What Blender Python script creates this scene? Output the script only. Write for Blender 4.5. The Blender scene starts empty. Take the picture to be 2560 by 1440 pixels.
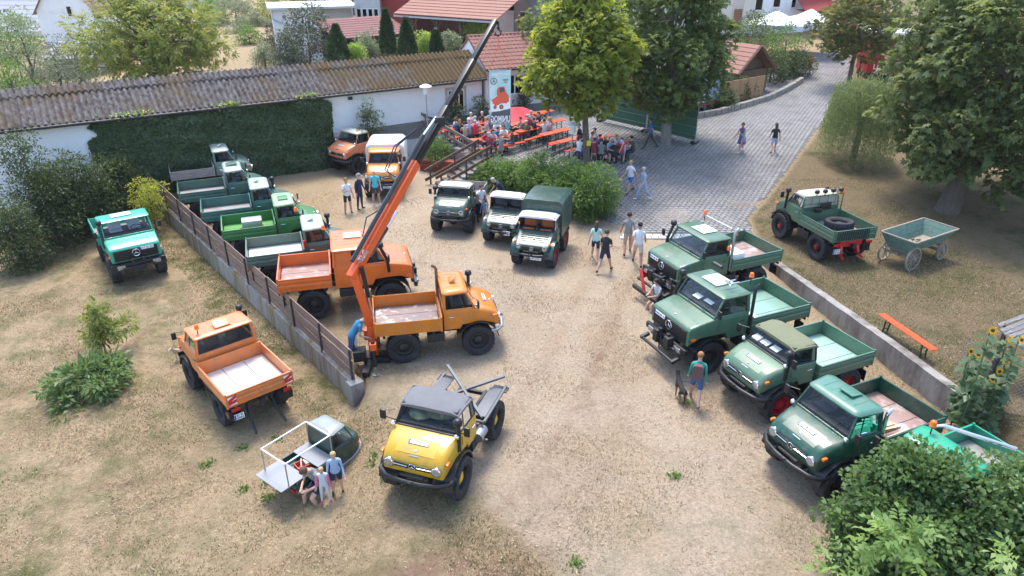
import bpy, bmesh, math, random
import numpy as np
from mathutils import Vector, Matrix
R = math.radians
rng = np.random.default_rng(7)
random.seed(7)
scene = bpy.context.scene
col = scene.collection

# ------------------------------------------------------------------ camera
CH, PITCH, FPX = 11.5, R(26.5), 1762.0          # height, downward pitch, focal length in px of a 2560 px wide picture
cd = bpy.data.cameras.new('camera'); cam = bpy.data.objects.new('camera', cd); col.objects.link(cam)
cam.location = (0, 0, CH); cam.rotation_euler = (R(90) - PITCH, 0, 0)
cd.sensor_width = 36; cd.lens = 36 * FPX / 2560; cd.clip_end = 2000; cd.clip_start = 0.1
scene.camera = cam
# ------------------------------------------------------------------ sky and sun (thinly veiled sun behind the yard)
SUN_EL, SUN_AZ = R(66), R(-14)                     # azimuth measured from +Y towards +X
w = bpy.data.worlds.new('World'); scene.world = w; w.use_nodes = True
nt = w.node_tree; nt.nodes.clear()
sky = nt.nodes.new('ShaderNodeTexSky'); sky.sky_type = 'NISHITA'; sky.sun_disc = False
sky.sun_elevation = SUN_EL; sky.sun_rotation = SUN_AZ
sky.air_density = 1.0; sky.dust_density = 2.2; sky.ozone_density = 1.0; sky.altitude = 300
bg = nt.nodes.new('ShaderNodeBackground'); bg.inputs[1].default_value = 0.15
wo = nt.nodes.new('ShaderNodeOutputWorld')
nt.links.new(sky.outputs[0], bg.inputs[0]); nt.links.new(bg.outputs[0], wo.inputs[0])
sl = bpy.data.lights.new('sun', 'SUN'); sl.energy = 1.25; sl.angle = R(17.0); sl.color = (1, .955, .88)
so = bpy.data.objects.new('sun', sl); col.objects.link(so)
sdir = Vector((math.sin(SUN_AZ) * math.cos(SUN_EL), math.cos(SUN_AZ) * math.cos(SUN_EL), math.sin(SUN_EL)))
so.rotation_euler = sdir.to_track_quat('Z', 'Y').to_euler(); so.location = sdir * 60
scene.view_settings.view_transform = 'Standard'; scene.view_settings.look = 'None'
scene.view_settings.exposure = 1.75; scene.view_settings.gamma = 1; scene.view_settings.use_curve_mapping = False
scene.render.engine = 'CYCLES'
cy = scene.cycles; cy.use_denoising = True; cy.max_bounces = 7; cy.diffuse_bounces = 3; cy.glossy_bounces = 3
cy.transmission_bounces = 4; cy.transparent_max_bounces = 12; cy.caustics_reflective = False; cy.caustics_refractive = False

# ------------------------------------------------------------------ survey helpers: from the photograph to real positions
def ray(x, y):
    a = (x - 1280) / FPX; b = (720 - y) / FPX
    return np.array([a, math.cos(PITCH) + b * math.sin(PITCH), -math.sin(PITCH) + b * math.cos(PITCH)])
def G(x, y, z=0.):                                # point seen at (x, y) that lies at height z
    r = ray(x, y); t = (z - CH) / r[2]; return Vector((r[0] * t, r[1] * t, z))
def AY(x, y, Y):                                  # point seen at (x, y) at distance Y
    r = ray(x, y); t = Y / r[1]; return Vector((r[0] * t, Y, CH + r[2] * t))
def sm(t): t = np.clip(t, 0, 1); return t * t * (3 - 2 * t)
WL0, WL1 = np.array([-4.49, 16.91]), np.array([-18.64, 34.39])      # fence wall, near end and far end
WLd = (WL1 - WL0) / np.linalg.norm(WL1 - WL0); WLn = np.array([-WLd[1], WLd[0]])
if WLn[0] > 0: WLn = -WLn
WR0, WR1 = np.array([9.95, 24.9]), np.array([11.95, 14.6])          # lawn wall, far end and near end
WRd = (WR1 - WR0) / np.linalg.norm(WR1 - WR0); WRn = np.array([-WRd[1], WRd[0]])
if WRn[0] < 0: WRn = -WRn
TB = np.array([(5.2, 28.3), (4.2, 29.4), (-0.9, 35.2), (-2.0, 36.6), (-4.2, 39.8), (-7.35, 44.6), (-11.5, 47.5)])    # edge of the raised terrace
LB = np.array([(9.9, 24.5), (10.64, 29.84), (13.84, 34.63), (17.3, 40.19), (20.92, 46.09), (26, 56), (34, 75), (60, 130)])  # paving / lawn edge
def sdist(P, line):                                # signed distance to a polyline (positive on its right-hand side)
    best = np.full(P.shape[:-1], 1e9); sg = np.zeros(P.shape[:-1])
    for a, b in zip(line[:-1], line[1:]):
        d = b - a; L = d @ d
        t = np.clip(((P - a) @ d) / L, 0, 1)
        q = P - (a + t[..., None] * d); ds = np.hypot(q[..., 0], q[..., 1])
        s = np.sign(d[1] * (P[..., 0] - a[0]) - d[0] * (P[..., 1] - a[1]))
        m = ds < best - 1e-9
        best = np.where(m, ds, best); sg = np.where(m, s, sg)
    return best * np.where(sg == 0, 1, sg)
def GZ(P):
    P = np.asarray(P, float); X = P[..., 0]; Y = P[..., 1]
    v = (P - WL0) @ WLn; u = (P - WL0) @ WLd
    wd = np.where(u > 0, .25, .25 + 1.25 * -u)
    z = -.62 * sm((v + .38) / wd)
    # raised terrace and the paved ramp
    pz = np.interp(Y, [27.8, 31, 36, 42, 50, 62, 110, 400], [0, .2, .85, 1.4, 1.75, 2.4, 5, 16])
    t = sdist(P, TB)
    k = sm(t / .35 + .5)
    k = np.where(Y < 28.0, 0, k)
    z = np.where(t > -2, z * (1 - k) + pz * k, z)
    back = sm((Y - (46.5 + .55 * X)) / 6.0) * (X < -6)
    fb = sm((X / np.maximum(Y, 1) + .52) / .14)
    zb = np.interp(Y, [30, 46, 70, 110, 400], [.6, 1.6, 3.2, 4.5, 14]) * fb + np.interp(Y, [30, 60, 110, 400], [0, .4, .4, 6]) * (1 - fb)
    z = np.where(back > 0, z * (1 - back) + zb * back, z)
    lz = np.interp(Y, [6, 14, 18, 24.5, 30, 36, 42, 50, 62, 110, 400], [.8, .75, .66, .36, .32, .85, 1.38, 1.75, 2.4, 5, 16])
    vr = (P - WR0) @ WRn; ur = (P - WR0) @ WRd
    kr = sm((vr + .04) / .14)
    far = sm((sdist(P, LB)) / .8) * (Y > 24.4)
    kk = np.where(ur > 0, kr, far)
    kk = np.where(Y < 14.6, sm((X - 12.0) / .3), kk)
    z = np.where(kk > 0, z * (1 - kk) + lz * kk, z)
    return z
def gz(x, y): return float(GZ(np.array([[x, y]]))[0])
def GG(x, y):                                     # point of the terrain seen at (x, y)
    z = 0.
    for _ in range(25):
        p = G(x, y, z); z = .5 * z + .5 * gz(p.x, p.y)
    p = G(x, y, z); p.z = gz(p.x, p.y); return p

# ------------------------------------------------------------------ materials
MATS = {}
def nodes_of(m):
    m.use_nodes = True; n = m.node_tree; n.nodes.clear(); return n, n.nodes.new, n.links.new
def pm(name, c, rough=.5, metal=0., var=.12, vs=3., bump=0., bs=60., coat=0., c2=None, c2s=1.5, c2lo=.5, c2hi=.65, spec=.5, aniso=None, world=False):
    """principled paint with noise variation, optional second colour in patches, fine relief"""
    if name in MATS: return MATS[name]
    m = bpy.data.materials.new(name); n, N, L = nodes_of(m)
    out = N('ShaderNodeOutputMaterial'); b = N('ShaderNodeBsdfPrincipled'); L(b.outputs[0], out.inputs[0])
    tc = N('ShaderNodeNewGeometry' if world else 'ShaderNodeTexCoord'); src = tc.outputs['Position' if world else 'Object']
    if aniso:
        mp = N('ShaderNodeMapping'); mp.inputs['Scale'].default_value = aniso; L(src, mp.inputs[0]); src = mp.outputs[0]
    b.inputs['Roughness'].default_value = rough; b.inputs['Metallic'].default_value = metal
    b.inputs['Specular IOR Level'].default_value = spec
    if coat: b.inputs['Coat Weight'].default_value = coat; b.inputs['Coat Roughness'].default_value = .08
    no = N('ShaderNodeTexNoise'); no.inputs['Scale'].default_value = vs; no.inputs['Detail'].default_value = 6; no.inputs['Roughness'].default_value = .65; L(src, no.inputs[0])
    mx = N('ShaderNodeMix'); mx.data_type = 'RGBA'; L(no.outputs[0], mx.inputs[0])
    mx.inputs[6].default_value = (*[v * (1 - 2 * var) for v in c], 1); mx.inputs[7].default_value = (*[min(1, v * (1 + 2 * var)) for v in c], 1)
    last = mx.outputs[2]
    if c2:
        n2 = N('ShaderNodeTexNoise'); n2.inputs['Scale'].default_value = c2s; n2.inputs['Detail'].default_value = 8; n2.inputs['Roughness'].default_value = .7; L(src, n2.inputs[0])
        mr = N('ShaderNodeMapRange'); mr.inputs[1].default_value = c2lo; mr.inputs[2].default_value = c2hi; L(n2.outputs[0], mr.inputs[0])
        m2 = N('ShaderNodeMix'); m2.data_type = 'RGBA'; L(mr.outputs[0], m2.inputs[0]); L(last, m2.inputs[6]); m2.inputs[7].default_value = (*c2, 1); last = m2.outputs[2]
    L(last, b.inputs['Base Color'])
    if bump:
        nb = N('ShaderNodeTexNoise'); nb.inputs['Scale'].default_value = bs; nb.inputs['Detail'].default_value = 5; L(src, nb.inputs[0])
        bp = N('ShaderNodeBump'); bp.inputs['Strength'].default_value = min(1, bump); bp.inputs['Distance'].default_value = .02; L(nb.outputs[0], bp.inputs['Height']); L(bp.outputs[0], b.inputs['Normal'])
    MATS[name] = m; return m
def paint(name, c, dirt=(.20, .165, .125), amt=.62): # vehicle paint with faint road dust
    return pm('paint_' + name, c, rough=.40, var=.14, vs=2.6, coat=.26, c2=tuple(.5 * a + .5 * b for a, b in zip(c, dirt)), c2s=3.2, c2lo=amt - .14, c2hi=amt + .12)
def leafmat(name, c, c2, tr=.45, rough=.45):
    if name in MATS: return MATS[name]
    m = bpy.data.materials.new(name); n, N, L = nodes_of(m)
    out = N('ShaderNodeOutputMaterial'); at = N('ShaderNodeAttribute'); at.attribute_name = 'rnd'
    mx = N('ShaderNodeMix'); mx.data_type = 'RGBA'; L(at.outputs['Fac'], mx.inputs[0]); mx.inputs[6].default_value = (*c, 1); mx.inputs[7].default_value = (*c2, 1)
    d = N('ShaderNodeBsdfPrincipled'); d.inputs['Roughness'].default_value = rough; d.inputs['Specular IOR Level'].default_value = .35; L(mx.outputs[2], d.inputs['Base Color'])
    t = N('ShaderNodeBsdfTranslucent'); hs = N('ShaderNodeHueSaturation'); hs.inputs['Hue'].default_value = .485; hs.inputs['Saturation'].default_value = 1.1; hs.inputs['Value'].default_value = 1.5
    L(mx.outputs[2], hs.inputs['Color']); L(hs.outputs[0], t.inputs[0])
    ms = N('ShaderNodeMixShader'); ms.inputs[0].default_value = tr; L(d.outputs[0], ms.inputs[1]); L(t.outputs[0], ms.inputs[2]); L(ms.outputs[0], out.inputs[0])
    MATS[name] = m; return m
def glassmat(name, tint, mixv=.35, rough=.03):
    if name in MATS: return MATS[name]
    m = bpy.data.materials.new(name); n, N, L = nodes_of(m)
    out = N('ShaderNodeOutputMaterial'); t = N('ShaderNodeBsdfTransparent'); t.inputs[0].default_value = (*tint, 1)
    gl = N('ShaderNodeBsdfGlossy'); gl.inputs['Roughness'].default_value = rough; gl.inputs[0].default_value = (.9, .95, 1, 1)
    lw = N('ShaderNodeLayerWeight'); lw.inputs[0].default_value = mixv
    ms = N('ShaderNodeMixShader'); L(lw.outputs['Fresnel'], ms.inputs[0]); L(t.outputs[0], ms.inputs[1]); L(gl.outputs[0], ms.inputs[2]); L(ms.outputs[0], out.inputs[0])
    MATS[name] = m; return m

# ------------------------------------------------------------------ mesh builder
class MB:
    def __init__(s): s.v = []; s.f = []; s.m = []
    def add(s, vs, fs, mi=0):
        o = len(s.v); s.v += [tuple(p) for p in vs]; s.f += [tuple(i + o for i in f) for f in fs]; s.m += [mi] * len(fs); return s
    def box(s, c, d, rz=0., mi=0, rx=0., ry=0.):
        hx, hy, hz = d[0] / 2, d[1] / 2, d[2] / 2
        vs = [Vector((x, y, z)) for x in (-hx, hx) for y in (-hy, hy) for z in (-hz, hz)]
        if rz or rx or ry:
            M = Matrix.Rotation(rz, 3, 'Z') @ Matrix.Rotation(ry, 3, 'Y') @ Matrix.Rotation(rx, 3, 'X'); vs = [M @ v for v in vs]
        return s.add([v + Vector(c) for v in vs], [(0, 1, 3, 2), (4, 6, 7, 5), (0, 4, 5, 1), (2, 3, 7, 6), (0, 2, 6, 4), (1, 5, 7, 3)], mi)
    def bb(s, x0, x1, y0, y1, z0, z1, mi=0): return s.box(((x0 + x1) / 2, (y0 + y1) / 2, (z0 + z1) / 2), (x1 - x0, y1 - y0, z1 - z0), mi=mi)
    def tube(s, pts, r, n=8, mi=0, closed=False, cap=True):
        pts = [Vector(p) for p in pts]; k = len(pts); rs = r if isinstance(r, (list, tuple)) else [r] * k
        vs = []; ref = None
        for i, p in enumerate(pts):
            a = pts[(i - 1) % k] if (i or closed) else p; b = pts[(i + 1) % k] if (i < k - 1 or closed) else p
            t = (b - a).normalized()
            if ref is None: ref = Vector((0, 0, 1)) if abs(t.z) < .9 else Vector((1, 0, 0))
            u = t.cross(ref).normalized(); ref = u.cross(t).normalized(); vv = ref
            for j in range(n):
                q = 2 * math.pi * j / n; vs.append(p + (u * math.cos(q) + vv * math.sin(q)) * rs[i])
        fs = []
        for i in range(k if closed else k - 1):
            i2 = (i + 1) % k
            for j in range(n): j2 = (j + 1) % n; fs.append((i * n + j, i * n + j2, i2 * n + j2, i2 * n + j))
        if cap and not closed: fs.append(tuple(range(n))[::-1]); fs.append(tuple(range((k - 1) * n, k * n)))
        return s.add(vs, fs, mi)
    def bar(s, a, b, wy, wz, mi=0):                # rectangular bar between two points
        a, b = Vector(a), Vector(b); t = (b - a).normalized(); up = Vector((0, 0, 1)) if abs(t.z) < .95 else Vector((1, 0, 0))
        u = t.cross(up).normalized(); v = u.cross(t).normalized()
        vs = [p + u * i * wy / 2 + v * j * wz / 2 for p in (a, b) for i, j in ((-1, -1), (1, -1), (1, 1), (-1, 1))]
        return s.add(vs, [(3, 2, 1, 0), (4, 5, 6, 7), (0, 1, 5, 4), (1, 2, 6, 5), (2, 3, 7, 6), (3, 0, 4, 7)], mi)
    def lathe(s, prof, c, axis='y', n=24, mi=0, ang=None, rad=None):
        """prof: list of (r, h); revolved about axis through c"""
        vs = []; k = len(prof); full = ang is None
        m = n if full else n + 1
        for j in range(m):
            q = 2 * math.pi * j / n if full else ang[0] + (ang[1] - ang[0]) * j / n
            for i, (r, h) in enumerate(prof):
                rr = r + (rad(i, j) if rad else 0)
                a, b = rr * math.cos(q), rr * math.sin(q)
                p = (a, h, b) if axis == 'y' else (a, b, h) if axis == 'z' else (h, a, b)
                vs.append(Vector(c) + Vector(p))
        fs = []
        for j in range(n):
            j2 = (j + 1) % m
            for i in range(k - 1): fs.append((j * k + i, j * k + i + 1, j2 * k + i + 1, j2 * k + i))
        return s.add(vs, fs, mi)
    def ball(s, c, r, n=10, k=7, mi=0):
        rr = r if isinstance(r, (tuple, list)) else (r, r, r); vs = []; fs = []
        for i in range(k + 1):
            a = math.pi * i / k
            for j in range(n):
                q = 2 * math.pi * j / n; vs.append((c[0] + rr[0] * math.sin(a) * math.cos(q), c[1] + rr[1] * math.sin(a) * math.sin(q), c[2] + rr[2] * math.cos(a)))
        for i in range(k):
            for j in range(n): j2 = (j + 1) % n; fs.append((i * n + j, (i + 1) * n + j, (i + 1) * n + j2, i * n + j2))
        return s.add(vs, fs, mi)
    def prism(s, poly, h0, h1, axis='y', mi=0):    # polygon in the two other axes, extruded along axis
        k = len(poly)
        def P(a, b, h): return (a, h, b) if axis == 'y' else (a, b, h) if axis == 'z' else (h, a, b)
        vs = [P(a, b, h0) for a, b in poly] + [P(a, b, h1) for a, b in poly]
        return s.add(vs, [tuple(range(k)), tuple(range(2 * k - 1, k - 1, -1))] + [(i, (i + 1) % k, k + (i + 1) % k, k + i) for i in range(k)], mi)
    def loft(s, rings, mi=0, caps=True):
        n = len(rings[0]); vs = [p for r in rings for p in r]; fs = []
        for i in range(len(rings) - 1):
            for j in range(n): j2 = (j + 1) % n; fs.append((i * n + j, i * n + j2, (i + 1) * n + j2, (i + 1) * n + j))
        if caps: fs += [tuple(range(n))[::-1], tuple(range((len(rings) - 1) * n, len(rings) * n))]
        return s.add(vs, fs, mi)
    def quad(s, a, b, c, d, mi=0): return s.add([a, b, c, d], [(0, 1, 2, 3)], mi)
    def build(s, name, mats, parent=None, bev=0., smooth=35, seg=2, fix=True):
        me = bpy.data.meshes.new(name); me.from_pydata(s.v, [], s.f)
        mats = mats if isinstance(mats, (list, tuple)) else [mats]
        for m in mats: me.materials.append(m)
        if len(mats) > 1: me.polygons.foreach_set('material_index', s.m)
        if fix or bev:
            bm = bmesh.new(); bm.from_mesh(me)
            bmesh.ops.remove_doubles(bm, verts=bm.verts, dist=1e-5)
            bmesh.ops.recalc_face_normals(bm, faces=bm.faces)
            if bev:
                es = [e for e in bm.edges if len(e.link_faces) == 2 and e.calc_face_angle(0) > R(32)]
                if es: bmesh.ops.bevel(bm, geom=es, offset=bev, segments=seg, profile=.6, affect='EDGES', clamp_overlap=True)
            bm.to_mesh(me); bm.free()
        if smooth:
            me.polygons.foreach_set('use_smooth', [True] * len(me.polygons)); me.set_sharp_from_angle(angle=R(smooth))
        return link(name, me, parent)
def link(name, me, parent=None):
    o = bpy.data.objects.new(name, me); col.objects.link(o)
    if parent: o.parent = parent
    return o
def tag(o, label=None, cat=None, group=None, kind=None):
    for k, v in (('label', label), ('category', cat), ('group', group), ('kind', kind)):
        if v: o[k] = v
    return o
def empty(name, loc, rz=0., label=None, cat=None, group=None, sc=1., rot=None):
    o = bpy.data.objects.new(name, None); col.objects.link(o); o.location = loc
    o.rotation_euler = rot if rot else (0, 0, rz); o.scale = (sc, sc, sc); o.empty_display_size = .2
    return tag(o, label, cat, group)
def clone(o, parent=None):
    c = o.copy(); col.objects.link(c); c.parent = parent
    for ch in o.children: clone(ch, c)
    return c
TXT = {}
def text_mesh(s, size=1., ext=.0, bold=False):
    key = (s, round(size, 4), ext, bold)
    if key in TXT: return TXT[key]
    cu = bpy.data.curves.new('t', 'FONT'); cu.body = s; cu.size = size; cu.extrude = ext; cu.align_x = 'CENTER'; cu.align_y = 'CENTER'; cu.resolution_u = 3
    if bold: cu.offset = .02 * size
    o = bpy.data.objects.new('t', cu); col.objects.link(o)
    me = bpy.data.meshes.new_from_object(o.evaluated_get(bpy.context.evaluated_depsgraph_get()))
    bpy.data.objects.remove(o); bpy.data.curves.remove(cu); TXT[key] = me; return me
def text(name, s, size, mat, parent, M, bold=False, sx=1., squeeze=None):
    me = text_mesh(s, size, .001, bold).copy(); me.materials.clear(); me.materials.append(mat)
    if squeeze:
        xs = [v.co.x for v in me.vertices]; f = squeeze / max(1e-6, max(xs) - min(xs)); sx *= f
    me.transform(M @ Matrix.Diagonal((sx, 1, 1, 1))); return link(name, me, parent)
def frame(o, x, y, z):                             # matrix with given axes
    M = Matrix((x, y, z)).transposed().to_4x4(); M.translation = Vector(o); return M
# ------------------------------------------------------------------ terrain
def ground_mat():
    m = bpy.data.materials.new('dry_ground'); n, N, L = nodes_of(m)
    out = N('ShaderNodeOutputMaterial'); b = N('ShaderNodeBsdfPrincipled'); L(b.outputs[0], out.inputs[0]); b.inputs['Roughness'].default_value = .95; b.inputs['Specular IOR Level'].default_value = .1
    ge = N('ShaderNodeNewGeometry'); pos = ge.outputs['Position']
    at = N('ShaderNodeAttribute'); at.attribute_name = 'mask'; sp = N('ShaderNodeSeparateColor'); L(at.outputs['Color'], sp.inputs[0])
    def noise(sc, det=6, ro=.65, scale3=None, dist=0.):
        x = N('ShaderNodeTexNoise'); x.inputs['Scale'].default_value = sc; x.inputs['Detail'].default_value = det; x.inputs['Roughness'].default_value = ro; x.inputs['Distortion'].default_value = dist
        if scale3:
            mp = N('ShaderNodeMapping'); mp.inputs['Scale'].default_value = scale3; mp.inputs['Rotation'].default_value = (0, 0, .6); L(pos, mp.inputs[0]); L(mp.outputs[0], x.inputs[0])
        else: L(pos, x.inputs[0])
        return x.outputs[0]
    def rng_(src, lo, hi, a=0., c=1.):
        x = N('ShaderNodeMapRange'); x.inputs[1].default_value = lo; x.inputs[2].default_value = hi; x.inputs[3].default_value = a; x.inputs[4].default_value = c; L(src, x.inputs[0]); return x.outputs[0]
    def mix(f, a, c):
        x = N('ShaderNodeMix'); x.data_type = 'RGBA'; L(f, x.inputs[0])
        for i, v in ((6, a), (7, c)):
            if isinstance(v, tuple): x.inputs[i].default_value = (*v, 1)
            else: L(v, x.inputs[i])
        return x.outputs[2]
    def math_(op, a, c):
        x = N('ShaderNodeMath'); x.operation = op
        for i, v in ((0, a), (1, c)):
            if isinstance(v, (int, float)): x.inputs[i].default_value = v
            else: L(v, x.inputs[i])
        x.use_clamp = True; return x.outputs[0]
    straw = mix(rng_(noise(9, 8, .75), .3, .7), (0.246, 0.166, 0.084), (0.504, 0.378, 0.220))
    pale = mix(rng_(noise(14, 8, .75), .3, .7), (0.355, 0.264, 0.188), (0.622, 0.507, 0.375))
    base = mix(math_('MULTIPLY', sp.outputs[1], rng_(noise(.55, 6, .7), .25, .55, .35, 1)), straw, pale)
    fl = rng_(noise(13, 7, .85, dist=.8), .50, .64); base = mix(math_('MULTIPLY', fl, .45), base, (0.096, 0.074, 0.052))       # dark flecks of dead turf
    rd = math_('MULTIPLY', rng_(noise(.9, 7, .75, dist=1.0), .56, .70), .42); base = mix(rd, base, (0.174, 0.100, 0.067))     # trodden reddish earth
    gr = math_('MULTIPLY', sp.outputs[0], rng_(noise(1.1, 8, .7), .42, .62)); base = mix(gr, base, mix(rng_(noise(16, 6, .8), .3, .7), (0.041, 0.052, 0.013), (0.141, 0.155, 0.048)))
    br = math_('MULTIPLY', sp.outputs[2], .8); base = mix(br, base, mix(rng_(noise(12, 8, .8), .32, .68), (0.074, 0.056, 0.033), (0.244, 0.185, 0.111)))
    g2 = math_('MULTIPLY', sp.outputs[2], rng_(noise(.7, 8, .7), .5, .66)); base = mix(g2, base, mix(rng_(noise(20, 6, .8), .3, .7), (0.037, 0.048, 0.015), (0.118, 0.126, 0.044)))
    hsv = N('ShaderNodeHueSaturation'); L(base, hsv.inputs['Color']); L(rng_(noise(38, 5, .8), .25, .75, .68, 1.32), hsv.inputs['Value']); base = hsv.outputs[0]
    at2 = N('ShaderNodeAttribute'); at2.attribute_name = 'rut'; ru = math_('MULTIPLY', at2.outputs['Fac'], rng_(noise(2.2, 8, .75), .35, .6)); base = mix(ru, base, mix(rng_(noise(10, 6, .8), .3, .7), (.15, .085, .055), (.34, .22, .15)))
    L(base, b.inputs['Base Color'])
    h = N('ShaderNodeMath'); h.operation = 'ADD'; L(noise(18, 8, .8), h.inputs[0]); L(noise(60, 4, .7), h.inputs[1])
    bp = N('ShaderNodeBump'); bp.inputs['Strength'].default_value = .9; bp.inputs['Distance'].default_value = .05; L(h.outputs[0], bp.inputs['Height']); L(bp.outputs[0], b.inputs['Normal'])
    return m
def axis(lo, f0, f1, hi, st, grow):
    a = list(np.arange(f0, f1 + st / 2, st)); s_ = st
    while a[-1] < hi: s_ *= grow; a.append(a[-1] + s_)
    s_ = st; b = [f0]
    while b[-1] > lo: s_ *= grow; b.append(b[-1] - s_)
    return np.array(b[:0:-1] + a)
gx = axis(-500, -26, 24, 500, .17, 1.2); gy = axis(-40, 8, 48, 900, .17, 1.18)
XX, YY = np.meshgrid(gx, gy); PP = np.stack([XX, YY], -1); ZZ = GZ(PP)
ZZ = ZZ + .025 * (np.sin(XX * 1.3 + 2 * np.sin(YY * .7)) * np.sin(YY * 1.1 + XX * .4)) * (ZZ < .3) * (YY < 34)
nxg, nyg = len(gx), len(gy)
me = bpy.data.meshes.new('ground')
idx = np.arange(nxg * nyg).reshape(nyg, nxg)
q = np.stack([idx[:-1, :-1], idx[:-1, 1:], idx[1:, 1:], idx[1:, :-1]], -1).reshape(-1, 4)
def fast_mesh(me, co, quads, k=4):
    nv, nf = len(co), len(quads)
    me.vertices.add(nv); me.vertices.foreach_set('co', np.ascontiguousarray(co, dtype=np.float32).ravel())
    me.loops.add(nf * k); me.polygons.add(nf)
    me.loops.foreach_set('vertex_index', np.ascontiguousarray(quads, dtype=np.int32).ravel())
    me.polygons.foreach_set('loop_start', np.arange(nf, dtype=np.int32) * k)
    me.polygons.foreach_set('loop_total', np.full(nf, k, dtype=np.int32))
    me.update(calc_edges=True)
fast_mesh(me, np.stack([XX, YY, ZZ], -1).reshape(-1, 3), q)
vL = (PP - WL0) @ WLn; uL = (PP - WL0) @ WLd
lawn = np.where((PP - WR0) @ WRd > 0, sm(((PP - WR0) @ WRn) / .3), sm(sdist(PP, LB) / .3)) * (YY > 12.0)
lawn = np.where(YY < 14.6, sm((XX - 12) / .3), lawn)
left = sm((vL + .2) / .5)
green = .12 + .55 * left * sm((-(XX) - 5) / 6) + .35 * sm((vL + 3.5) / 2.5) * (uL > -3) * (1 - left) + .25 * sm((13.5 - YY) / 3) + .4 * np.exp(-(((XX + 2.2) / 1.6) ** 2 + ((YY - 10.9) / .8) ** 2))
green += .9 * sm((1.2 - np.abs(vL - .6)) / 1.0) * (uL > 0) * (uL < 30)
pale = sm((XX + 7.5 + .25 * (YY - 20)) / 5) * sm((12.0 - XX) / 4) * (1 - left)
pale = np.maximum(pale, .25 * (1 - lawn))
gcart = np.exp(-(((XX - 14.2) / 3.2) ** 2 + ((YY - 22.3) / 2.0) ** 2))
green = np.clip(green * (1 - lawn) + lawn * 1.2 * gcart, 0, 1)
ca = me.color_attributes.new('mask', 'FLOAT_COLOR', 'POINT')
ca.data.foreach_set('color', np.stack([green, pale * (1 - lawn), lawn, np.ones_like(green)], -1).astype(np.float32).ravel())
def ruts(path, gap, wid, amp):
    pts = np.array([(G(*p).x, G(*p).y) for p in path]); d_ = np.abs(np.abs(sdist(PP, pts)) - gap); return amp * np.exp(-(d_ / wid) ** 2)
rut = ruts([(-150, 1120), (40, 985), (180, 880), (330, 770), (420, 720)], .72, .16, .8) + ruts([(560, 1460), (850, 1410), (1080, 1320), (1250, 1190), (1420, 930), (1490, 760), (1560, 640)], .75, .22, .45) + ruts([(1250, 1460), (1500, 1100), (1530, 930), (1500, 800)], .3, .5, .35) + ruts([(-100, 1300), (200, 1130), (420, 1100)], .7, .15, .5)
rut = rut + .8 * np.exp(-(((XX + 1.2) / 1.8) ** 2 + ((YY - 10.3) / .5) ** 2))
ra = me.attributes.new('rut', 'FLOAT', 'POINT'); ra.data.foreach_set('value', np.clip(rut, 0, 1).astype(np.float32).ravel())
me.polygons.foreach_set('use_smooth', [True] * len(me.polygons)); me.materials.append(ground_mat())
ground = tag(link('ground', me), 'dry trodden yard and lawn around the parked trucks', kind='structure')

# leaf / blade scatter used by all vegetation ------------------------------------------------
def leaf_object(name, C, D, U, ln, wd, mat, parent=None, rnd=None, fold=.25, shape='leaf'):
    """one quad-pair leaf per row: C base point, D direction, U rough normal, ln length, wd width"""
    n = len(C); D = D / np.linalg.norm(D, axis=1, keepdims=True)
    S = np.cross(D, U); S /= np.maximum(np.linalg.norm(S, axis=1, keepdims=True), 1e-6); Nn = np.cross(S, D)
    ln = np.broadcast_to(np.asarray(ln, float), (n,))[:, None]; wd = np.broadcast_to(np.asarray(wd, float), (n,))[:, None]
    if shape == 'blade':
        V = np.stack([C - S * wd * .5, C + S * wd * .5, C + D * ln], 1); F = np.arange(n * 3).reshape(-1, 3); k = 3
    else:
        mid = C + D * ln * .52
        V = np.stack([C, mid + S * wd * .5 + Nn * wd * fold, C + D * ln - Nn * ln * .06, mid - S * wd * .5 + Nn * wd * fold], 1); F = np.arange(n * 4).reshape(-1, 4); k = 4
    me = bpy.data.meshes.new(name); fast_mesh(me, V.reshape(-1, 3), F, k)
    r_ = rng.random(n) if rnd is None else rnd
    at = me.attributes.new('rnd', 'FLOAT', 'POINT'); at.data.foreach_set('value', np.repeat(np.clip(r_, 0, 1), k).astype(np.float32))
    me.materials.append(mat); return link(name, me, parent)
L_dry = leafmat('dry_blade', (.20, .15, .085), (.58, .47, .31), .4, .8)
L_grs = leafmat('grass_blade', (.075, .095, .03), (.26, .25, .09), .3, .7)
def blades(name, n, fn, h, mat, label, cat):
    P = []
    while len(P) < n:
        x = rng.uniform(-20, 18, 20000); y = rng.uniform(9, 34, 20000)
        pr = fn(x, y); k = rng.random(20000) < pr; P += list(zip(x[k], y[k]))
    P = np.array(P[:n]); z = GZ(P); C = np.column_stack([P, z - .005])
    D = np.column_stack([rng.normal(0, .55, n), rng.normal(0, .55, n), np.ones(n)])
    o = leaf_object(name, C, D, rng.normal(0, 1, (n, 3)), h * rng.uniform(.5, 1.3, n), rng.uniform(.012, .03, n), mat, shape='blade')
    return tag(o, label, cat, kind='stuff')
def side_l(x, y): return (np.column_stack([x, y]) - WL0) @ WLn
def side_r(x, y): return (np.column_stack([x, y]) - WR0) @ WRn
def terr(x, y): return sdist(np.column_stack([x, y]), TB) > -.3
def pn(x, y, s): return .5 + .25 * (np.sin(x * s + 1.7 * np.sin(y * s * .8)) + np.sin(y * s * 1.3 + 2.1 * np.sin(x * s * .6)))
def ok(x, y): return ~(terr(x, y) & (y > 27.5) & (sdist(np.column_stack([x, y]), LB) < .2))
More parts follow.
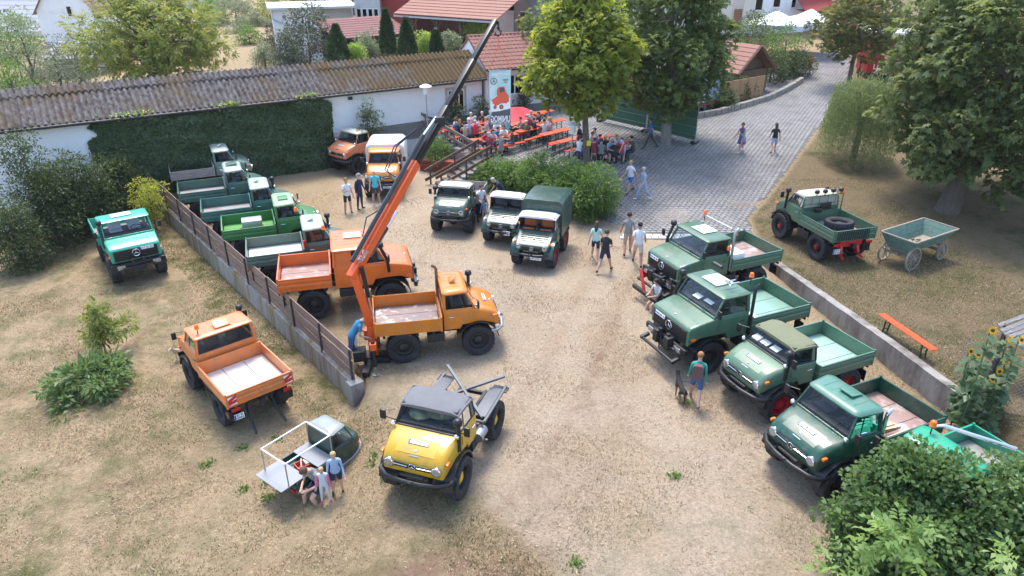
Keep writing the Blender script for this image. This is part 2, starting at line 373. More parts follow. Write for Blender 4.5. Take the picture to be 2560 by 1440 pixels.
blades('dry_grass', 150000, lambda x, y: np.where(side_l(x, y) > .3, .9, np.where(side_r(x, y) > .3, .8, .55)) * (pn(x, y, 1.1) > .42) * ok(x, y) * np.clip(22 / y, 0, 1) ** 2, .07, L_dry, 'short dry straw-coloured grass over the yard', 'grass')
L_lit = leafmat('ground_litter', (.14, .10, .06), (.54, .43, .28), .1, .9)
nl = 0; LP = []
while nl < 60000:
    x_ = rng.uniform(-20, 18, 30000); y_ = rng.uniform(8.5, 34, 30000); k_ = (rng.random(30000) < np.clip(17 / y_, 0, 1) ** 2 * (.25 + .75 * (pn(x_, y_, 1.7) > .5))) & ok(x_, y_); LP.append(np.column_stack([x_[k_], y_[k_]])); nl += k_.sum()
LP = np.concatenate(LP)[:60000]; n_ = len(LP); a_ = rng.uniform(0, 6.283, n_)
tag(leaf_object('ground_litter', np.column_stack([LP, GZ(LP) + .018]), np.column_stack([np.cos(a_), np.sin(a_), rng.normal(0, .12, n_)]), np.column_stack([rng.normal(0, .2, n_), rng.normal(0, .2, n_), np.ones(n_)]), rng.uniform(.04, .13, n_), rng.uniform(.006, .02, n_), L_lit, None, rng.random(n_) ** 1.2), 'dead straw and leaf litter scattered over the yard', 'litter', kind='stuff')
def greenp(x, y):
    l = side_l(x, y); r = side_r(x, y)
    p = np.where((l > .15) & (l < 1.3), .8, 0) + np.where(l > .3, .35 * (pn(x, y, .9) > .6), 0)
    p += np.where(r > .25, .35 * (pn(x, y, 1.2) > .55) + .9 * np.exp(-(((x - 14.2) / 3) ** 2 + ((y - 22.4) / 1.6) ** 2)) + .9 * ((r < .75) & (y < 24)), 0)
    p += .05 * (pn(x + 3, y, 2.3) > .84) * (r < 0) * (l < 0)
    p += .2 * np.exp(-(((x + 2.2) / 1.4) ** 2 + ((y - 10.9) / .6) ** 2))
    return np.clip(p, 0, 1) * ok(x, y)
blades('grass', 42000, greenp, .075, L_grs, 'patches of green grass along the walls and round the cart', 'grass')

# ------------------------------------------------------------------ paved ramp and terrace
M_joint = pm('paving_joint', (.135, .125, .112), .95, var=.3, world=True)
M_pave = pm('paver_concrete', (.275, .26, .245), .85, var=.32, vs=5, world=True, bump=.3, bs=40, c2=(.18, .165, .155), c2s=.8, c2lo=.45, c2hi=.7)
M_kerbst = pm('kerb_stone', (.55, .53, .49), .85, var=.15, world=True, bump=.3)
def in_plaza(P, m=0.):
    y0 = 28.15
    a = (sdist(P, TB) > .15 + m) & (sdist(P, LB) < -.05 - m) & (P[..., 1] > y0 + m) & (P[..., 1] < 64)
    shed = (P - np.array([-1.55, 43.2])) @ np.array([-.45, .893])
    return a & ((shed < -.05) | (P[..., 0] > 3.5)) & (P[..., 0] > -12)
dxp, dyp = .25, .215
hexs = []
for j, y in enumerate(np.arange(28.2, 64, dyp)):
    xs = np.arange(-12, 34, dxp) + (dxp / 2 if j % 2 else 0); hexs.append(np.column_stack([xs, np.full_like(xs, y)]))
hexs = np.concatenate(hexs); hexs = hexs[in_plaza(hexs, .05)]
hexs = hexs[np.argsort(hexs[:, 1] + .15 * np.abs(hexs[:, 0] - 7))]
# joint sheet under the stones
c = .2; gxx, gyy = np.meshgrid(np.arange(-12, 34, c), np.arange(28, 64, c)); cc = np.stack([gxx + c / 2, gyy + c / 2], -1).reshape(-1, 2)
cc = cc[in_plaza(cc, -.03)]
V = (cc[:, None, :] + np.array([(-c / 2, -c / 2), (c / 2, -c / 2), (c / 2, c / 2), (-c / 2, c / 2)])[None]).reshape(-1, 2)
V = np.column_stack([V, GZ(V) + .012]); me = bpy.data.meshes.new('plaza'); fast_mesh(me, V, np.arange(len(V)).reshape(-1, 4)); me.materials.append(M_joint)
plaza = tag(link('pavement', me), 'grey concrete paving sloping up from the yard to the terrace', kind='structure')
ha = [(.0, .108), (.112, .055), (.112, -.055), (.0, -.108), (-.112, -.055), (-.112, .055)]
def hex_v(p, z): return [(p[0] + a, p[1] + b, z) for a, b in ha]
b = MB(); b.add([(a, bb, 0) for a, bb in ha] + [(a * .96, bb * .96, .022) for a, bb in ha], [(i, (i + 1) % 6, 6 + (i + 1) % 6, 6 + i) for i in range(6)] + [(6, 7, 8, 9, 10, 11)])
t_ = b.build('paver', M_pave, None, smooth=0); pmesh = t_.data; bpy.data.objects.remove(t_)
zh = GZ(hexs); eps = .1
sx_ = (GZ(hexs + [eps, 0]) - zh) / eps; sy_ = (GZ(hexs + [0, eps]) - zh) / eps
for i in range(300):
    o = link('paver', pmesh, plaza); o.location = (hexs[i, 0], hexs[i, 1], zh[i] + .008 + random.uniform(0, .006)); o.rotation_euler = (math.atan(sy_[i]), -math.atan(sx_[i]), 0)
HH = hexs[300:]; zr = zh[300:]; hv = np.array(ha); nH = len(HH)
low = np.concatenate([HH[:, None, :] + hv[None], ((zr[:, None] + sx_[300:, None] * hv[None, :, 0] + sy_[300:, None] * hv[None, :, 1]) + .008)[..., None]], -1)
jit = rng.uniform(0, .006, (nH, 1)); hi_ = np.concatenate([HH[:, None, :] + hv[None] * .96, ((zr[:, None] + sx_[300:, None] * hv[None, :, 0] + sy_[300:, None] * hv[None, :, 1]) + .03 + jit)[..., None]], -1)
VV = np.concatenate([low, hi_], 1).reshape(-1, 3); base = np.arange(nH)[:, None, None] * 12
qs = np.array([(i, (i + 1) % 6, 6 + (i + 1) % 6, 6 + i) for i in range(6)] + [(6, 7, 8, 9), (6, 9, 10, 11)])[None] + base
me = bpy.data.meshes.new('paving_stones'); fast_mesh(me, VV, qs.reshape(-1, 4)); me.materials.append(M_pave)
o = link('paving_stones', me, plaza); o['kind'] = 'stuff'
# pale grid of kerb stones between yard and paving
ke = empty('kerb', (0, 0, 0)); tag(ke, 'two rows of pale kerb stones between paving and yard', kind='structure')
for row in range(2):
    for k in range(15):
        b = MB(); b.box((4.75 + .33 * k + .12 * row, 27.75 + .26 * row, gz(6, 27.9) + .03), (.30, .23, .1)); b.build('kerb_stone', M_kerbst, ke, bev=.012, seg=1)

# ------------------------------------------------------------------ walls and fences
M_conc = pm('weathered_concrete', (.29, .275, .25), .9, var=.25, vs=2.5, bump=.5, bs=25, c2=(.12, .10, .085), c2s=1.6, c2lo=.44, c2hi=.66, aniso=(1, 1, .35))
M_conc2 = pm('mossy_concrete', (.30, .28, .25), .9, var=.3, vs=2.5, bump=.5, bs=25, c2=(.20, .135, .03), c2s=.9, c2lo=.47, c2hi=.62, aniso=(2.2, 2.2, .35))
M_board = pm('fence_board', (.24, .15, .11), .8, var=.35, vs=3, bump=.4, bs=25, aniso=(.8, 8, 8), c2=(.36, .30, .26), c2s=2.5, c2lo=.5, c2hi=.7)
M_post = pm('steel_post', (.07, .065, .07), .6, .3, var=.2)
M_earth = pm('earth_fill', (.13, .10, .075), .95, var=.4, vs=6, bump=.8, bs=15, world=True)
aL = math.atan2(WLd[1], WLd[0]); LL = float(np.linalg.norm(WL1 - WL0))
wl = empty('retaining_wall', (WL0[0], WL0[1], 0), aL, 'stained concrete retaining wall below the wooden board fence', 'wall')
yb = -.0                                             # local +x along the wall away from the camera; local +y = left of direction = lower yard side
xx = np.linspace(0, LL, 46); b = MB(); rings = []
for x in xx:
    t = .15 + random.uniform(-.008, .008); rings.append([Vector((x, -t, -.95)), Vector((x, t + .02, -.95)), Vector((x, t, .10 + random.uniform(-.015, .015))), Vector((x, -t, .10))])
b.loft(rings); b.build('wall_body', M_conc2, wl, smooth=0)
b = MB(); b.box((-.05, .05, -.3), (.34, .42, .86)); b.build('end_pier', M_conc, wl, bev=.02)
fe = empty('board_fence', (WL0[0], WL0[1], .10), aL, 'weathered brown board fence on the concrete retaining wall', 'fence')
nsp = 11; sp = LL / nsp
for k in range(nsp + 1):
    b = MB(); b.box((k * sp + (.08 if k == 0 else 0), .06, .5), (.06, .045, 1.06)); b.build('post', M_post, fe, bev=.006, seg=1)
    if k < nsp:
        for row, (zc, hh) in enumerate(((.17, .26), (.50, .30), (.86, .30))):
            x0, x1 = k * sp + .01, (k + 1) * sp - .01; dz0, dz1 = random.uniform(-.02, .02), random.uniform(-.02, .02)
            b = MB(); n_ = 6; rg = []
            for i in range(n_ + 1):
                u = i / n_; x = x0 + (x1 - x0) * u; z = zc + dz0 + (dz1 - dz0) * u + random.uniform(-.007, .007); hf = hh / 2 + random.uniform(-.008, .008)
                rg.append([Vector((x, .0, z - hf)), Vector((x, .028, z - hf)), Vector((x, .028, z + hf)), Vector((x, .0, z + hf))])
            b.loft(rg); b.build('board', M_board, fe, smooth=0)
aR = math.atan2(WRd[1], WRd[0]); LR = float(np.linalg.norm(WR1 - WR0))
wr = empty('retaining_wall', (WR0[0], WR0[1], 0), aR, 'grey concrete retaining wall along the upper lawn behind the green trucks', 'wall')
b = MB(); rings = []
for i, x in enumerate(np.linspace(-.6, LR + .1, 34)):
    p = WR0 + WRd * x; zt = float(np.interp(p[1], [14, 18, 24.5, 25.5], [.80, .72, .44, .3])) + random.uniform(-.008, .008); t = .14
    rings.append([Vector((x, -t, -.6)), Vector((x, t, -.6)), Vector((x, t, zt)), Vector((x, -t, zt))])
b.loft(rings); b.build('wall_body', M_conc, wr, smooth=0)
b = MB(); b.box((LR + .45, -.25, .12), (.7, .5, .5)); b.build('step_block', M_conc, wr, bev=.03)
# ------------------------------------------------------------------ vehicles
M_rub = pm('tyre_rubber', (.022, .022, .025), .8, var=.3, vs=6, c2=(.10, .085, .07), c2s=3, c2lo=.58, c2hi=.8, bump=.2, bs=80)
M_chs = pm('chassis_black', (.018, .018, .02), .55, var=.3, vs=4, c2=(.07, .055, .045), c2s=5, c2lo=.6, c2hi=.8)
M_blk = pm('black_plastic', (.012, .012, .014), .4, var=.1)
M_chr = pm('chrome', (.75, .76, .78), .18, 1., var=.05)
M_alu = pm('bare_metal', (.42, .43, .44), .42, .85, var=.12)
M_lens = pm('lamp_glass', (.42, .45, .48), .12, .75, var=.1, vs=20)
M_amb = pm('amber_glass', (.85, .16, .01), .2, var=.1)
M_red = pm('red_glass', (.5, .01, .01), .2, var=.1)
M_wht = pm('white_plate', (.8, .8, .8), .4, var=.02)
M_blu = pm('plate_blue', (.01, .05, .45), .4)
M_ltr = pm('plate_black', (.01, .01, .012), .5)
M_int = pm('cab_interior', (.02, .02, .022), .7, var=.2)
M_seat = pm('seat_cloth', (.09, .09, .10), .8, var=.2)
M_seatw = pm('seat_grey', (.5, .5, .54), .8, var=.1)
M_redp = pm('red_paint', (.55, .02, .025), .35, var=.08, coat=.3)
M_cvg = pm('canvas_grey', (.15, .15, .155), .85, var=.12, bump=.3, bs=90)
M_cvt = pm('canvas_tan', (.42, .385, .31), .85, var=.08, bump=.3, bs=90)
M_cvo = pm('canvas_olive', (.165, .175, .10), .85, var=.1, bump=.3, bs=90)
M_cvw = pm('canvas_white', (.70, .69, .66), .8, var=.05, bump=.2, bs=70)
M_win = glassmat('vehicle_glass', (.62, .68, .68), .22)
M_winl = glassmat('vehicle_glass_clear', (.85, .88, .88), .2)
M_whatch = pm('white_hatch', (.82, .82, .80), .3, var=.03)
M_fsteel = pm('bed_floor_steel', (.46, .44, .43), .38, .45, var=.1, c2=(.33, .25, .21), c2s=1.6, c2lo=.45, c2hi=.68)
M_fred = pm('bed_floor_primer', (.34, .22, .19), .42, .1, var=.1, c2=(.55, .50, .47), c2s=1.8, c2lo=.5, c2hi=.62)
M_fwood = pm('bed_floor_ply', (.26, .20, .18), .45, var=.12, c2=(.60, .56, .53), c2s=2.2, c2lo=.55, c2hi=.62)
M_fgrn = pm('bed_floor_green', (.22, .36, .28), .32, var=.06, coat=.3)
M_wood = pm('grey_wood', (.32, .29, .26), .8, var=.25, vs=4, aniso=(1, 8, 8), bump=.3, bs=30, c2=(.17, .13, .11), c2s=3)
M_rimk = pm('rim_black', (.02, .02, .022), .5)
M_rimr = pm('rim_red', (.42, .012, .02), .4)
M_rimy = pm('rim_yellow', (.7, .42, .015), .4)
M_rimg = pm('rim_grey', (.16, .16, .17), .5)
TY = {}
def tyre_mesh(r, hw):
    if (r, hw) in TY: return TY[(r, hw)]
    b = MB(); n = 44
    pr = [(r * .56, -hw * .72), (r * .66, -hw * .98), (r * .82, -hw), (r * .93, -hw * .97), (r * .985, -hw * .86), (r, -hw * .45), (r, -.01), (r, .01), (r, hw * .45), (r * .985, hw * .86), (r * .93, hw * .97), (r * .82, hw), (r * .66, hw * .98), (r * .56, hw * .72)]
    def rad(i, j):
        if 4 <= i <= 6: return -.038 * ((j // 1) % 2)
        if 7 <= i <= 9: return -.038 * ((j + 1) % 2)
        return 0
    b.lathe(pr, (0, 0, 0), 'y', n, rad=rad)
    o = b.build('tyre', M_rub, smooth=28); me = o.data; bpy.data.objects.remove(o); TY[(r, hw)] = me; return me
def rim_mesh(r, hw, mat, bolts=8):
    key = ('rim', r, hw, mat.name)
    if key in TY: return TY[key]
    b = MB()
    b.lathe([(r * .59, hw * .78), (r * .555, hw * .70), (r * .53, hw * .25), (r * .42, hw * .12), (r * .30, hw * .22), (r * .22, hw * .28)], (0, 0, 0), 'y', 28, mi=0)
    b.lathe([(r * .60, -hw * .7), (r * .5, -hw * .4), (.001, -hw * .4)], (0, 0, 0), 'y', 20, mi=1)
    b.lathe([(r * .30, hw * .20), (r * .27, hw * .45), (r * .16, hw * .62), (.001, hw * .66)], (0, 0, 0), 'y', 20, mi=2)
    for k in range(bolts):
        q = 2 * math.pi * k / bolts; b.lathe([(.022, hw * .1), (.022, hw * .3), (.001, hw * .3)], (r * .36 * math.cos(q), 0, r * .36 * math.sin(q)), 'y', 6, mi=2)
    o = b.build('rim', [M_rimk if mat in (M_rimy,) else mat, M_rimk, mat], smooth=40); me = o.data; bpy.data.objects.remove(o); TY[key] = me; return me
def wheel(parent, x, y, z, r, hw, mat, side, steer=0., name='wheel'):
    e = empty(name, (x, y, z)); e.parent = parent
    e.rotation_euler = (0, random.uniform(0, 1), 0)
    if side < 0: e.rotation_euler = (0, e.rotation_euler.y, math.pi)
    if steer: e.rotation_euler.z += steer
    link('tyre', tyre_mesh(r, hw), e); link('rim', rim_mesh(r, hw, mat), e); return e
def rrect(w, zb, zt, r, x, rb=.03, n=4):
    pts = []
    for cy, cz, a0, q in ((w - rb, zb + rb, -90, rb), (w - r, zt - r, 0, r), (-w + r, zt - r, 90, r), (-w + rb, zb + rb, 180, rb)):
        for i in range(n + 1):
            a = R(a0 + 90 * i / n); pts.append(Vector((x, cy + q * math.cos(a), cz + q * math.sin(a))))
    return pts
def outline(x0, x1, hw0, hw1, r, z, n=4):           # rounded plan outline: rear width hw0, front width hw1
    pts = []
    for cx, cyy, a0 in ((x1 - r, hw1 - r, 0), (x0 + r, hw0 - r, 90), (x0 + r, -hw0 + r, 180), (x1 - r, -hw1 + r, 270)):
        for i in range(n + 1):
            a = R(a0 + 90 * i / n); pts.append(Vector((cx + r * math.cos(a), cyy + r * math.sin(a), z)))
    return pts
def star(parent, M, r, mat, name='star_emblem'):
    b = MB(); b.tube([(r * math.cos(a), r * math.sin(a), 0) for a in [2 * math.pi * i / 20 for i in range(20)]], r * .1, 5, closed=True)
    for k in range(3):
        a = R(90 + 120 * k); d = Vector((math.cos(a), math.sin(a), 0)); u = Vector((-d.y, d.x, 0)) * r * .17
        b.add([u * .8, -u * .8, d * r, Vector((0, 0, r * .1)), u.cross(Vector((0, 0, 0)))], [(0, 3, 2), (1, 2, 3), (0, 2, 1)])
    o = b.build(name, mat, None, smooth=30); o.data.transform(M); o.parent = parent; return o
def plate(parent, c, xa, s, wdt=.5, h=.11, two=False, up=None):
    """licence plate, centre c, normal xa"""
    n = Vector(xa).normalized(); up = Vector(up or (0, 0, 1)); x = up.cross(n).normalized(); y = n.cross(x)
    M = frame(c, x, y, n)
    if two: wdt, h = .30, .2
    b = MB(); b.box((0, 0, 0), (wdt, h, .016)); p = b.build('licence_plate', M_wht, None, bev=.004, seg=1); p.data.transform(M); p.parent = parent
    b = MB(); b.box((-wdt / 2 + .025, 0, .009), (.045, h * .92, .008)); q = b.build('country_strip', M_blu, None, smooth=0); q.data.transform(M); q.parent = p
    if two:
        a, bb = s.split('/')
        for t, yy in ((a, .048), (bb, -.048)): text('lettering', t, .1, M_ltr, p, M @ Matrix.Translation((.02, yy, .0105)), True, squeeze=.2)
    else: text('lettering', s, h * .85, M_ltr, p, M @ Matrix.Translation((.025, 0, .0105)), True, squeeze=wdt * .8)
    return p
STY = dict(
  round=dict(hb=1.19, tr=.80, r=.54, hw=.19, st=[(0, .87, 1.0, 1.66, .04), (.62, .87, 1.0, 1.66, .04), (.66, .87, 1.14, 1.66, .04), (1.04, .86, 1.16, 1.67, .05), (1.14, .85, 1.16, 1.665, .10), (1.40, .83, 1.15, 1.62, .14), (1.62, .81, 1.10, 1.545, .16), (1.78, .785, 1.02, 1.46, .15), (1.87, .765, .99, 1.33, .09), (1.895, .745, 1.0, 1.24, .04)],
     cr=.12, fb=(1.10, .80, 1.675), ft=(.84, .70, 2.19), rb=(.14, .84, 1.675), rt=(.15, .76, 2.19), rz=2.18, rr=.16, bed=(-2.02, .03, .95, 1.08, .42), nose=1.90, hl=(.60, 1.20, .105), bump=.86),
  boxy=dict(hb=1.325, tr=.86, r=.56, hw=.19, st=[(0, .98, 1.08, 1.84, .03), (.72, .98, 1.08, 1.84, .03), (.76, .98, 1.28, 1.84, .03), (1.2, .97, 1.30, 1.85, .04), (1.28, .965, 1.30, 1.83, .05), (1.7, .945, 1.30, 1.76, .06), (2.02, .93, 1.16, 1.69, .06), (2.08, .925, 1.12, 1.65, .05), (2.115, .91, 1.10, 1.60, .03)],
     cr=.02, fb=(1.24, .91, 1.86), ft=(.93, .86, 2.42), rb=(.04, .95, 1.85), rt=(.06, .88, 2.42), rz=2.40, rr=.07, bed=(-2.38, -.1, 1.04, 1.22, .42), nose=2.12, hl=(.66, .93, .1), bump=.95),
  old=dict(hb=.92, tr=.70, r=.50, hw=.165, st=[(0, .79, .86, 1.40, .04), (.55, .79, .86, 1.40, .04), (.60, .76, 1.02, 1.40, .05), (.68, .72, 1.04, 1.385, .05), (1.1, .71, 1.04, 1.21, .05), (1.36, .70, .98, 1.10, .05), (1.45, .69, .85, 1.05, .05), (1.48, .67, .84, .99, .03)],
     cr=.02, fb=(.68, .72, 1.40), ft=(.60, .70, 1.94), rb=(.03, .76, 1.40), rt=(.04, .72, 1.94), rz=1.93, rr=.10, bed=(-1.72, -.04, .80, .98, .34), nose=1.485, hl=(.53, .98, .085), bump=.72))
def truck(style, P, hd, sc, body, label, group, roof='hard', roofmat=None, bed=True, bedmat=None, floor=None, rim=None, pl=None, plpos='hood', snork=None, beacon=(), stack=None,
          hatch=None, mirrors=True, cr=None, bx=None, seat=None, fender=None, rear_plate=None, tall_head=False, spots=True, bumpmat=None, ribs=True, hbx=None, front='bumper', boards=None, glass=None, wood_side=None, name='utility_truck'):
    S = STY[style]; o = empty(name, (P[0], P[1], P[2]), R(hd), label, 'truck', group, sc)
    body_m, rm = body, (roofmat or body); bm_ = bedmat or body; rimm = rim or M_rimk; hb = hbx or S['hb']; r, hw = S['r'], S['hw']; dx = hb - S['hb']
    cr = S['cr'] if cr is None else cr; gl = glass or M_win
    # wheels, axles, chassis
    for sx in (1, -1):
        for sy in (1, -1): wheel(o, hb * sx, S['tr'] * sy, r, r, hw, rimm, sy)
    zf = S['bed'][3] - .18
    b = MB()
    xb = (bx or S['bed'])[0]
    for sy in (1, -1): b.bb(xb + .12, S['nose'] + dx - .1, .36 * sy - .04, .36 * sy + .04, zf - .12, zf + .02)
    for x in (xb + .2, -hb + .25, -.2, hb - .35): b.bb(x - .04, x + .04, -.36, .36, zf - .1, zf)
    b.bb(-.3, hb - .1, -.26, .26, .62, zf + .02); b.bb(hb - .1, S['nose'] + dx - .12, -.42, .42, zf - .1, zf + .12)
    for x in (hb, -hb):
        b.tube([(x, -S['tr'], r), (x, S['tr'], r)], .085, 8); b.ball((x, 0, r), (.2, .22, .2), 10, 6)
        for sy in (1, -1): b.tube([(x, .45 * sy, r + .05), (x, .45 * sy, zf)], .07, 8); b.tube([(x - .28, .5 * sy, r + .08), (x + .12, .42 * sy, zf - .02)], .028, 6)
    b.build('chassis', M_chs, o, smooth=40)
    b = MB(); b.box((-.12, S['bed'][2] - .30, zf - .2), (.72, .34, .34)); b.build('fuel_tank', M_chs, o, bev=.05)
    b = MB(); b.box((-.15, -S['bed'][2] + .28, zf - .18), (.55, .3, .3)); b.build('battery_box', M_chs, o, bev=.03)
    # cab body
    b = MB(); rings = []
    for i, (x, wd, zb, zt, rr) in enumerate(S['st']): rings.append(rrect(wd, zb, zt, rr, cr if i == 0 else x + dx))
    b.loft(rings); b.build('cab_body', body_m, o, smooth=50 if style == 'round' else 30)
    # hood panel lines / badge / grille
    xw = S['fb'][0] + dx; nose = S['nose'] + dx
    st = [s_ for s_ in S['st'] if s_[0] >= S['fb'][0] - .02]
    b = MB()                                         # hood lid standing a little proud of the wings
    lid = []
    hwid = {'round': .50, 'boxy': .80, 'old': .62}[style]
    for (x, wd, zb, zt, rr) in st[1:(-2 if style == 'round' else -1)]:
        f = hwid if style != 'round' else min(hwid, wd - rr - .03)
        lid.append([Vector((x + dx, y_, zt + dz)) for y_, dz in ((-f, -.03), (-f, .005), (-f * .5, .008), (0, .010), (f * .5, .008), (f, .005), (f, -.03))])
    b.loft(lid); b.build('hood', body_m, o, smooth=40)
    if style == 'old':
        for k in range(6):
            x_ = .78 + .095 * k; z_ = float(np.interp(x_, [q_[0] for q_ in st], [q_[3] for q_ in st])) + .012
            b = MB(); b.tube([(x_ + dx, -.56, z_), (x_ + dx, .56, z_)], .013, 5); b.build('hood_rib', body_m, o)
    if style == 'round':
        zt = 1.30; b = MB(); b.add([(nose + .012, -.48, 1.13), (nose + .012, .48, 1.13), (nose - .01, .48, 1.27), (nose - .01, -.48, 1.27)], [(0, 1, 2, 3)])
        g_ = MB(); g_.box((nose + .004, 0, 1.20), (.03, .92, .13)); gr = g_.build('grille', M_blk, o, bev=.012)
        star(gr, frame((nose + .03, 0, 1.20), (0, 1, 0), (0, 0, 1), (1, 0, 0)), .085, M_chr)
        c_ = MB(); c_.tube([(nose + .025, -.5, 1.21), (nose + .035, -.12, 1.21)], .012, 5); c_.tube([(nose + .025, .5, 1.21), (nose + .035, .12, 1.21)], .012, 5); c_.build('chrome_strip', M_chr, gr)
        c_ = MB(); c_.lathe([(.028, 0), (.028, .008), (.001, .008)], (1.70 + dx, 0, 1.515), 'z', 12); c_.build('round_badge', M_wht, o)
        s_ = MB(); s_.box((1.80 + dx, 0, 1.435), (.012, .24, .022), ry=R(-50)); s_.build('script_badge', M_chr, o)
    elif style == 'boxy':
        g_ = MB(); g_.box((nose + .006, 0, 1.36), (.04, 1.62, .44)); gr = g_.build('grille', M_blk, o, bev=.01)
        for k in range(6):
            s_ = MB(); s_.box((nose + .03, 0, 1.19 + .065 * k), (.02, 1.56, .018)); s_.build('slat', M_blk, gr, smooth=0)
        star(gr, frame((nose + .045, 0, 1.40), (0, 1, 0), (0, 0, 1), (1, 0, 0)), .14, M_chr)
        c_ = MB(); c_.lathe([(.03, 0), (.03, .01), (.001, .01)], (1.95 + dx, 0, 1.725), 'z', 12); c_.build('round_badge', M_wht, o)
        for sy in (1, -1):
            for k in range(2):
                s_ = MB(); s_.box((nose - .052, (.25 + .3 * k) * sy, 1.65), (.02, .2, .022), ry=R(-30)); s_.build('air_slot', M_blk, o, smooth=0)
    else:
        g_ = MB(); g_.box((nose + .0, 0, .935), (.03, .74, .13)); gr = g_.build('grille', M_blk, o, bev=.01)
        star(gr, frame((nose + .02, 0, .94), (0, 1, 0), (0, 0, 1), (1, 0, 0)), .075, M_chr)
        c_ = MB(); c_.lathe([(.03, 0), (.03, .008), (.001, .008)], (1.12 + dx, 0, 1.235), 'z', 12); c_.build('round_badge', M_wht, o)
    # headlights, indicators
    hy, hz, hr = S['hl']
    for sy in (1, -1):
        if style == 'boxy':
            b = MB(); b.box((nose + .16, hy * sy, hz), (.06, .30, .16)); b.build('headlight', M_lens, o, bev=.02)
        else:
            b = MB(); b.lathe([(hr * 1.18, -.06), (hr * 1.2, .02), (hr * 1.05, .035)], (nose + .01, hy * sy, hz), 'x', 18); h_ = b.build('headlight', M_chr, o)
            b = MB(); b.lathe([(hr * 1.06, .03), (hr * .8, .036), (hr * .4, .041), (.001, .043)], (nose + .01, hy * sy, hz), 'x', 18); b.build('lens', M_lens, h_)
        w_ = [s_ for s_ in S['st'] if s_[0] > S['fb'][0] + .3][-4 if style != 'old' else -3]
        b = MB(); b.box((nose - .16, (w_[1] + .015) * sy, {'round': 1.36, 'boxy': 1.32, 'old': 1.12}[style]), (.14, .07, .075)); b.build('indicator', M_amb, o, bev=.02)
    # bumper
    bz = S['bump']; bwid = {'round': .93, 'boxy': 1.0, 'old': .80}[style]
    if style == 'boxy':
        b = MB(); b.box((nose + .08, 0, bz), (.12, 2 * bwid, .20)); b.build('bumper', bumpmat or M_blk, o, bev=.03)
        b = MB(); b.box((nose + .1, 0, bz - .2), (.2, .5, .16)); b.box((nose + .16, .2, bz + .16), (.1, .12, .22)); b.box((nose + .16, -.2, bz + .16), (.1, .12, .22)); b.tube([(nose + .2, -.6, bz - .08), (nose + .2, .6, bz - .08)], .035, 7); b.build('winch_mount', M_chs, o, bev=.015)
    else:
        b = MB(); pts = [(nose - .3, -bwid, bz + .02), (nose - .08, -bwid + .04, bz), (nose + .08, -bwid * .72, bz), (nose + .15, -.25, bz - .01), (nose + .15, .25, bz - .01), (nose + .08, bwid * .72, bz), (nose - .08, bwid - .04, bz), (nose - .3, bwid, bz + .02)]
        b.tube(pts, .062 if style == 'round' else .05, 8); b.build('bumper', bumpmat or M_blk, o, smooth=60)
        b = MB(); b.bar((nose - .2, .4, bz), (nose + .1, .4, bz), .07, .1); b.bar((nose - .2, -.4, bz), (nose + .1, -.4, bz), .07, .1); b.tube([(nose + .06, -.3, bz + .1), (nose + .06, .3, bz + .1)], .04, 7); b.tube([(nose + .15, -.08, bz + .04), (nose + .24, 0, bz + .04), (nose + .15, .08, bz + .04)], .018, 6); b.build('tow_hitch', M_chs, o)
    # greenhouse
    FB, FT, RB, RT = [Vector(S[k]) for k in ('fb', 'ft', 'rb', 'rt')]; low = .06 if (roof == 'soft' and style == 'round') else 0
    FT.z -= low; RT.z -= low
    for v in (FB, FT): v.x += dx
    RB.x += cr - S['cr']; RT.x += cr - S['cr']
    fy = lambda v, s_: Vector((v.x, v.y * s_, v.z))
    fm = body_m if roof == 'hard' else M_blk
    b = MB(); t = .05 if roof == 'hard' else .028
    pr = .034 if roof == 'hard' else .022
    for s_ in (1, -1):
        b.tube([fy(FB, s_), fy(FT, s_)], pr, 7); b.tube([fy(RB, s_), fy(RT, s_)], pr * 1.5, 7)
        b.tube([fy(FT, s_), fy(RT, s_)], pr, 7); b.tube([fy(FB, s_), fy(RB, s_)], pr, 7)
    b.tube([fy(FB, 1), fy(FB, -1)], pr, 7); b.tube([fy(FT, 1), fy(FT, -1)], pr, 7); b.tube([fy(RB, 1), fy(RB, -1)], pr, 7); b.tube([fy(RT, 1), fy(RT, -1)], pr, 7)
    b.build('cab_frame', fm, o, smooth=60)
    def lerp(a, c, u): return a + (c - a) * u
    def pane(name, a, b_, c, d, mat=gl, ins=.05):
        ctr = (a + b_ + c + d) / 4; q = [p + (ctr - p) * ins for p in (a, b_, c, d)]
        m = MB(); m.quad(*q); x = m.build(name, mat, o, smooth=0, fix=False)
        nrm = (q[1] - q[0]).cross(q[2] - q[0]).normalized()
        s_ = MB()                                     # rubber seal round the pane
        for i in range(4):
            e1, e2 = q[i], q[(i + 1) % 4]; s_.tube([e1, e2], .013, 5)
        s_.build('seal', M_blk, x, smooth=60); return x
    ws = pane('windshield', fy(FB, 1), fy(FB, -1), fy(FT, -1), fy(FT, 1), M_winl if glass is None else glass)
    if style == 'old':
        b = MB(); b.tube([Vector((FB.x, 0, FB.z)), Vector((FT.x, 0, FT.z))], .018, 6); b.build('divider', body_m, ws)
    for s_ in (.42, -.34):
        b = MB(); a = Vector((FB.x + .04, FB.y * s_, FB.z + .03)); c = lerp(a, Vector((FT.x + .04, FT.y * (s_ + .35), FT.z)), .42 if style != 'boxy' else .3)
        b.tube([a, c], .009, 5); b.build('wiper', M_blk, ws)
    split = .62
    m0, m1 = lerp(RB, FB, .04), lerp(RT, FT, .06)
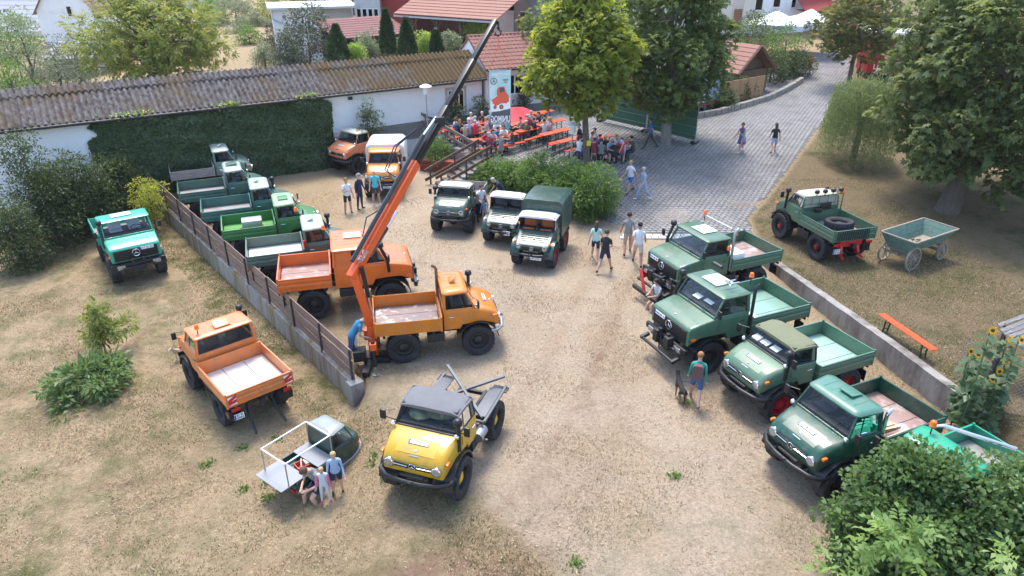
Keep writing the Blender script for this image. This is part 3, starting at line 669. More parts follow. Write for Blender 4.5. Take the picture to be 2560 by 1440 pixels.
    if cr < S['cr'] - .15:                            # long cab: solid rear quarter
        u = (S['cr'] + .1 - cr) / (FB.x - cr)
        m0, m1 = lerp(RB, FB, u), lerp(RT, FT, u + .03)
        for s_ in (1, -1):
            b = MB(); b.quad(fy(RB, s_), fy(m0, s_), fy(m1, s_), fy(RT, s_)); q_ = b.build('quarter_panel', body_m, o, smooth=0, fix=False)
    for s_ in (1, -1):
        if roof == 'soft' and style != 'old':
            u = .18; n0, n1 = lerp(RB, FB, u), lerp(RT, FT, u); pane('side_window', fy(n0, s_), fy(FB, s_), fy(FT, s_), fy(n1, s_))
        else: pane('side_window', fy(m0, s_), fy(FB, s_), fy(FT, s_), fy(m1, s_))
        b = MB(); p0, p1 = lerp(RB, FB, split), lerp(RT, FT, split + .05); b.tube([fy(p0, s_), fy(p1, s_)], .012, 5); b.build('vent_bar', M_blk, o)
        # door: a panel proud of the body, handle
        x0, x1 = max(cr, S['cr']) + .07, FB.x - .12; wd = S['st'][0][1] + .006; zb = S['st'][0][2] + .06; zt = S['st'][0][3] - .05
        xa = {'round': .64, 'boxy': .74, 'old': .56}[style] + dx
        b = MB(); b.prism([(x0, zb), (xa, zb), (min(x1, xa + .12), zb + .22), (x1, zb + .30), (x1, zt), (x0, zt)], wd * s_ - .008, wd * s_ + .008); d = b.build('door', body_m, o, bev=.006, seg=1)
        b = MB(); b.tube([(x0 + .08, (wd + .02) * s_, zt - .16), (x0 + .24, (wd + .02) * s_, zt - .16)], .014, 5); b.build('handle', M_chr if style == 'round' else M_blk, d)
    if roof == 'hard': pane('rear_window', fy(RB, 1), fy(RB, -1), fy(RT, -1), fy(RT, 1), ins=.12)
    else:
        b = MB()
        for s_ in (1, -1):
            u = .17; n0, n1 = lerp(RB, FB, u), lerp(RT, FT, u); e = Vector((-.012, .012 * s_, 0))
            b.quad(fy(RB, s_) + e, fy(n0, s_) + e, fy(n1, s_) + e, fy(RT, s_) + e)
        e = Vector((-.02, 0, 0)); b.quad(fy(RB, 1) + e, fy(RB, -1) + e, fy(RT, -1) + e, fy(RT, 1) + e)
        b.build('canvas_back', rm if rm is not M_cvw else M_cvg, o, smooth=0)
    # roof
    z0, rr = S['rz'] - low, S['rr']; x0, x1 = RT.x - .06, FT.x + .06; h0, h1 = RT.y + .06, FT.y + .06
    b = MB()
    if roof == 'hard':
        rise = .10 if style == 'round' else .07
        b.loft([outline(x0, x1, h0, h1, rr, z0), outline(x0 - .012, x1 + .015, h0 + .012, h1 + .012, rr, z0 + .045), outline(x0 + .025, x1 - .03, h0 - .03, h1 - .03, rr, z0 + rise), outline(x0 + .12, x1 - .14, h0 - .14, h1 - .14, rr, z0 + rise + .022), outline(x0 + .3, x1 - .32, .12, .12, .05, z0 + rise + .03)])
        ro = b.build('roof', rm, o, smooth=50); zt = z0 + rise + .026
        if ribs:
            for k in range(5):
                y = -.44 + .22 * k; m = MB(); m.tube([(x0 + .15, y * h0 / .8, zt - .004), (x1 - .2, y * h0 / .8, zt - .004)], .011, 5); m.build('roof_rib', rm, ro)
    else:
        nx, ny = 7, 9; vs = []
        for i in range(nx):
            u = i / (nx - 1)
            for j in range(ny):
                v = -1 + 2 * j / (ny - 1); x = x0 + (x1 - x0) * u; y = v * (h0 + (h1 - h0) * u)
                z = z0 + .085 - .07 * abs(v) ** 6 - .05 * abs(2 * u - 1) ** 8 - .018 * math.sin(u * math.pi * 2) ** 2 * (1 - v * v) + random.uniform(-.004, .004)
                vs.append((x, y, z))
        fs = [(i * ny + j, i * ny + j + 1, (i + 1) * ny + j + 1, (i + 1) * ny + j) for i in range(nx - 1) for j in range(ny - 1)]
        b.add(vs, fs); edge = [i * ny for i in range(nx)] + [(nx - 1) * ny + j for j in range(1, ny)] + [i * ny + ny - 1 for i in range(nx - 2, -1, -1)] + [j for j in range(ny - 2, 0, -1)]
        k0 = len(b.v); b.v += [(b.v[i][0], b.v[i][1], z0 - .05) for i in edge]; ne = len(edge)
        b.f += [(edge[i], edge[(i + 1) % ne], k0 + (i + 1) % ne, k0 + i) for i in range(ne)]; b.m += [0] * ne
        ro = b.build('canvas_top', rm, o, smooth=45); zt = z0 + .085
    if hatch:
        hm, hx, hy2, hl, hwd, tilt = hatch
        m = MB(); m.box((hx + dx, hy2, zt + .03 + abs(math.sin(tilt)) * hl * .5), (hl, hwd, .03), ry=tilt); m.build('roof_hatch', hm, o, bev=.012)
    # interior
    sm_ = seat or M_seat; b = MB(); b.bb(cr + .05, FB.x - .02, -FB.y + .03, FB.y - .03, FB.z - .02, FB.z + .004); b.build('dark_sill_sheet', M_int, o, smooth=0)  # dark sheet at sill height, painted in for the shade inside the cab
    for s_ in (1, -1):
        b = MB(); b.box((cr + .30, .36 * s_, FB.z + .2), (.13, .48, .42), ry=R(-10)); b.box((cr + .48, .36 * s_, FB.z + .03), (.36, .48, .1)); b.build('seat', sm_, o, bev=.05)
    b = MB(); c = Vector((FB.x - .32, .36, FB.z + .13)); u = Vector((.45, 0, .9)).normalized(); e1 = Vector((0, 1, 0)); e2 = u.cross(e1)
    b.tube([c + (e1 * math.cos(a) + e2 * math.sin(a)) * .2 for a in [2 * math.pi * i / 18 for i in range(18)]], .014, 5, closed=True); b.tube([c, c - u * .25], .02, 5); b.tube([c - e1 * .2, c + e1 * .2], .012, 5); b.build('steering_wheel', M_blk, o)
    b = MB(); b.bb(FB.x - .28, FB.x - .03, -FB.y + .06, FB.y - .06, FB.z - .01, FB.z + .09); b.build('dashboard', M_int, o, bev=.03)
    # fenders
    fmat = fender or M_blk
    for sx in (1, -1):
        for s_ in (1, -1):
            if sx < 0 and style != 'old': continue
            rad = r + .11; y0, y1 = sorted((.50 * s_, (S['st'][0][1] + .07) * s_)); a0, a1 = (R(8), R(172)) if sx > 0 else (R(20), R(160))
            b = MB(); n_ = 14
            ring = []
            for j in range(n_ + 1):
                q = a0 + (a1 - a0) * j / n_; ca, sa = math.cos(q), math.sin(q)
                ring.append([Vector((hb * sx + rr_ * ca, y, r + rr_ * sa)) for rr_, y in ((rad, y0), (rad + .03, y0), (rad + .03, y1), (rad - .02, y1), (rad - .02, y1 - .03 * s_ if s_ > 0 else y1), (rad, y1 - .03))])
            b.loft(ring); b.build('fender', fmat, o, smooth=40)
    # mirrors and lamps on the cab
    if mirrors:
        for s_ in (1, -1):
            b = MB(); y = FB.y * s_; a = Vector((FB.x - .02, y, FB.z + .08)); c = a + Vector((.10, .26 * s_, .12)); b.tube([a, c], .012, 5); b.tube([a + Vector((-.02, 0, .3)), c + Vector((0, 0, .16))], .010, 5)
            mo = b.build('mirror_arm', M_blk, o); b = MB(); b.box(c + Vector((0, .02 * s_, .06)), (.06, .15, .26)); b.build('mirror', M_blk, mo, bev=.025)
    if spots and style == 'round':
        for s_ in (1, -1):
            b = MB(); b.ball((FB.x + .10, (FB.y + .02) * s_, FB.z + .06), (.06, .07, .07), 10, 6); b.build('side_lamp', M_chr, o)
    if snork is not None:
        s_ = snork; b = MB(); x, y = FB.x + .04, (S['fb'][1] + .06) * s_; zt_ = FT.z + .02 if style == 'boxy' else FB.z + .36
        b.tube([(x + .03, y, FB.z - .35), (x, y, FB.z + .1), (x - (.2 if style == 'boxy' else 0), y * .98, zt_)], .055, 9); k = b.build('air_intake', M_blk, o, smooth=60)
        b = MB(); xx = x - (.2 if style == 'boxy' else 0); b.lathe([(.06, -.02), (.105, .02), (.115, .09), (.10, .15), (.05, .18), (.001, .185)], (xx, y * .98, zt_), 'z', 14); b.build('intake_cap', M_blk, k, smooth=60)
    if stack is not None:
        mt, x, y, z0_, z1_ = stack; b = MB(); b.tube([(x, y, z0_), (x, y, z1_ - .12), (x - .04, y, z1_ - .04), (x - .14, y, z1_ + .02)], .05, 9); b.build('exhaust_stack', mt, o, smooth=60)
    for (x, y, z) in beacon:
        b = MB(); b.tube([(x, y, z - .25), (x, y, z)], .016, 6); k = b.build('beacon_post', M_blk, o)
        b = MB(); b.lathe([(.075, 0), (.075, .02), (.066, .03), (.066, .11), (.05, .14), (.001, .155)], (x, y, z), 'z', 12); b.build('beacon', M_amb, k, smooth=50)
    # bed
    X0, X1, W, Z, Hh = bx or S['bed']
    if bed:
        fl = floor or M_fsteel
        b = MB(); b.bb(X0 + .03, X1 - .03, -W + .03, W - .03, Z - .05, Z); b.build('bed_floor', fl, o, bev=.005, seg=1)
        for ys in (-W * .34, W * .34): b = MB(); b.bb(X0 + .06, X1 - .06, ys - .008, ys + .008, Z + .0005, Z + .004); b.build('floor_seam', M_chs, o, smooth=0)
        b = MB()
        for x in np.linspace(X0 + .25, X1 - .25, 4): b.bb(x - .04, x + .04, -W + .06, W - .06, Z - .17, Z - .052)
        b.build('bed_subframe', M_chs, o, smooth=0)
        def board(name, a, c, h, nrm, mat):            # dropside board between a and c, with pressed ribs on the outer face
            a, c = Vector(a), Vector(c); nrm = Vector(nrm); m = MB(); L_ = (c - a)
            if wood_side and name != 'headboard': prof = [(0, -.02), (.022, -.02), (.022, h), (0, h)]
            else: prof = [(-.012, -.03), (.014, -.03), (.014, h * .18), (.032, h * .24), (.032, h * .40), (.014, h * .46), (.014, h * .58), (.032, h * .64), (.032, h * .78), (.014, h * .84), (.034, h * .92), (.034, h), (-.012, h)]
            m.loft([[a + nrm * q + Vector((0, 0, z)) for q, z in prof], [c + nrm * q + Vector((0, 0, z)) for q, z in prof]])
            ob = m.build(name, mat, o, smooth=25)
            if wood_side and name != 'headboard':
                for u in (.08, .5, .92):
                    p = a + L_ * u; k = MB(); k.box(p + nrm * .034 + Vector((0, 0, h * .48)), (.06 if abs(nrm.y) > .5 else .02, .02 if abs(nrm.y) > .5 else .06, h * .98)); k.build('strap', wood_side, ob, smooth=0)
            return ob
        hh = Hh + (.55 if tall_head else .0)
        board('side_board', (X0, W, Z), (X1, W, Z), Hh, (0, 1, 0), bm_); board('side_board', (X0, -W, Z), (X1, -W, Z), Hh, (0, -1, 0), bm_)
        board('tailgate', (X0, -W, Z), (X0, W, Z), Hh, (-1, 0, 0), bm_); board('headboard', (X1, -W, Z), (X1, W, Z), hh + .04, (1, 0, 0), bm_)
        for sx_, x in ((-1, X0), (1, X1)):
            for s_ in (1, -1):
                b = MB(); b.box((x, W * s_, Z + Hh * .48), (.055, .055, Hh + .1)); b.build('corner_post', bm_, o, bev=.01)
        for s_ in (1, -1):
            b = MB(); b.box((X0 - .02, (W - .22) * s_, Z - .16), (.05, .26, .1)); b.build('tail_lamp', M_red, o, bev=.015)
            b = MB(); b.box((X0 + .1, (W - .2) * s_, Z - .42), (.03, .36, .34)); b.build('mud_flap', M_blk, o, bev=.01, seg=1)
        b = MB(); b.tube([(X0 - .1, 0, zf - .05), (X0 + .2, 0, zf - .05)], .05, 7); b.box((X0 - .08, 0, zf - .05), (.1, .16, .16)); b.build('tow_jaw', M_chs, o)
    if pl:
        if plpos == 'hood':
            za = [s_ for s_ in S['st'] if s_[0] >= (1.3 if style == 'round' else .9)]; a_, c_ = za[0], za[1]
            slope = (a_[3] - c_[3]) / (c_[0] - a_[0]); n = Vector((slope, 0, 1)).normalized(); c = Vector(((a_[0] + c_[0]) / 2 + dx, 0, (a_[3] + c_[3]) / 2)) + n * .028
            plate(o, c, n, pl, up=(-1, 0, 0))
        elif plpos == 'grille': plate(o, (nose + .06, -.45, 1.545), (1, 0, .25), pl)
        elif plpos == 'gr2': plate(o, (nose + .06, .42, 1.535), (1, 0, .25), pl)
        elif plpos == 'bump': plate(o, (nose + .17, .2, bz - .12), (1, 0, 0), pl)
        elif plpos == 'bump2': plate(o, (nose + .17, .3, bz - .02), (1, 0, 0), pl, two=True)
    if rear_plate: plate(o, (X0 - .0, W - .28, Z - .44), (-1, 0, 0), rear_plate, two=True)
    return o
# ------------------------------------------------------------------ buildings
M_white = pm('white_render', (.78, .785, .79), .9, var=.06, vs=1.2, bump=.15, bs=50, c2=(.62, .62, .61), c2s=.7, c2lo=.55, c2hi=.8)
M_beige = pm('beige_render', (.66, .60, .50), .9, var=.05, vs=1.2, bump=.15, bs=50)
M_greyr = pm('grey_render', (.22, .21, .20), .9, var=.1)
M_plin = pm('grey_plinth', (.20, .19, .18), .9, var=.15)
M_asb = pm('fibre_cement', (.29, .275, .28), .95, var=.3, vs=7, bump=.5, bs=30, world=True, c2=(.085, .055, .035), c2s=2.6, c2lo=.50, c2hi=.66)
def moss_roof():
    m = pm('mossy_fibre_cement', (.17, .155, .15), .95, var=.45, vs=9, bump=.6, bs=35, world=True, c2=(.045, .032, .026), c2s=4.5, c2lo=.42, c2hi=.60)
    n = m.node_tree; N, L = n.nodes.new, n.links.new; bs_ = [x for x in n.nodes if x.type == 'BSDF_PRINCIPLED'][0]; src = bs_.inputs['Base Color'].links[0].from_socket
    ge = N('ShaderNodeNewGeometry'); no = N('ShaderNodeTexNoise'); no.inputs['Scale'].default_value = .38; no.inputs['Detail'].default_value = 7; no.inputs['Roughness'].default_value = .68; L(ge.outputs['Position'], no.inputs[0])
    sp = N('ShaderNodeSeparateXYZ'); L(ge.outputs['Position'], sp.inputs[0])
    ma = N('ShaderNodeMapRange'); ma.inputs[1].default_value = 38.5; ma.inputs[2].default_value = 43.0; ma.inputs[3].default_value = 0; ma.inputs[4].default_value = .20; L(sp.outputs[1], ma.inputs[0])
    ad = N('ShaderNodeMath'); L(no.outputs[0], ad.inputs[0]); L(ma.outputs[0], ad.inputs[1])
    mr = N('ShaderNodeMapRange'); mr.inputs[1].default_value = .50; mr.inputs[2].default_value = .66; mr.inputs[4].default_value = .85; L(ad.outputs[0], mr.inputs[0])
    mx = N('ShaderNodeMix'); mx.data_type = 'RGBA'; L(mr.outputs[0], mx.inputs[0]); L(src, mx.inputs[6]); mx.inputs[7].default_value = (.11, .065, .016, 1); L(mx.outputs[2], bs_.inputs['Base Color']); return m
M_moss = moss_roof()
M_tile = pm('clay_tile', (.25, .11, .08), .85, var=.3, vs=6, world=True, bump=.3, bs=40, c2=(.20, .10, .08), c2s=2.0, c2lo=.5, c2hi=.7)
M_tile2 = pm('new_clay_tile', (.29, .135, .095), .8, var=.12, vs=5, world=True)
M_tileg = pm('slate_grey_tile', (.20, .19, .21), .8, var=.15, vs=5, world=True)
M_tileb = pm('brown_tile', (.24, .15, .11), .85, var=.2, vs=6, world=True)
M_gut = pm('gutter_dark', (.035, .03, .03), .5, .3)
M_frame = pm('window_frame_white', (.75, .75, .73), .5, var=.04)
M_surr = pm('window_surround', (.42, .41, .36), .8, var=.08)
M_pane = glassmat('window_glass', (.12, .14, .16), .35)
M_dark = pm('dark_room', (.02, .02, .022), .9)
M_curt = pm('curtain_stripe', (.42, .42, .46), .9, var=.35, vs=1.0, aniso=(14, 1, 1))
M_brick = pm('red_brick', (.22, .09, .07), .9, var=.3, vs=9, bump=.4, bs=30)
M_timb = pm('brown_timber', (.13, .075, .045), .8, var=.3, vs=4, aniso=(1, 6, 6), bump=.3)
M_timbl = pm('orange_timber', (.36, .17, .08), .75, var=.2, vs=4, aniso=(6, 6, 1))
M_metal = pm('zinc_sheet', (.50, .52, .54), .45, .5, var=.1)
M_rfelt = pm('red_roof_sheet', (.19, .075, .065), .8, var=.2, vs=3, bump=.2)
M_redw = pm('red_wall', (.33, .05, .04), .8, var=.1)
def wframe(name, A, B, z, label, cat, group=None):
    A, B = Vector(A), Vector(B); return empty(name, (A.x, A.y, z), math.atan2(B.y - A.y, B.x - A.x), label, cat, group), math.hypot(B.x - A.x, B.y - A.y)
def window(p, x0, x1, z0, z1, y=-.0, frame=M_frame, surround=None, bars=1, fill=None, name='window'):
    e = MB(); t = .06
    e.bb(x0, x0 + t, y - .05, y + .03, z0, z1); e.bb(x1 - t, x1, y - .05, y + .03, z0, z1); e.bb(x0 + t, x1 - t, y - .05, y + .03, z0, z0 + t); e.bb(x0 + t, x1 - t, y - .05, y + .03, z1 - t, z1)
    for k in range(bars): x = x0 + (x1 - x0) * (k + 1) / (bars + 1); e.bb(x - .035, x + .035, y - .05, y + .03, z0 + t, z1 - t)
    w_ = e.build(name, frame, p, smooth=0)
    g_ = MB(); g_.bb(x0 + t * .7, x1 - t * .7, y - .015, y - .008, z0 + t * .7, z1 - t * .7); g_.build('pane', M_pane, w_, smooth=0)
    f_ = MB(); f_.bb(x0 + t * .5, x1 - t * .5, y - .006, y + .004, z0 + t * .5, z1 - t * .5); f_.build('curtain' if fill else 'backing', fill or M_dark, w_, smooth=0)
    s_ = MB(); s_.bb(x0 - .05, x1 + .05, y - .14, y - .051, z0 - .06, z0 - .005); s_.build('sill', surround or frame, w_, smooth=0)
    if surround:
        k = MB(); k.bb(x0 - .16, x0 - .004, y - .03, y + .02, z0 - .07, z1 + .16); k.bb(x1 + .004, x1 + .16, y - .03, y + .02, z0 - .07, z1 + .16); k.bb(x0 - .004, x1 + .004, y - .03, y + .02, z1 + .004, z1 + .16); k.build('surround', surround, w_, smooth=0)
    return w_
# --- long shed with the corrugated roof
sh, SL = wframe('long_shed', (-24.4, 29.08), (-1.55, 43.2), 0, 'long white shed with mossy corrugated roof and ivy on its wall', 'shed')
b = MB(); b.bb(0, SL - .05, .30, .55, -1.0, 3.95); b.bb(.02, SL - .07, 4.4, 4.6, -1.0, 3.95); b.bb(0, .25, .551, 4.399, -1.0, 3.9)
b.prism([(.31, 3.7), (4.59, 3.7), (4.55, 3.98), (2.4, 5.05), (.33, 3.98)], SL - .3, SL - .05, 'x'); b.bb(SL - .3, SL - .05, .551, 4.399, -1, 3.699); b.build('wall', M_white, sh, smooth=0)
b = MB(); b.bb(SL - 7.6, SL - .02, .24, .299, .9, 1.85); b.build('plinth', M_plin, sh, smooth=0)
per, nw = .27, 4; sw = per * nw; amp = .07
def sheet(y0, z0, y1, z1, name, mat):
    n_ = nw * 8 + 1; m = MB(); nr = 3; dz = Vector((0, -(z1 - z0), (y1 - y0))).normalized()
    vs = []
    for i in range(nr):
        u = i / (nr - 1)
        for j in range(n_):
            x = sw * j / (n_ - 1); a = amp * (2 * (.5 + .5 * math.cos(2 * math.pi * x / per)) ** .8 - 1); vs.append((x, y0 + (y1 - y0) * u + dz.y * a, z0 + (z1 - z0) * u + dz.z * a))
    m.add(vs, [(i * n_ + j, i * n_ + j + 1, (i + 1) * n_ + j + 1, (i + 1) * n_ + j) for i in range(nr - 1) for j in range(n_ - 1)])
    o_ = m.build(name, mat, None, smooth=80, fix=False); d = o_.data; bpy.data.objects.remove(o_); return d
rf = empty('roof', (0, 0, 0)); rf.parent = sh
s1 = sheet(-.05, 3.98, 1.95, 5.0, 'roof_sheet', M_moss); s2 = sheet(1.80, 4.965, 2.37, 5.255, 'ridge_sheet', M_moss); s3 = sheet(4.75, 3.98, 2.37, 5.20, 'back_sheet', M_asb)
ns = int(SL / sw) + 1
for k in range(ns):
    for nm, d in (('roof_sheet', s1), ('ridge_sheet', s2), ('roof_sheet', s3)):
        o = link(nm, d, rf); o.location = (SL + .1 - (k + 1) * sw, random.uniform(-.02, .02), random.uniform(0, .02) + (0 if d is not s2 else .02))
b = MB(); b.tube([(.1, -.10, 3.90), (SL, -.10, 3.90)], .07, 8); b.build('gutter', M_gut, sh)
b = MB(); b.bb(0, SL, .02, .299, 3.86, 3.92); b.build('soffit', M_timb, sh, smooth=0)
def sh_local(p): return sh.matrix_basis.inverted() @ Vector(p)
bpy.context.view_layer.update()
xa, xb_ = sh_local(G(1094, 245, 2.8)).x, sh_local(G(1162, 245, 3.0)).x
window(sh, xa + .1, xb_ + .25, 2.12, 3.42, .30, surround=M_surr, bars=2, fill=M_curt)
b = MB(); xl = sh_local(G(868, 243, 3.6)).x; b.box((xl, .2, 3.62), (.22, .2, .14)); b.build('flood_lamp', M_blk if 'M_blk' in globals() else M_gut, sh, bev=.02)
b = MB(); b.tube([(SL - .12, .2, 3.85), (SL - .12, .2, 1.5)], .05, 7); b.build('downpipe', M_gut, sh)
# --- annex with the clay tile roof
an, AL = wframe('tiled_annex', (-1.5, 43.45), (5.2, 46.6), 0, 'white annex with red clay tile roof next to the long shed', 'building')
b = MB(); b.bb(0, AL, .3, 5.2, .8, 4.35); b.prism([(.31, 4.351), (5.19, 4.351), (2.75, 5.9)], .0, .25, 'x'); b.build('wall', M_white, an, smooth=0)
b = MB(); b.bb(-.02, AL, .22, .299, .8, 2.05); b.build('plinth', M_plin, an, smooth=0)
window(an, 1.35, 3.2, 2.75, 3.95, .30, bars=2); window(an, 4.0, 5.6, 2.75, 3.95, .30, bars=2)
b = MB(); tw, th_ = .27, .36
for i in range(5):
    pass
prof = [(0, 0), (.03, .035), (.07, .045), (.11, .03), (.15, .012), (.27, .01)]
b.add([(x, 0, z + .03) for x, z in prof] + [(x, th_ + .06, z) for x, z in prof] + [(x, 0, z) for x, z in prof], [(i, i + 1, 7 + i, 6 + i) for i in range(5)] + [(12 + i, 13 + i, 1 + i, i) for i in range(5)])
t_ = b.build('roof_tile', M_tile, None, smooth=60, fix=False); tmesh = t_.data; bpy.data.objects.remove(t_)
pit = math.atan2(5.95 - 4.35, 2.75 + .1); nrow = 9
rt_ = empty('roof', (0, -.10, 4.38)); rt_.parent = an; rt_.rotation_euler = (pit, 0, 0)
for r_ in range(nrow):
    for c_ in range(int((AL + .1) / tw)):
        o = link('roof_tile', tmesh, rt_); o.location = (-.1 + c_ * tw, r_ * th_, .01 + random.uniform(0, .006))
b = MB(); b.bb(-.12, AL + .02, -.02, 3.27, -.06, .0); b.build('roof_deck', M_timb, rt_, smooth=0)
b = MB(); b.prism([(2.6, 5.98), (5.4, 4.3), (5.4, 4.2), (2.6, 5.88)], -.1, AL, 'x'); b.build('rear_roof', M_tile, an, smooth=0)
b = MB(); b.tube([(-.12, 2.78, 5.97), (AL, 2.78, 5.97)], .11, 8); b.build('ridge_tiles', M_tile, an)
b = MB(); b.tube([(0, -.16, 4.33), (AL, -.16, 4.33)], .065, 8); b.build('gutter', M_gut, an)
# --- houses behind: generic gabled house from front corners
def house(name, label, A, B, z, depth, wh, rh, wm, rm, wins=(), over=.3, gable='side', rows=12, doors=()):
    e, L_ = wframe(name, A, B, z, label, 'building')
    b = MB(); b.bb(0, L_, 0, depth, 0, wh)
    if gable == 'front': b.prism([(0, wh + .001), (L_, wh + .001), (L_ / 2, wh + rh)], 0, depth, 'y')
    elif rh: b.prism([(0, wh + .001), (depth, wh + .001), (depth / 2, wh + rh)], 0, L_, 'x')
    b.build('wall', wm, e, smooth=0)
    if rh:
        ro = empty('roof', (0, 0, 0)); ro.parent = e
        if gable == 'front':
            sl_ = rh / (L_ / 2)
            for s_ in (0, 1):
                n_ = rows; m = MB()
                for k in range(n_):
                    u0, u1 = k / n_, (k + 1.12) / n_; xa_ = -over + (L_ / 2 + over) * u0; xb2 = -over + (L_ / 2 + over) * min(u1, 1); za = wh - over * sl_ + (rh + over * sl_) * u0 + .09; zb_ = wh - over * sl_ + (rh + over * sl_) * min(u1, 1) + .05
                    if s_: xa_, xb2 = L_ - xa_, L_ - xb2
                    m.prism([(xa_, za), (xb2, zb_), (xb2, zb_ - .05), (xa_, za - .05)], -over, depth + over, 'y')
                m.build('roof_slope', rm, ro, smooth=0)
        else:
            sl_ = rh / (depth / 2)
            for s_ in (0, 1):
                n_ = rows; m = MB()
                for k in range(n_):
                    u0, u1 = k / n_, (k + 1.12) / n_; ya = -over + (depth / 2 + over) * u0; yb2 = -over + (depth / 2 + over) * min(u1, 1); za = wh - over * sl_ + (rh + over * sl_) * u0 + .09; zb_ = wh - over * sl_ + (rh + over * sl_) * min(u1, 1) + .05
                    if s_: ya, yb2 = depth - ya, depth - yb2
                    m.prism([(ya, za), (yb2, zb_), (yb2, zb_ - .05), (ya, za - .05)], -over, L_ + over, 'x')
                m.build('roof_slope', rm, ro, smooth=0)
    for (x0, x1, z0, z1) in wins: window(e, x0, x1, z0, z1, -.004, bars=0 if x1 - x0 < 1 else 1)
    for (x0, x1, z0, z1, mt) in doors:
        m = MB(); m.bb(x0, x1, -.05, .0, z0, z1); m.build('door', mt, e, smooth=0)
    return e, L_
def flat(p): return (p.x, p.y)
Yh = 62.
a_, c_ = AY(1228, 95, Yh), AY(1380, 88, Yh - 1.5)
house('white_house', 'plain white house with two small windows behind the tiled annex', flat(a_), flat(c_), 2.2, 9, 9.5, 0, M_white, M_tile2, wins=[(1.4, 2.25, 3.85, 5.15), (3.05, 4.0, 3.75, 5.05)])
a_, c_ = AY(1322, 90, 57), AY(1384, 85, 57.5)
house('grey_stair_block', 'windowless grey rendered block beside the white house', flat(a_), flat(c_), 2.2, 5, 10, 0, M_greyr, M_tile2)
b = MB(); p = AY(1309, 95, 50); b.bb(p.x - .36, p.x + .36, 50, 50.7, 1.8, AY(1309, 40, 50).z); ch = b.build('chimney', M_brick, None, smooth=0); tag(ch, 'red brick chimney with a soot-black pot above the tiled annex', 'chimney')
b = MB(); b.bb(p.x - .25, p.x + .25, 50.1, 50.6, AY(1309, 40, 50).z + .001, AY(1309, 30, 50).z); b.build('chimney_pot', M_blk if 'M_blk' in globals() else M_gut, ch, bev=.04)
a_, c_ = AY(1470, 88, 66), AY(1900, 70, 72)
hb_, Lb = house('beige_guesthouse', 'long beige guesthouse behind the chestnut trees', flat(a_), flat(c_), 1.8, 10, 10, 0, M_beige, M_tile2,
     wins=[(3.0, 4.3, 3.0, 4.7), (8.0, 9.2, 3.2, 4.7), (17.2, 18.1, 3.4, 5.0)], doors=[(14.8, 16.0, 1.6, 5.3, pm('doorway_beige', (.55, .48, .40), .9)), (14.95, 15.9, 1.7, 3.6, M_timbl)])  # doorway panel in a darker beige than the wall
a_, c_ = AY(1895, 60, 72), AY(2110, 50, 76)
house('white_restaurant', 'white restaurant wall with small windows behind the white parasols', flat(a_), flat(c_), 1.8, 10, 9, 0, M_white, M_tile2, wins=[(1.4, 2.3, 3.6, 4.9), (3.6, 4.2, 3.5, 5.0), (5.0, 5.9, 3.5, 5.0)])
a_ = AY(2060, 30, 71); b = MB(); b.bb(-1.8, 1.8, 0, 2.2, 0, .05); b.prism([(0, .06), (2.4, .9), (2.4, .96), (0, .12)], -1.8, 1.8, 'x'); o = b.build('awning', M_redw, None, smooth=0); o.location = a_; tag(o, 'dark red awning on the restaurant wall', 'awning')
a_, c_ = AY(2052, 45, 73.5), AY(2200, 40, 73.5)
b = MB(); b.bb(a_.x, c_.x, 73.5, 74.5, 2.0, 11); o = b.build('red_panel_wall', M_redw, None, smooth=0); tag(o, 'deep red wall panel next to the restaurant', 'wall')
# carport with the tiled roof
p0, p1, p2 = AY(1012, 30, 55), AY(1146, 47, 52.5), AY(1240, -6, 58)
e = empty('carport', (p0.x, p0.y, 0), math.atan2(p1.y - p0.y, p1.x - p0.x), 'open timber carport with red tiled roof and stacked firewood', 'carport')
L_ = math.hypot(p1.x - p0.x, p1.y - p0.y); z0 = (p0.z + p1.z) / 2 - .1
m = MB(); n_ = 16; dp, ri = 7.0, 2.6
for k in range(n_):
    u0, u1 = k / n_, (k + 1.12) / n_; m.prism([(-.1 + dp * u0, z0 + ri * u0 + .10), (-.1 + dp * u1, z0 + ri * u1 + .06), (-.1 + dp * u1, z0 + ri * u1), (-.1 + dp * u0, z0 + ri * u0 + .04)], -1.0, L_ + 3.2, 'x')
m.build('roof', M_tile2, e, smooth=0)
m = MB(); m.bb(-1.0, L_ + 3.2, -.12, -.05, z0 - .14, z0 - .02); m.build('gutter', M_metal, e, smooth=0)
for x in (.4, 2.6, L_ - .1):
    m = MB(); m.bb(x - .09, x + .09, .3, .48, 2.0, z0); m.bar((x, .39, z0 - .9), (x + .5, .39, z0 - .15), .1, .1); m.bar((x, .39, z0 - .9), (x - .5, .39, z0 - .15), .1, .1); m.build('post', M_timb, e, smooth=0)
m = MB(); m.bb(.6, L_ + 1.0, 2.6, 3.0, 2.0, z0 + .3); m.build('back_wall', M_brick, e, smooth=0)
m = MB(); m.bb(-.7, .3, .9, 3, 2.0, z0); m.build('brick_pier', M_brick, e, smooth=0)
for i in range(13):
    for j in range(9):
        m = MB(); m.lathe([(.001, 0), (.11, 0), (.11, .6), (.001, .6)], (.75 + .24 * i + .12 * (j % 2), 1.9, 3.35 + .2 * j), 'y', 7); m.build('firewood_log', M_timb, e, smooth=0)
m = MB(); m.ball((2.6, .2, z0 - .9), .16, 10, 8); m.build('lamp_globe', M_wht if 'M_wht' in globals() else M_white, e)
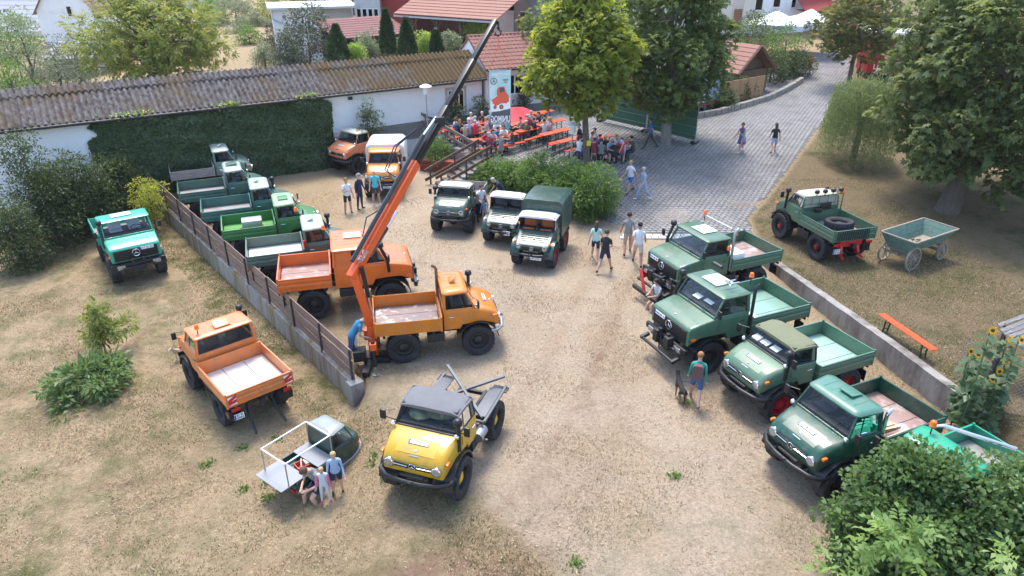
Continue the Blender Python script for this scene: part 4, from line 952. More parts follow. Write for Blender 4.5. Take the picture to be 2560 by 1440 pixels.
# white shed and glazed extension
a_, c_ = AY(692, 118, 58), AY(800, 118, 58.5)
we, WL_ = wframe('white_barn', flat(a_), flat(AY(893, 100, 60)), 2.2, 'low white barn with a flat zinc roof edge behind the shed', 'building')
m = MB(); m.bb(0, WL_ * .55, 0, 5, 0, 4.25); m.bb(WL_ * .55, WL_, 1.8, 5, 0, 4.25); m.build('wall', M_white, we, smooth=0)
m = MB(); m.bb(-.3, WL_ + .3, -.4, 5.4, 4.26, 4.42); m.build('roof', M_metal, we, smooth=0)
m = MB(); m.tube([(0, -.08, 4.2), (0, -.08, 3.6), (1.3, -.08, 3.0)], .05, 6); m.build('downpipe', M_metal, we)
m = MB(); m.bb(WL_ * .551, WL_, 1.7, 1.79, .1, 3.0); m.build('bay_shade_slab', M_dark, we, smooth=0)  # near-black slab painted in for the shade inside the bay
a_, c_ = AY(893, 90, 60), AY(955, 85, 60)
ge_, gL = wframe('glazed_porch', flat(a_), flat(c_), 2.2, 'grey glazed porch with a strip of small panes beside the barn', 'porch')
m = MB(); m.bb(0, gL, .06, 4, 0, 5.2); m.build('wall', M_metal, ge_, smooth=0)
for k in range(4): window(ge_, .1 + k * (gL - .2) / 4, .06 + (k + 1) * (gL - .2) / 4, 3.5, 4.2, .05, bars=0)
window(ge_, .1, gL * .75, 1.2, 3.3, .05, bars=0)
m = MB(); m.bb(-.2, gL + .8, -.3, 4.3, 5.21, 5.35); m.build('roof', M_metal, ge_, smooth=0)
m = MB(); m.bb(gL + .02, gL + 2.2, 1, 6, 0, 9); m.build('red_cladding', M_redw, ge_, smooth=0)
# red lean-to roof
q0, q1, q2, q3 = AY(846, 88, 52), AY(872, 94, 50.5), AY(1010, 62, 53), AY(960, 48, 57)
rl = empty('lean_to', (q1.x, q1.y, 0), math.atan2(q2.y - q1.y, q2.x - q1.x), 'low timber lean-to with a dark red sheet roof', 'shed'); Lr = math.hypot(q2.x - q1.x, q2.y - q1.y)
zz = q1.z
for k in range(9):
    m = MB(); m.prism([(-.1 + .42 * k, zz + .10 * k), (.36 + .42 * k, zz + .10 * k + .085), (.36 + .42 * k, zz + .10 * k + .045), (-.1 + .42 * k, zz + .10 * k - .04)], -1.0, Lr + .6, 'x'); m.build('roof_board', M_rfelt, rl, smooth=0)
m = MB(); m.bb(.5, Lr, .8, .95, 1.8, zz - .1); m.build('wall', M_timb, rl, smooth=0)
m = MB(); m.bar((0.1, .1, 1.9), (.5, .1, zz), .12, .12); m.bar((-.6, .1, zz - .05), (Lr, .1, zz - .05), .1, .12); m.build('post', M_timb, rl, smooth=0)
# far houses on the upper left
a_, c_ = AY(112, 104, 84), AY(252, 92, 84)
house('white_gable_house', 'white gable-end house with two tiny dark windows and brown roof', flat(a_), flat(c_), .2, 16, 3.9, 4.3, M_white, M_tileb, wins=[(3.2, 3.75, 5.9, 6.7), (3.4, 4.0, 3.3, 4.4)], gable='front', over=.35, rows=14)
a_, c_ = AY(-120, 75, 92), AY(102, 75, 92)
house('grey_roofed_house', 'house with a pale grey tiled roof at the far edge', flat(a_), flat(c_), -2, 22, 3.2, 9.0, M_white, pm('pale_grey_tile', (.36, .37, .38), .7, var=.1, world=True), rows=20)
a_, c_ = AY(230, 82, 100), AY(372, 80, 104)
house('slate_roofed_barn', 'barn with one large violet-grey tiled roof behind the white gable house', flat(a_), flat(c_), -1, 22, 2.6, 9.5, M_white, M_tileg, rows=22)
a_, c_ = AY(470, 62, 100), AY(668, 55, 100)
house('pale_far_house', 'pale house with a brown tiled roof beyond the walnut tree', flat(a_), flat(c_), 1.0, 12, 4.6, 4.5, M_white, M_tileb, rows=12, wins=[(1.2, 2.0, 1.5, 3.2), (6.0, 7.0, 1.0, 3.0)])
a_, c_ = AY(108, 140, 64), AY(216, 130, 64)
house('low_outbuilding', 'low outbuilding with a grey corrugated roof below the white gable', flat(a_), flat(c_), -.6, 7, 2.6, 1.0, M_plin, M_asb, rows=5)
a_, c_ = AY(760, 20, 84), AY(890, 18, 84)
th, tl = house('half_timbered_house', 'cream half-timbered house wall at the top of the scene', flat(a_), flat(c_), 2.5, 10, 8, 4, M_beige, M_tile2)
for k in range(6):
    m = MB(); x = .3 + k * (tl - .6) / 5; m.bb(x - .1, x + .1, -.03, 0, 0, 8); m.build('timber_post', M_timb, th, smooth=0)
for z in (3.0, 4.6, 6.2):
    m = MB(); m.bb(0, tl, -.05, -.031, z - .1, z + .1); m.build('timber_rail', M_timb, th, smooth=0)
# hut with the reed screen and trailer by the paving
a_, c_ = AY(1836, 196, 44.0), AY(1935, 190, 47.5)
hu = empty('timber_hut', (AY(1840, 150, 51).x, 51, 0), R(35), 'small dark timber hut with a tiled gable roof beside the paved way', 'hut')
zt = 4.75
for s_ in (1, -1):
    m = MB()
    for k in range(7):
        u0, u1 = k / 7, (k + 1.15) / 7; m.prism([(s_ * (2.0 - 2.0 * u0), zt - 1.5 + 1.7 * u0 + .08), (s_ * (2.0 - 2.0 * min(1, u1)), zt - 1.5 + 1.7 * min(1, u1) + .04), (s_ * (2.0 - 2.0 * min(1, u1)), zt - 1.5 + 1.7 * min(1, u1)), (s_ * (2.0 - 2.0 * u0), zt - 1.5 + 1.7 * u0 + .02)], -2.0, 2.2, 'y')
    m.build('roof_slope', M_tile2, hu, smooth=0)
    for yy in (-1.9, 2.0): m = MB(); m.bar((s_ * 2.0, yy, zt - 1.52), (0, yy, zt + .18), .1, .2); m.build('bargeboard', M_timb, hu, smooth=0)
m = MB(); m.bb(-1.7, 1.7, -1.5, 2, 1.2, zt - 1.4); m.prism([(-1.7, zt - 1.399), (1.7, zt - 1.399), (0, zt - .1)], -1.2, -1.1, 'y'); m.build('wall', M_timb, hu, smooth=0)
M_reed = pm('reed_mat', (.36, .22, .11), .9, var=.4, vs=1.0, aniso=(30, 30, 1))
a_, c_ = GG(1800, 272), GG(1905, 246)
rs, rL = wframe('reed_screen', flat(a_), flat(c_), a_.z - .1, 'tan reed matting screen below the timber hut', 'screen')
for k in range(5):
    m = MB(); m.bb(k * rL / 5 + .01, (k + 1) * rL / 5 - .01, 0, .04, 0, 1.75); m.build('reed_panel', M_reed, rs, smooth=0)
    m = MB(); m.bb(k * rL / 5 - .04, k * rL / 5 + .04, .05, .13, 0, 1.85); m.build('post', M_timb, rs, smooth=0)
# low stone kerb and planter along the paved way
M_stone = pm('planter_stone', (.26, .235, .205), .9, var=.25, bump=.4, bs=20)
pts = [(1742, 298), (1800, 287), (1862, 270), (1925, 250), (1970, 228), (2005, 206)]
pl_ = empty('planter_wall', (0, 0, 0), 0, 'low grey stone planter edge along the paved way', 'wall')
for a_, c_ in zip(pts[:-1], pts[1:]):
    A_, B_ = GG(*a_), GG(*c_); n_ = 4
    for k in range(n_):
        u0 = A_.lerp(B_, k / n_ + .01); u1 = A_.lerp(B_, (k + 1) / n_ - .01); m = MB(); m.bar(u0 + Vector((0, .1, .15)), u1 + Vector((0, .1, .15)), .3, .4 + random.uniform(0, .08)); m.build('stone', M_stone, pl_, bev=.02, seg=1)
# ------------------------------------------------------------------ the parked trucks
def loc(P, hd, lx, ly, sc):                          # truck origin so that local (lx, ly) comes to lie over P
    a = R(hd); return Vector((P[0] - sc * (lx * math.cos(a) - ly * math.sin(a)), P[1] - sc * (lx * math.sin(a) + ly * math.cos(a)), P[2] if len(P) > 2 else 0))
def world(o, p): return o.matrix_basis @ Vector(p)
GRL, GRR, GRM = 'trucks parked in the row along the board fence', 'trucks parked in the row along the lawn wall', 'trucks parked in front of the hedge'
c_turq = paint('turquoise', (0.025, 0.365, 0.238)); c_teal = paint('grey_teal', (0.050, 0.125, 0.089)); c_teal2 = paint('blue_teal', (0.033, 0.132, 0.104)); c_lteal = paint('pale_teal', (0.145, 0.231, 0.184))
c_grn = paint('bright_green', (0.038, 0.187, 0.043)); c_ggrn = paint('grey_green', (0.086, 0.132, 0.098)); c_or = paint('orange', (0.680, 0.140, 0.013)); c_or2 = paint('warm_orange', (0.629, 0.187, 0.009), amt=.6)
c_or3 = paint('faded_orange', (0.663, 0.187, 0.038), amt=.58); c_or4 = paint('salmon_orange', (0.680, 0.230, 0.102)); c_yel = paint('yellow', (.52, .30, .006)); c_dgr = paint('dark_green', (0.013, 0.056, 0.042)); c_dgr2 = paint('deep_green', (0.005, 0.066, 0.039))
c_mgr = paint('moss_green', (0.056, 0.139, 0.080)); c_sgr = paint('sage_green', (0.086, 0.178, 0.107)); c_jgr = paint('field_green', (0.050, 0.096, 0.068)); c_tq2 = paint('sea_green', (0.017, 0.306, 0.170))
c_lroof = paint('pale_roof', (0.363, 0.436, 0.368)); c_wroof = paint('white_roof', (0.475, 0.475, 0.404))
# A turquoise, alone on the lower yard
P = G(350, 690, -.6); A_ = truck('boxy', loc((P.x, P.y, gz(P.x, P.y)), -54, 1.325, 0, .95), -54, .95, c_turq, 'turquoise boxy truck with white seats parked alone on the lower yard', 'trucks on the lower yard', pl='KT JO 85', plpos='gr2', seat=M_seatw, snork=-1, hatch=(M_whatch, .5, -.05, .42, .75, 0), bed=True, glass=M_winl)
# row along the fence, facing away from it
s_ = .95
P = G(1013, 910); D_ = truck('round', loc(P, 11.4, -1.19, -1.0, s_), 11.4, s_, c_or2, 'orange round-cab truck carrying the loading crane at its tail', GRL, floor=M_fwood, tall_head=False, snork=1, stack=(M_rubst if 'M_rubst' in globals() else pm('rusty_pipe', (.20, .09, .05), .8), .06, .52, 1.2, 2.62), hatch=(c_or2, .5, -.05, .26, .36, R(-35)), wood_side=c_or2, pl='TÜ KM 46', bumpmat=M_alu)
P = G(790, 801); C_ = truck('boxy', loc(P, 14.4, -1.325, -1.05, .97), 14.4, .97, c_or, 'bright orange boxy truck with long cab and black air intake', GRL, floor=M_fred, cr=-.52, bx=(-2.38, -.66, 1.04, 1.22, .44), snork=-1, beacon=[(-.75, .75, 2.62)], hatch=(c_wroof, .2, .2, .6, .5, 0), roofmat=c_or)
P = G(690, 727); B5 = truck('round', loc(P, 19, -1.19, -1.0, s_), 19, s_, c_ggrn, 'grey-green round-cab truck with orange seats and black air intake', GRL, floor=pm('bed_floor_white', (.62, .61, .58), .5, var=.1), roofmat=c_lroof, snork=1, beacon=[(-.02, .85, 2.45), (1.15, -.9, 1.95)], seat=pm('seat_orange', (.55, .14, .05), .7), hatch=(c_lroof, .45, 0, .25, .3, R(-25)), tall_head=False)
P = G(625, 657); B4 = truck('round', loc(P, 21, -1.19, -1.0, s_), 21, s_, c_grn, 'bright green round-cab truck with a grey box in its bed', GRL, floor=pm('bed_floor_brightgreen', (.10, .30, .07), .5, var=.1), roofmat=paint('pale_green_roof', (0.277, 0.409, 0.214)), hatch=(c_grn, .5, -.1, .4, .5, 0))
P = G(570, 607); B3 = truck('round', loc(P, 22, -1.19, -1.0, s_), 22, s_, c_teal2, 'blue-teal round-cab truck between the bright green and the grey-teal one', GRL, roofmat=c_lroof, snork=1, hatch=(c_lroof, .42, 0, .22, .28, R(-25)))
P = G(510, 556); B2 = truck('round', loc(P, 24, -1.19, -1.0, s_), 24, s_, c_teal, 'grey-teal round-cab truck with big rear wheels and pale roof', GRL, roofmat=c_lroof, stack=(M_alu, .07, -.78, 1.0, 2.35), hatch=(c_teal, .5, .1, .5, .5, R(-8)), tall_head=False)
P = G(485, 497); B1 = truck('round', loc(P, 26, -1.19, -1.0, s_), 26, s_, c_lteal, 'pale teal truck with a grey wooden bed, last in the row by the ivy', GRL, roofmat=c_lroof, bedmat=M_wood, floor=M_wood, wood_side=M_wood, hatch=(c_lroof, .5, -.1, .24, .3, R(-25)))
# E seen from behind on the lower yard
P = G(553, 1062, -.62); E_ = truck('boxy', loc((P.x, P.y, gz(P.x, P.y)), 131.5, -1.325, 1.05, .88), 131.5, .88, c_or3, 'faded orange boxy truck seen from behind on the lower yard', 'trucks on the lower yard', floor=pm('bed_floor_bleached', (.62, .56, .50), .55, var=.1, c2=(.48, .42, .36), c2s=2), snork=-1, beacon=[(.25, .72, 2.68)], hatch=(c_or3, .35, -.05, .4, .5, R(-18)), rear_plate='BT W/474H', ribs=True)
# G yellow
P = G(1165, 1240); G_ = truck('round', loc(P, -109, 1.19, 1.0, s_), -109, s_, c_yel, 'yellow round-cab truck with grey canvas top and bare grey rear frame', 'trucks in the open yard', roof='soft', roofmat=M_cvg, rim=M_rimy, bed=False, pl='N AF 1H', snork=1)
# H, I behind
P = G(900, 437); H_ = truck('round', loc(P, -128, 1.19, 1.0, s_), -128, s_, c_or4, 'salmon orange round-cab truck under the ivy wall', 'orange trucks parked below the terrace', roofmat=c_wroof, pl='KU M 30')
P = G(965, 489); I_ = truck('round', loc(P, -86, 1.19, 0, s_), -86, s_, paint('amber_orange', (0.680, 0.230, 0.017)), 'orange truck with a white tarpaulin body behind the three men', 'orange trucks parked below the terrace', bed=True, bedmat=M_cvw, snork=1, pl='WUN A 5', plpos='bump')
# J, K, L
P = G(1134, 577); J_ = truck('round', loc(P, -101, 1.19, 0, .90), -101, .90, c_jgr, 'green round-cab truck with tan canvas top and tall air intake', GRM, roof='soft', roofmat=M_cvt, pl='BA MF 44', snork=-1, floor=M_fred, wood_side=None, bedmat=M_wood)
P = G(1262, 604); K_ = truck('old', loc(P, -107, .92, 0, .97), -107, .97, c_dgr, 'small dark green veteran truck with white canvas top and open bed', GRM, roof='soft', roofmat=M_cvw, pl='BA/U 4H', plpos='bump2', fender=c_dgr, mirrors=False)
P = G(1337, 662); L_ = truck('old', loc(P, -107, .92, 0, .97), -107, .97, c_dgr, 'dark green veteran truck with tall box body and red wheels', GRM, roof='soft', roofmat=M_cvw, rim=M_rimr, bed=False, pl='LIF U711', plpos='bump', fender=c_dgr, mirrors=False, seat=pm('seat_rust', (.45, .10, .03), .7))
# M, N, O, P, Q along the lawn wall
hR = -156
P = G(1957, 622, 1.62); M_ = truck('boxy', loc((P.x, P.y, 0), hR, -2.38, 1.04, .97), hR, .97, c_mgr, 'moss green boxy truck with red front linkage and white tool box', GRR, floor=M_fred, snork=-1, beacon=[(-.12, -.75, 2.75), (.2, 1.1, 2.1), (-.15, .95, 2.55)], hatch=(M_whatch, .45, 0, .62, .72, 0), pl='BA UM 100', plpos='grille', stack=(M_alu, -.08, .98, 1.2, 2.75))
P = G(2027, 757, 1.62); N_ = truck('boxy', loc((P.x, P.y, 0), hR, -2.38, 1.04, .97), hR, .97, c_mgr, 'moss green boxy truck with air horns on its roof and empty bed', GRR, floor=M_fgrn, snork=-1, beacon=[(-.12, .7, 2.85)], hatch=(M_whatch, .45, -.1, .62, .72, 0), pl='HAS UN 12', plpos='grille', stack=(M_blk, -.06, 1.0, 1.0, 2.70))
P = G(2188, 875, 1.46); O_ = truck('round', loc((P.x, P.y, 0), hR, -2.02, .95, .96), hR, .96, c_sgr, 'sage green round-cab truck with olive canvas top and red wheels', GRR, roof='soft', roofmat=M_cvo, rim=M_rimr, floor=pm('bed_floor_sage', (.32, .50, .42), .35, var=.05, coat=.3), pl='SÜW AS 80', snork=1)
P = G(2365, 1040, 1.46); P_ = truck('round', loc((P.x, P.y, 0), hR, -2.02, .95, .96), hR, .96, c_dgr2, 'deep green round-cab truck with laths in its bed beside the hazel bush', GRR, floor=M_fred, roofmat=paint('green_roof', (0.066, 0.185, 0.131)), hatch=(paint('green_roof', (0.066, 0.185, 0.131)), .38, .05, .36, .4, R(-6)), pl='BA GM 403H', stack=(M_chr, -.03, .80, 1.0, 2.15))
P = G(2640, 1182, 1.46); Q_ = truck('round', loc((P.x, P.y, 0), hR, -2.02, .95, .96), hR, .96, c_tq2, 'sea green truck half hidden behind the hazel bush', GRR, floor=M_fsteel, beacon=[(.35, -.5, 2.5)], pl='KT Q 90')
# R on the lawn
P = G(2030, 650, .36); R_ = truck('round', loc((P.x, P.y, gz(P.x, P.y) + .02), 106, -1.19, 1.0, .97), 106, .97, c_mgr, 'green truck with a spare wheel and roof lamps on the lawn', 'trucks on the lawn', roof='soft', roofmat=M_cvt, rim=M_rimk, snork=1, rear_plate='SW AT/211H')
# ---- fittings of single trucks
def part(o, name, mat, f, bev=0., smooth=40):
    b = MB(); f(b); return b.build(name, mat, o, bev=bev, smooth=smooth)
def rail(b, pts, r=.02, n=6): b.tube(pts, r, n)
# D: loading crane at the tail
CR = empty('crane', (0, 0, 0)); CR.parent = D_
DI = D_.matrix_basis.inverted()
def d(p): return DI @ Vector(p)
M_cro = pm('crane_orange', (.72, .10, .015), .4, var=.08, coat=.3); M_hyd = pm('hydraulic_black', (.012, .012, .014), .3)
el = AY(884, 684, 18.1); tip = AY(1238, 52, 25.0); bs0 = AY(925, 905, 18.15); bs1 = AY(930, 830, 18.2); j1 = AY(1030, 432, 18.1 + (25 - 18.1) * .36)
bm1 = el.lerp(tip, .40)
part(CR, 'column', M_cro, lambda b: (b.bar(d(bs1 + Vector((0, 0, -.75))), d(bs1 + Vector((0, 0, .25))), .30, .30), b.bar(d(bs1 + Vector((-.25, .1, -.1))), d(bs1 + Vector((.2, .1, -.1))), .3, .35)), .03)
part(CR, 'base_frame', M_chs, lambda b: (b.bar(d(bs1 + Vector((-.1, -.95, -.9))), d(bs1 + Vector((-.1, .95, -.9))), .22, .2), b.box(d(bs1 + Vector((-.35, -.35, -.55))), (.4, .4, .35)), b.bar(d(bs1 + Vector((.5, 0, -.85))), d(bs1 + Vector((-.3, 0, -.85))), .5, .18)), .02)
part(CR, 'inner_boom', M_cro, lambda b: b.bar(d(bs1 + Vector((0, 0, .12))), d(el), .20, .24), .03)
axis_b = (tip - el).normalized()
part(CR, 'main_boom', M_cro, lambda b: (b.bar(d(el - axis_b * .15), d(bm1), .24, .30)), .03)
part(CR, 'lattice_plate', M_alu, lambda b: (b.bar(d(bm1 - axis_b * 1.5 + Vector((-.12, -.16, .02))), d(bm1 - axis_b * .25 + Vector((-.12, -.16, .02))), .02, .16)), 0)
for k, (u0, u1, wd) in enumerate(((.38, .62, .20), (.60, .82, .17), (.80, 1.0, .145))):
    part(CR, 'boom_extension', M_hyd, lambda b, u0=u0, u1=u1, wd=wd: b.bar(d(el.lerp(tip, u0)), d(el.lerp(tip, u1)), wd, wd * 1.25), .015)
ofs = Vector((-.10, -.1, .24))
part(CR, 'hydraulic_cylinder', M_hyd, lambda b: (b.tube([d(el.lerp(tip, .02) + ofs), d(el.lerp(tip, .48) + ofs)], .07, 8)))
part(CR, 'cylinder_rod', M_chr, lambda b: (b.tube([d(el.lerp(tip, .48) + ofs), d(el.lerp(tip, .56) + ofs * .7)], .035, 8)))
k1, k2 = AY(922, 640, 18.75), AY(992, 528, 20.1)
part(CR, 'lift_cylinder', M_hyd, lambda b: b.tube([d(k1), d(k1.lerp(k2, .62))], .085, 9)); part(CR, 'lift_rod', M_chr, lambda b: b.tube([d(k1.lerp(k2, .6)), d(k2)], .045, 9))
kk1, kk2 = AY(932, 790, 18.15), AY(904, 668, 18.15)
part(CR, 'knuckle_cylinder', M_hyd, lambda b: b.tube([d(kk1.lerp(kk2, .4)), d(kk2)], .07, 9)); part(CR, 'knuckle_rod', M_chr, lambda b: b.tube([d(kk1), d(kk1.lerp(kk2, .4))], .04, 9))
hs = bm1 + Vector((-.25, -.1, .2))
for k in range(2): part(CR, 'hose', M_blk, lambda b, k=k: b.tube([d(hs + axis_b * (-.9 + .15 * k)), d(hs + axis_b * -.5 + Vector((-.35 - .08 * k, 0, .0))), d(hs + axis_b * .3 + Vector((-.42 - .08 * k, 0, .1))), d(hs + axis_b * 1.0 + Vector((-.1, 0, .1)))], .022, 6))
part(CR, 'hose', M_blk, lambda b: b.tube([d(el.lerp(tip, .22) + Vector((-.2, -.1, .1))), d(el.lerp(tip, .2) + Vector((-.55, -.1, .0))), d(el.lerp(tip, .16) + Vector((-.5, -.1, -.25))), d(el.lerp(tip, .14) + Vector((-.15, -.1, -.05)))], .02, 6))
part(CR, 'joint_clamp', M_blk, lambda b: (b.box(d(el.lerp(tip, .565)), (.34, .34, .3)), b.tube([d(el.lerp(tip, .565) + Vector((-.3, 0, .12))), d(el.lerp(tip, .565) + Vector((.35, 0, -.12)))], .03, 6)), .02)
hk = tip + Vector((.10, 0, -.02))
part(CR, 'hook', M_blk, lambda b: (b.tube([d(tip), d(hk)], .03, 6), b.tube([d(hk), d(hk + Vector((0, 0, -.14)))], .035, 8), b.ball(d(hk + Vector((0, 0, -.2))), .06, 8, 6), b.tube([d(hk + Vector((.0, 0, -.24))), d(hk + Vector((.09, 0, -.32))), d(hk + Vector((.07, 0, -.42))), d(hk + Vector((-.02, 0, -.46))), d(hk + Vector((-.1, 0, -.4))), d(hk + Vector((-.09, 0, -.34)))], .03, 8)))
for yy, name in ((-.95, 'outrigger'),):
    q = AY(934, 880, 17.35); g0 = Vector((q.x, q.y, 0))
    part(CR, 'outrigger', M_blk, lambda b: (b.tube([d(g0 + Vector((0, 0, 1.15))), d(g0 + Vector((0, 0, .3)))], .06, 8), b.bar(d(g0 + Vector((0, 0, .95))), d(bs1 + Vector((-.05, 0, -.85))), .14, .14)))
    part(CR, 'outrigger_foot', M_alu, lambda b: (b.tube([d(g0 + Vector((0, 0, .32))), d(g0 + Vector((0, 0, .03)))], .03, 8), b.lathe([(.001, .05), (.12, .04), (.12, 0), (.001, 0)], d(g0), 'z', 12)))
    part(CR, 'outrigger_bracket', M_cro, lambda b: b.box(d(g0 + Vector((0, 0, .98))), (.2, .2, .22)), .02)
    part(CR, 'control_levers', M_wht, lambda b: [b.tube([d(bs1 + Vector((-.45, -.3 + .08 * k, -.35))), d(bs1 + Vector((-.5, -.3 + .08 * k, -.1)))], .012, 5) for k in range(5)])
xd = (el - bm1).normalized()
nv = Vector((0, -1, .25)).normalized(); sxv = axis_b; nv = (nv - sxv * nv.dot(sxv)).normalized(); up_ = nv.cross(sxv)
for s_t, u, sz, mt in (('TLC', .055, .2, M_wht), ('40.2', .10, .12, M_blk)):
    M4 = frame(el.lerp(tip, u) + nv * .158, sxv, up_, nv); text('lettering', s_t, sz, mt, CR, DI @ M4, True)
part(CR, 'maker_sticker', M_alu, lambda b: b.bar(d(el.lerp(tip, .03) + nv * .157 + up_ * -.02), d(el.lerp(tip, .075) + nv * .157 + up_ * -.06), .01, .1))
# banner hanging from the hook (seen from behind, so its writing is mirrored)
M_strap = pm('orange_strap', (.85, .14, .03), .7)
tl, tr, bl = AY(1223, 176, 25), AY(1277, 176, 25), AY(1229, 311, 25)
wB, hB = (tr - tl).length, tl.z - bl.z; cB = (tl + tr) / 2
ba = empty('banner', (cB.x, cB.y, cB.z), R(5), 'pale blue printed banner hanging from the crane hook, its lettering mirrored', 'banner')
M_bB = pm('banner_cloth', (.42, .66, .66), .8, var=.04, c2=(.62, .74, .74), c2s=1.2); M_bD = pm('banner_dark', (.09, .10, .12), .8); M_bO = pm('banner_print_red', (.75, .13, .07), .8); M_bW = pm('banner_print_white', (.85, .86, .86), .8)
b = MB(); nx_, nz_ = 6, 12
def bp_(u, v): return Vector(((u - .5) * wB, .02 * math.sin(u * 5 + v * 3), -v * hB))
b.add([bp_(i / nx_, j / nz_) for j in range(nz_ + 1) for i in range(nx_ + 1)], [(j * (nx_ + 1) + i, j * (nx_ + 1) + i + 1, (j + 1) * (nx_ + 1) + i + 1, (j + 1) * (nx_ + 1) + i) for j in range(nz_) for i in range(nx_)])
b.build('cloth', M_bB, ba, smooth=60)
def flatp(name, poly, mat, dy): m = MB(); m.add([((u - .5) * wB, -.02 - dy, -v * hB) for u, v in poly], [tuple(range(len(poly)))]); return m.build(name, mat, ba, smooth=0, fix=False)
flatp('dark_panel', [(0.01, .83), (.99, .83), (.99, .99), (.01, .99)], M_bD, .004); flatp('ground_print', [(.05, .83), (.1, .76), (.5, .73), (.98, .68), (.98, .83)], M_bD, .005)
flatp('cloud_print', [(.03, .62), (.12, .50), (.3, .46), (.5, .42), (.75, .44), (.97, .52), (.97, .70), (.5, .74), (.05, .76)], M_bW, .006)
tk = flatp('truck_print', [(.10, .53), (.36, .46), (.34, .36), (.42, .30), (.70, .29), (.78, .40), (.90, .46), (.92, .56), (.80, .60), (.55, .60), (.30, .65), (.14, .60)], M_bO, .008)
flatp('truck_window', [(.48, .31), (.68, .31), (.70, .385), (.47, .40)], M_bD, .010)
for cx_, cz_, rr_ in ((.25, .67, .075), (.55, .665, .10)):
    flatp('truck_wheel', [(cx_ + rr_ * math.cos(a), cz_ + rr_ * wB / hB * 1.15 * math.sin(a)) for a in [2 * math.pi * i / 18 for i in range(18)]], M_bD, .010)
    flatp('truck_rim', [(cx_ + rr_ * .62 * math.cos(a), cz_ + rr_ * .62 * wB / hB * 1.15 * math.sin(a)) for a in [2 * math.pi * i / 18 for i in range(18)]], M_bO, .012)
MX = Matrix.Diagonal((-1, 1, 1, 1))
def btext(s, u, v, sz, mat, sq): text('lettering', s, sz, mat, ba, frame(((u - .5) * wB, -.036, -v * hB), (1, 0, 0), (0, 0, 1), (0, -1, 0)) @ MX, True, squeeze=sq)
btext('UNIMOG', .5, .895, .30, M_bW, wB * .92); btext('HISTORIC UNIMOG TREFFEN', .5, .965, .09, M_bW, wB * .9); btext('UNIMOG TREFFEN', .5, .075, .12, M_bW, wB * .86); btext('MAIN', .75, .17, .07, M_bD, wB * .25); btext('2022', .75, .21, .06, M_bD, wB * .15)
star(ba, frame(((.2 - .5) * wB, -.035, -.19 * hB), (1, 0, 0), (0, 0, 1), (0, -1, 0)), wB * .14, M_bD)
b = MB(); b.tube([(-wB * .54, 0, 0), (wB * .54, 0, 0)], .018, 6); b.tube([(-wB * .5, 0, -hB), (wB * .5, 0, -hB)], .014, 6); b.build('rod', M_alu, ba)
hb0 = ba.matrix_basis.inverted() @ (hk + Vector((0, 0, -.46))); kn = hb0.lerp(Vector((0, 0, 0)), .24)
b = MB(); b.tube([hb0, kn], .012, 5); b.tube([kn, (-wB * .5, 0, .02)], .012, 5); b.tube([kn, (wB * .5, 0, .02)], .012, 5); b.build('strap', M_strap, ba)
# C: side badge, indicator post; B5 lettering on the dropside
text('lettering', 'UNIMOG', .12, M_alu, B5, frame((-.95, -1.0 - .02, 1.3), (1, 0, 0), (0, 0, 1), (0, -1, 0)), True)
part(B5, 'red_marker', M_red, lambda b: b.box((.1, -.97, 1.75), (.1, .12, .3)), .02)
# B4: box in its bed and red struts
o = MB(); o.box((0, 0, .24), (.75, .55, .48)); bx_ = o.build('tool_box', M_alu, None, bev=.01); p = world(B4, (-.85, -.15, 1.09)); bx_.location = p; bx_.rotation_euler = (0, 0, R(21)); tag(bx_, 'grey metal box standing in the bright green truck bed', 'box')
for (x0, y0, x1, y1) in ((-1.75, -.5, -1.2, -.25), (-1.25, -.75, -.95, -.42), (-.5, -.55, -.42, -.2)):
    part(B4, 'red_strut', M_redp, lambda b, q=(x0, y0, x1, y1): b.tube([(q[0], q[1], 1.11), (q[2], q[3], 1.32)], .025, 6))
# E: red and white warning squares, lower links
for s_ in (1, -1):
    w_ = part(E_, 'warning_panel', M_wht, lambda b: b.box((-2.43, .88 * s_, 1.42), (.012, .26, .28)))
    for k in (-1, 0.6): part(w_, 'red_stripe', M_redp, lambda b, k=k: b.add([(-2.440, .88 * s_ + y_, 1.42 + z_) for y_, z_ in ((-.13, .02 + .1 * k), (-.13, .13 + .1 * k), (.13, -.02 + .05 * k + .05), (.13, -.13 + .05 * k + .05))], [(0, 1, 2, 3)]), smooth=0)
    part(E_, 'lower_link', M_chs, lambda b: (b.tube([(-1.9, .35 * s_, .75), (-2.5, .45 * s_, .35), (-2.75, .48 * s_, .2)], .045, 7), b.tube([(-2.1, .35 * s_, 1.05), (-2.4, .43 * s_, .42)], .03, 6)))
part(E_, 'tail_pipe', pm('rusty_pipe', (.20, .09, .05), .8), lambda b: b.tube([(-1.6, .9, .7), (-2.2, 1.0, .72)], .05, 8))
# G: bare rear frame with chequer plates and cross braces
zr = 1.06; M_gfr = pm('grey_frame_paint', (.12, .123, .13), .5, .1, var=.12)
part(G_, 'frame_plate', M_gfr, lambda b: [b.bb(-1.75, -.45, y - .17, y + .17, zr + .08, zr + .11) for y in (-.72, .72)], .004)
part(G_, 'cross_brace', M_gfr, lambda b: (b.bar((-.35, .85, zr + .15), (-2.05, -.85, zr + .32), .07, .06), b.bar((-.35, -.85, zr + .15), (-2.05, .85, zr + .32), .07, .06)))
part(G_, 'side_rail', M_gfr, lambda b: [b.bar((-2.0, y, zr + .06), (-.3, y, zr + .06), .06, .06) for y in (-.92, .92)] + [b.bar((x, -.92, zr + .05), (x, .92, zr + .05), .06, .06) for x in (-.3,)])
for s_ in (1, -1): part(G_, 'mud_guard', M_blk, lambda b: b.bb(-1.95, -1.70, s_ * .8 - .22, s_ * .8 + .22, zr + .02, zr + .06), .01)
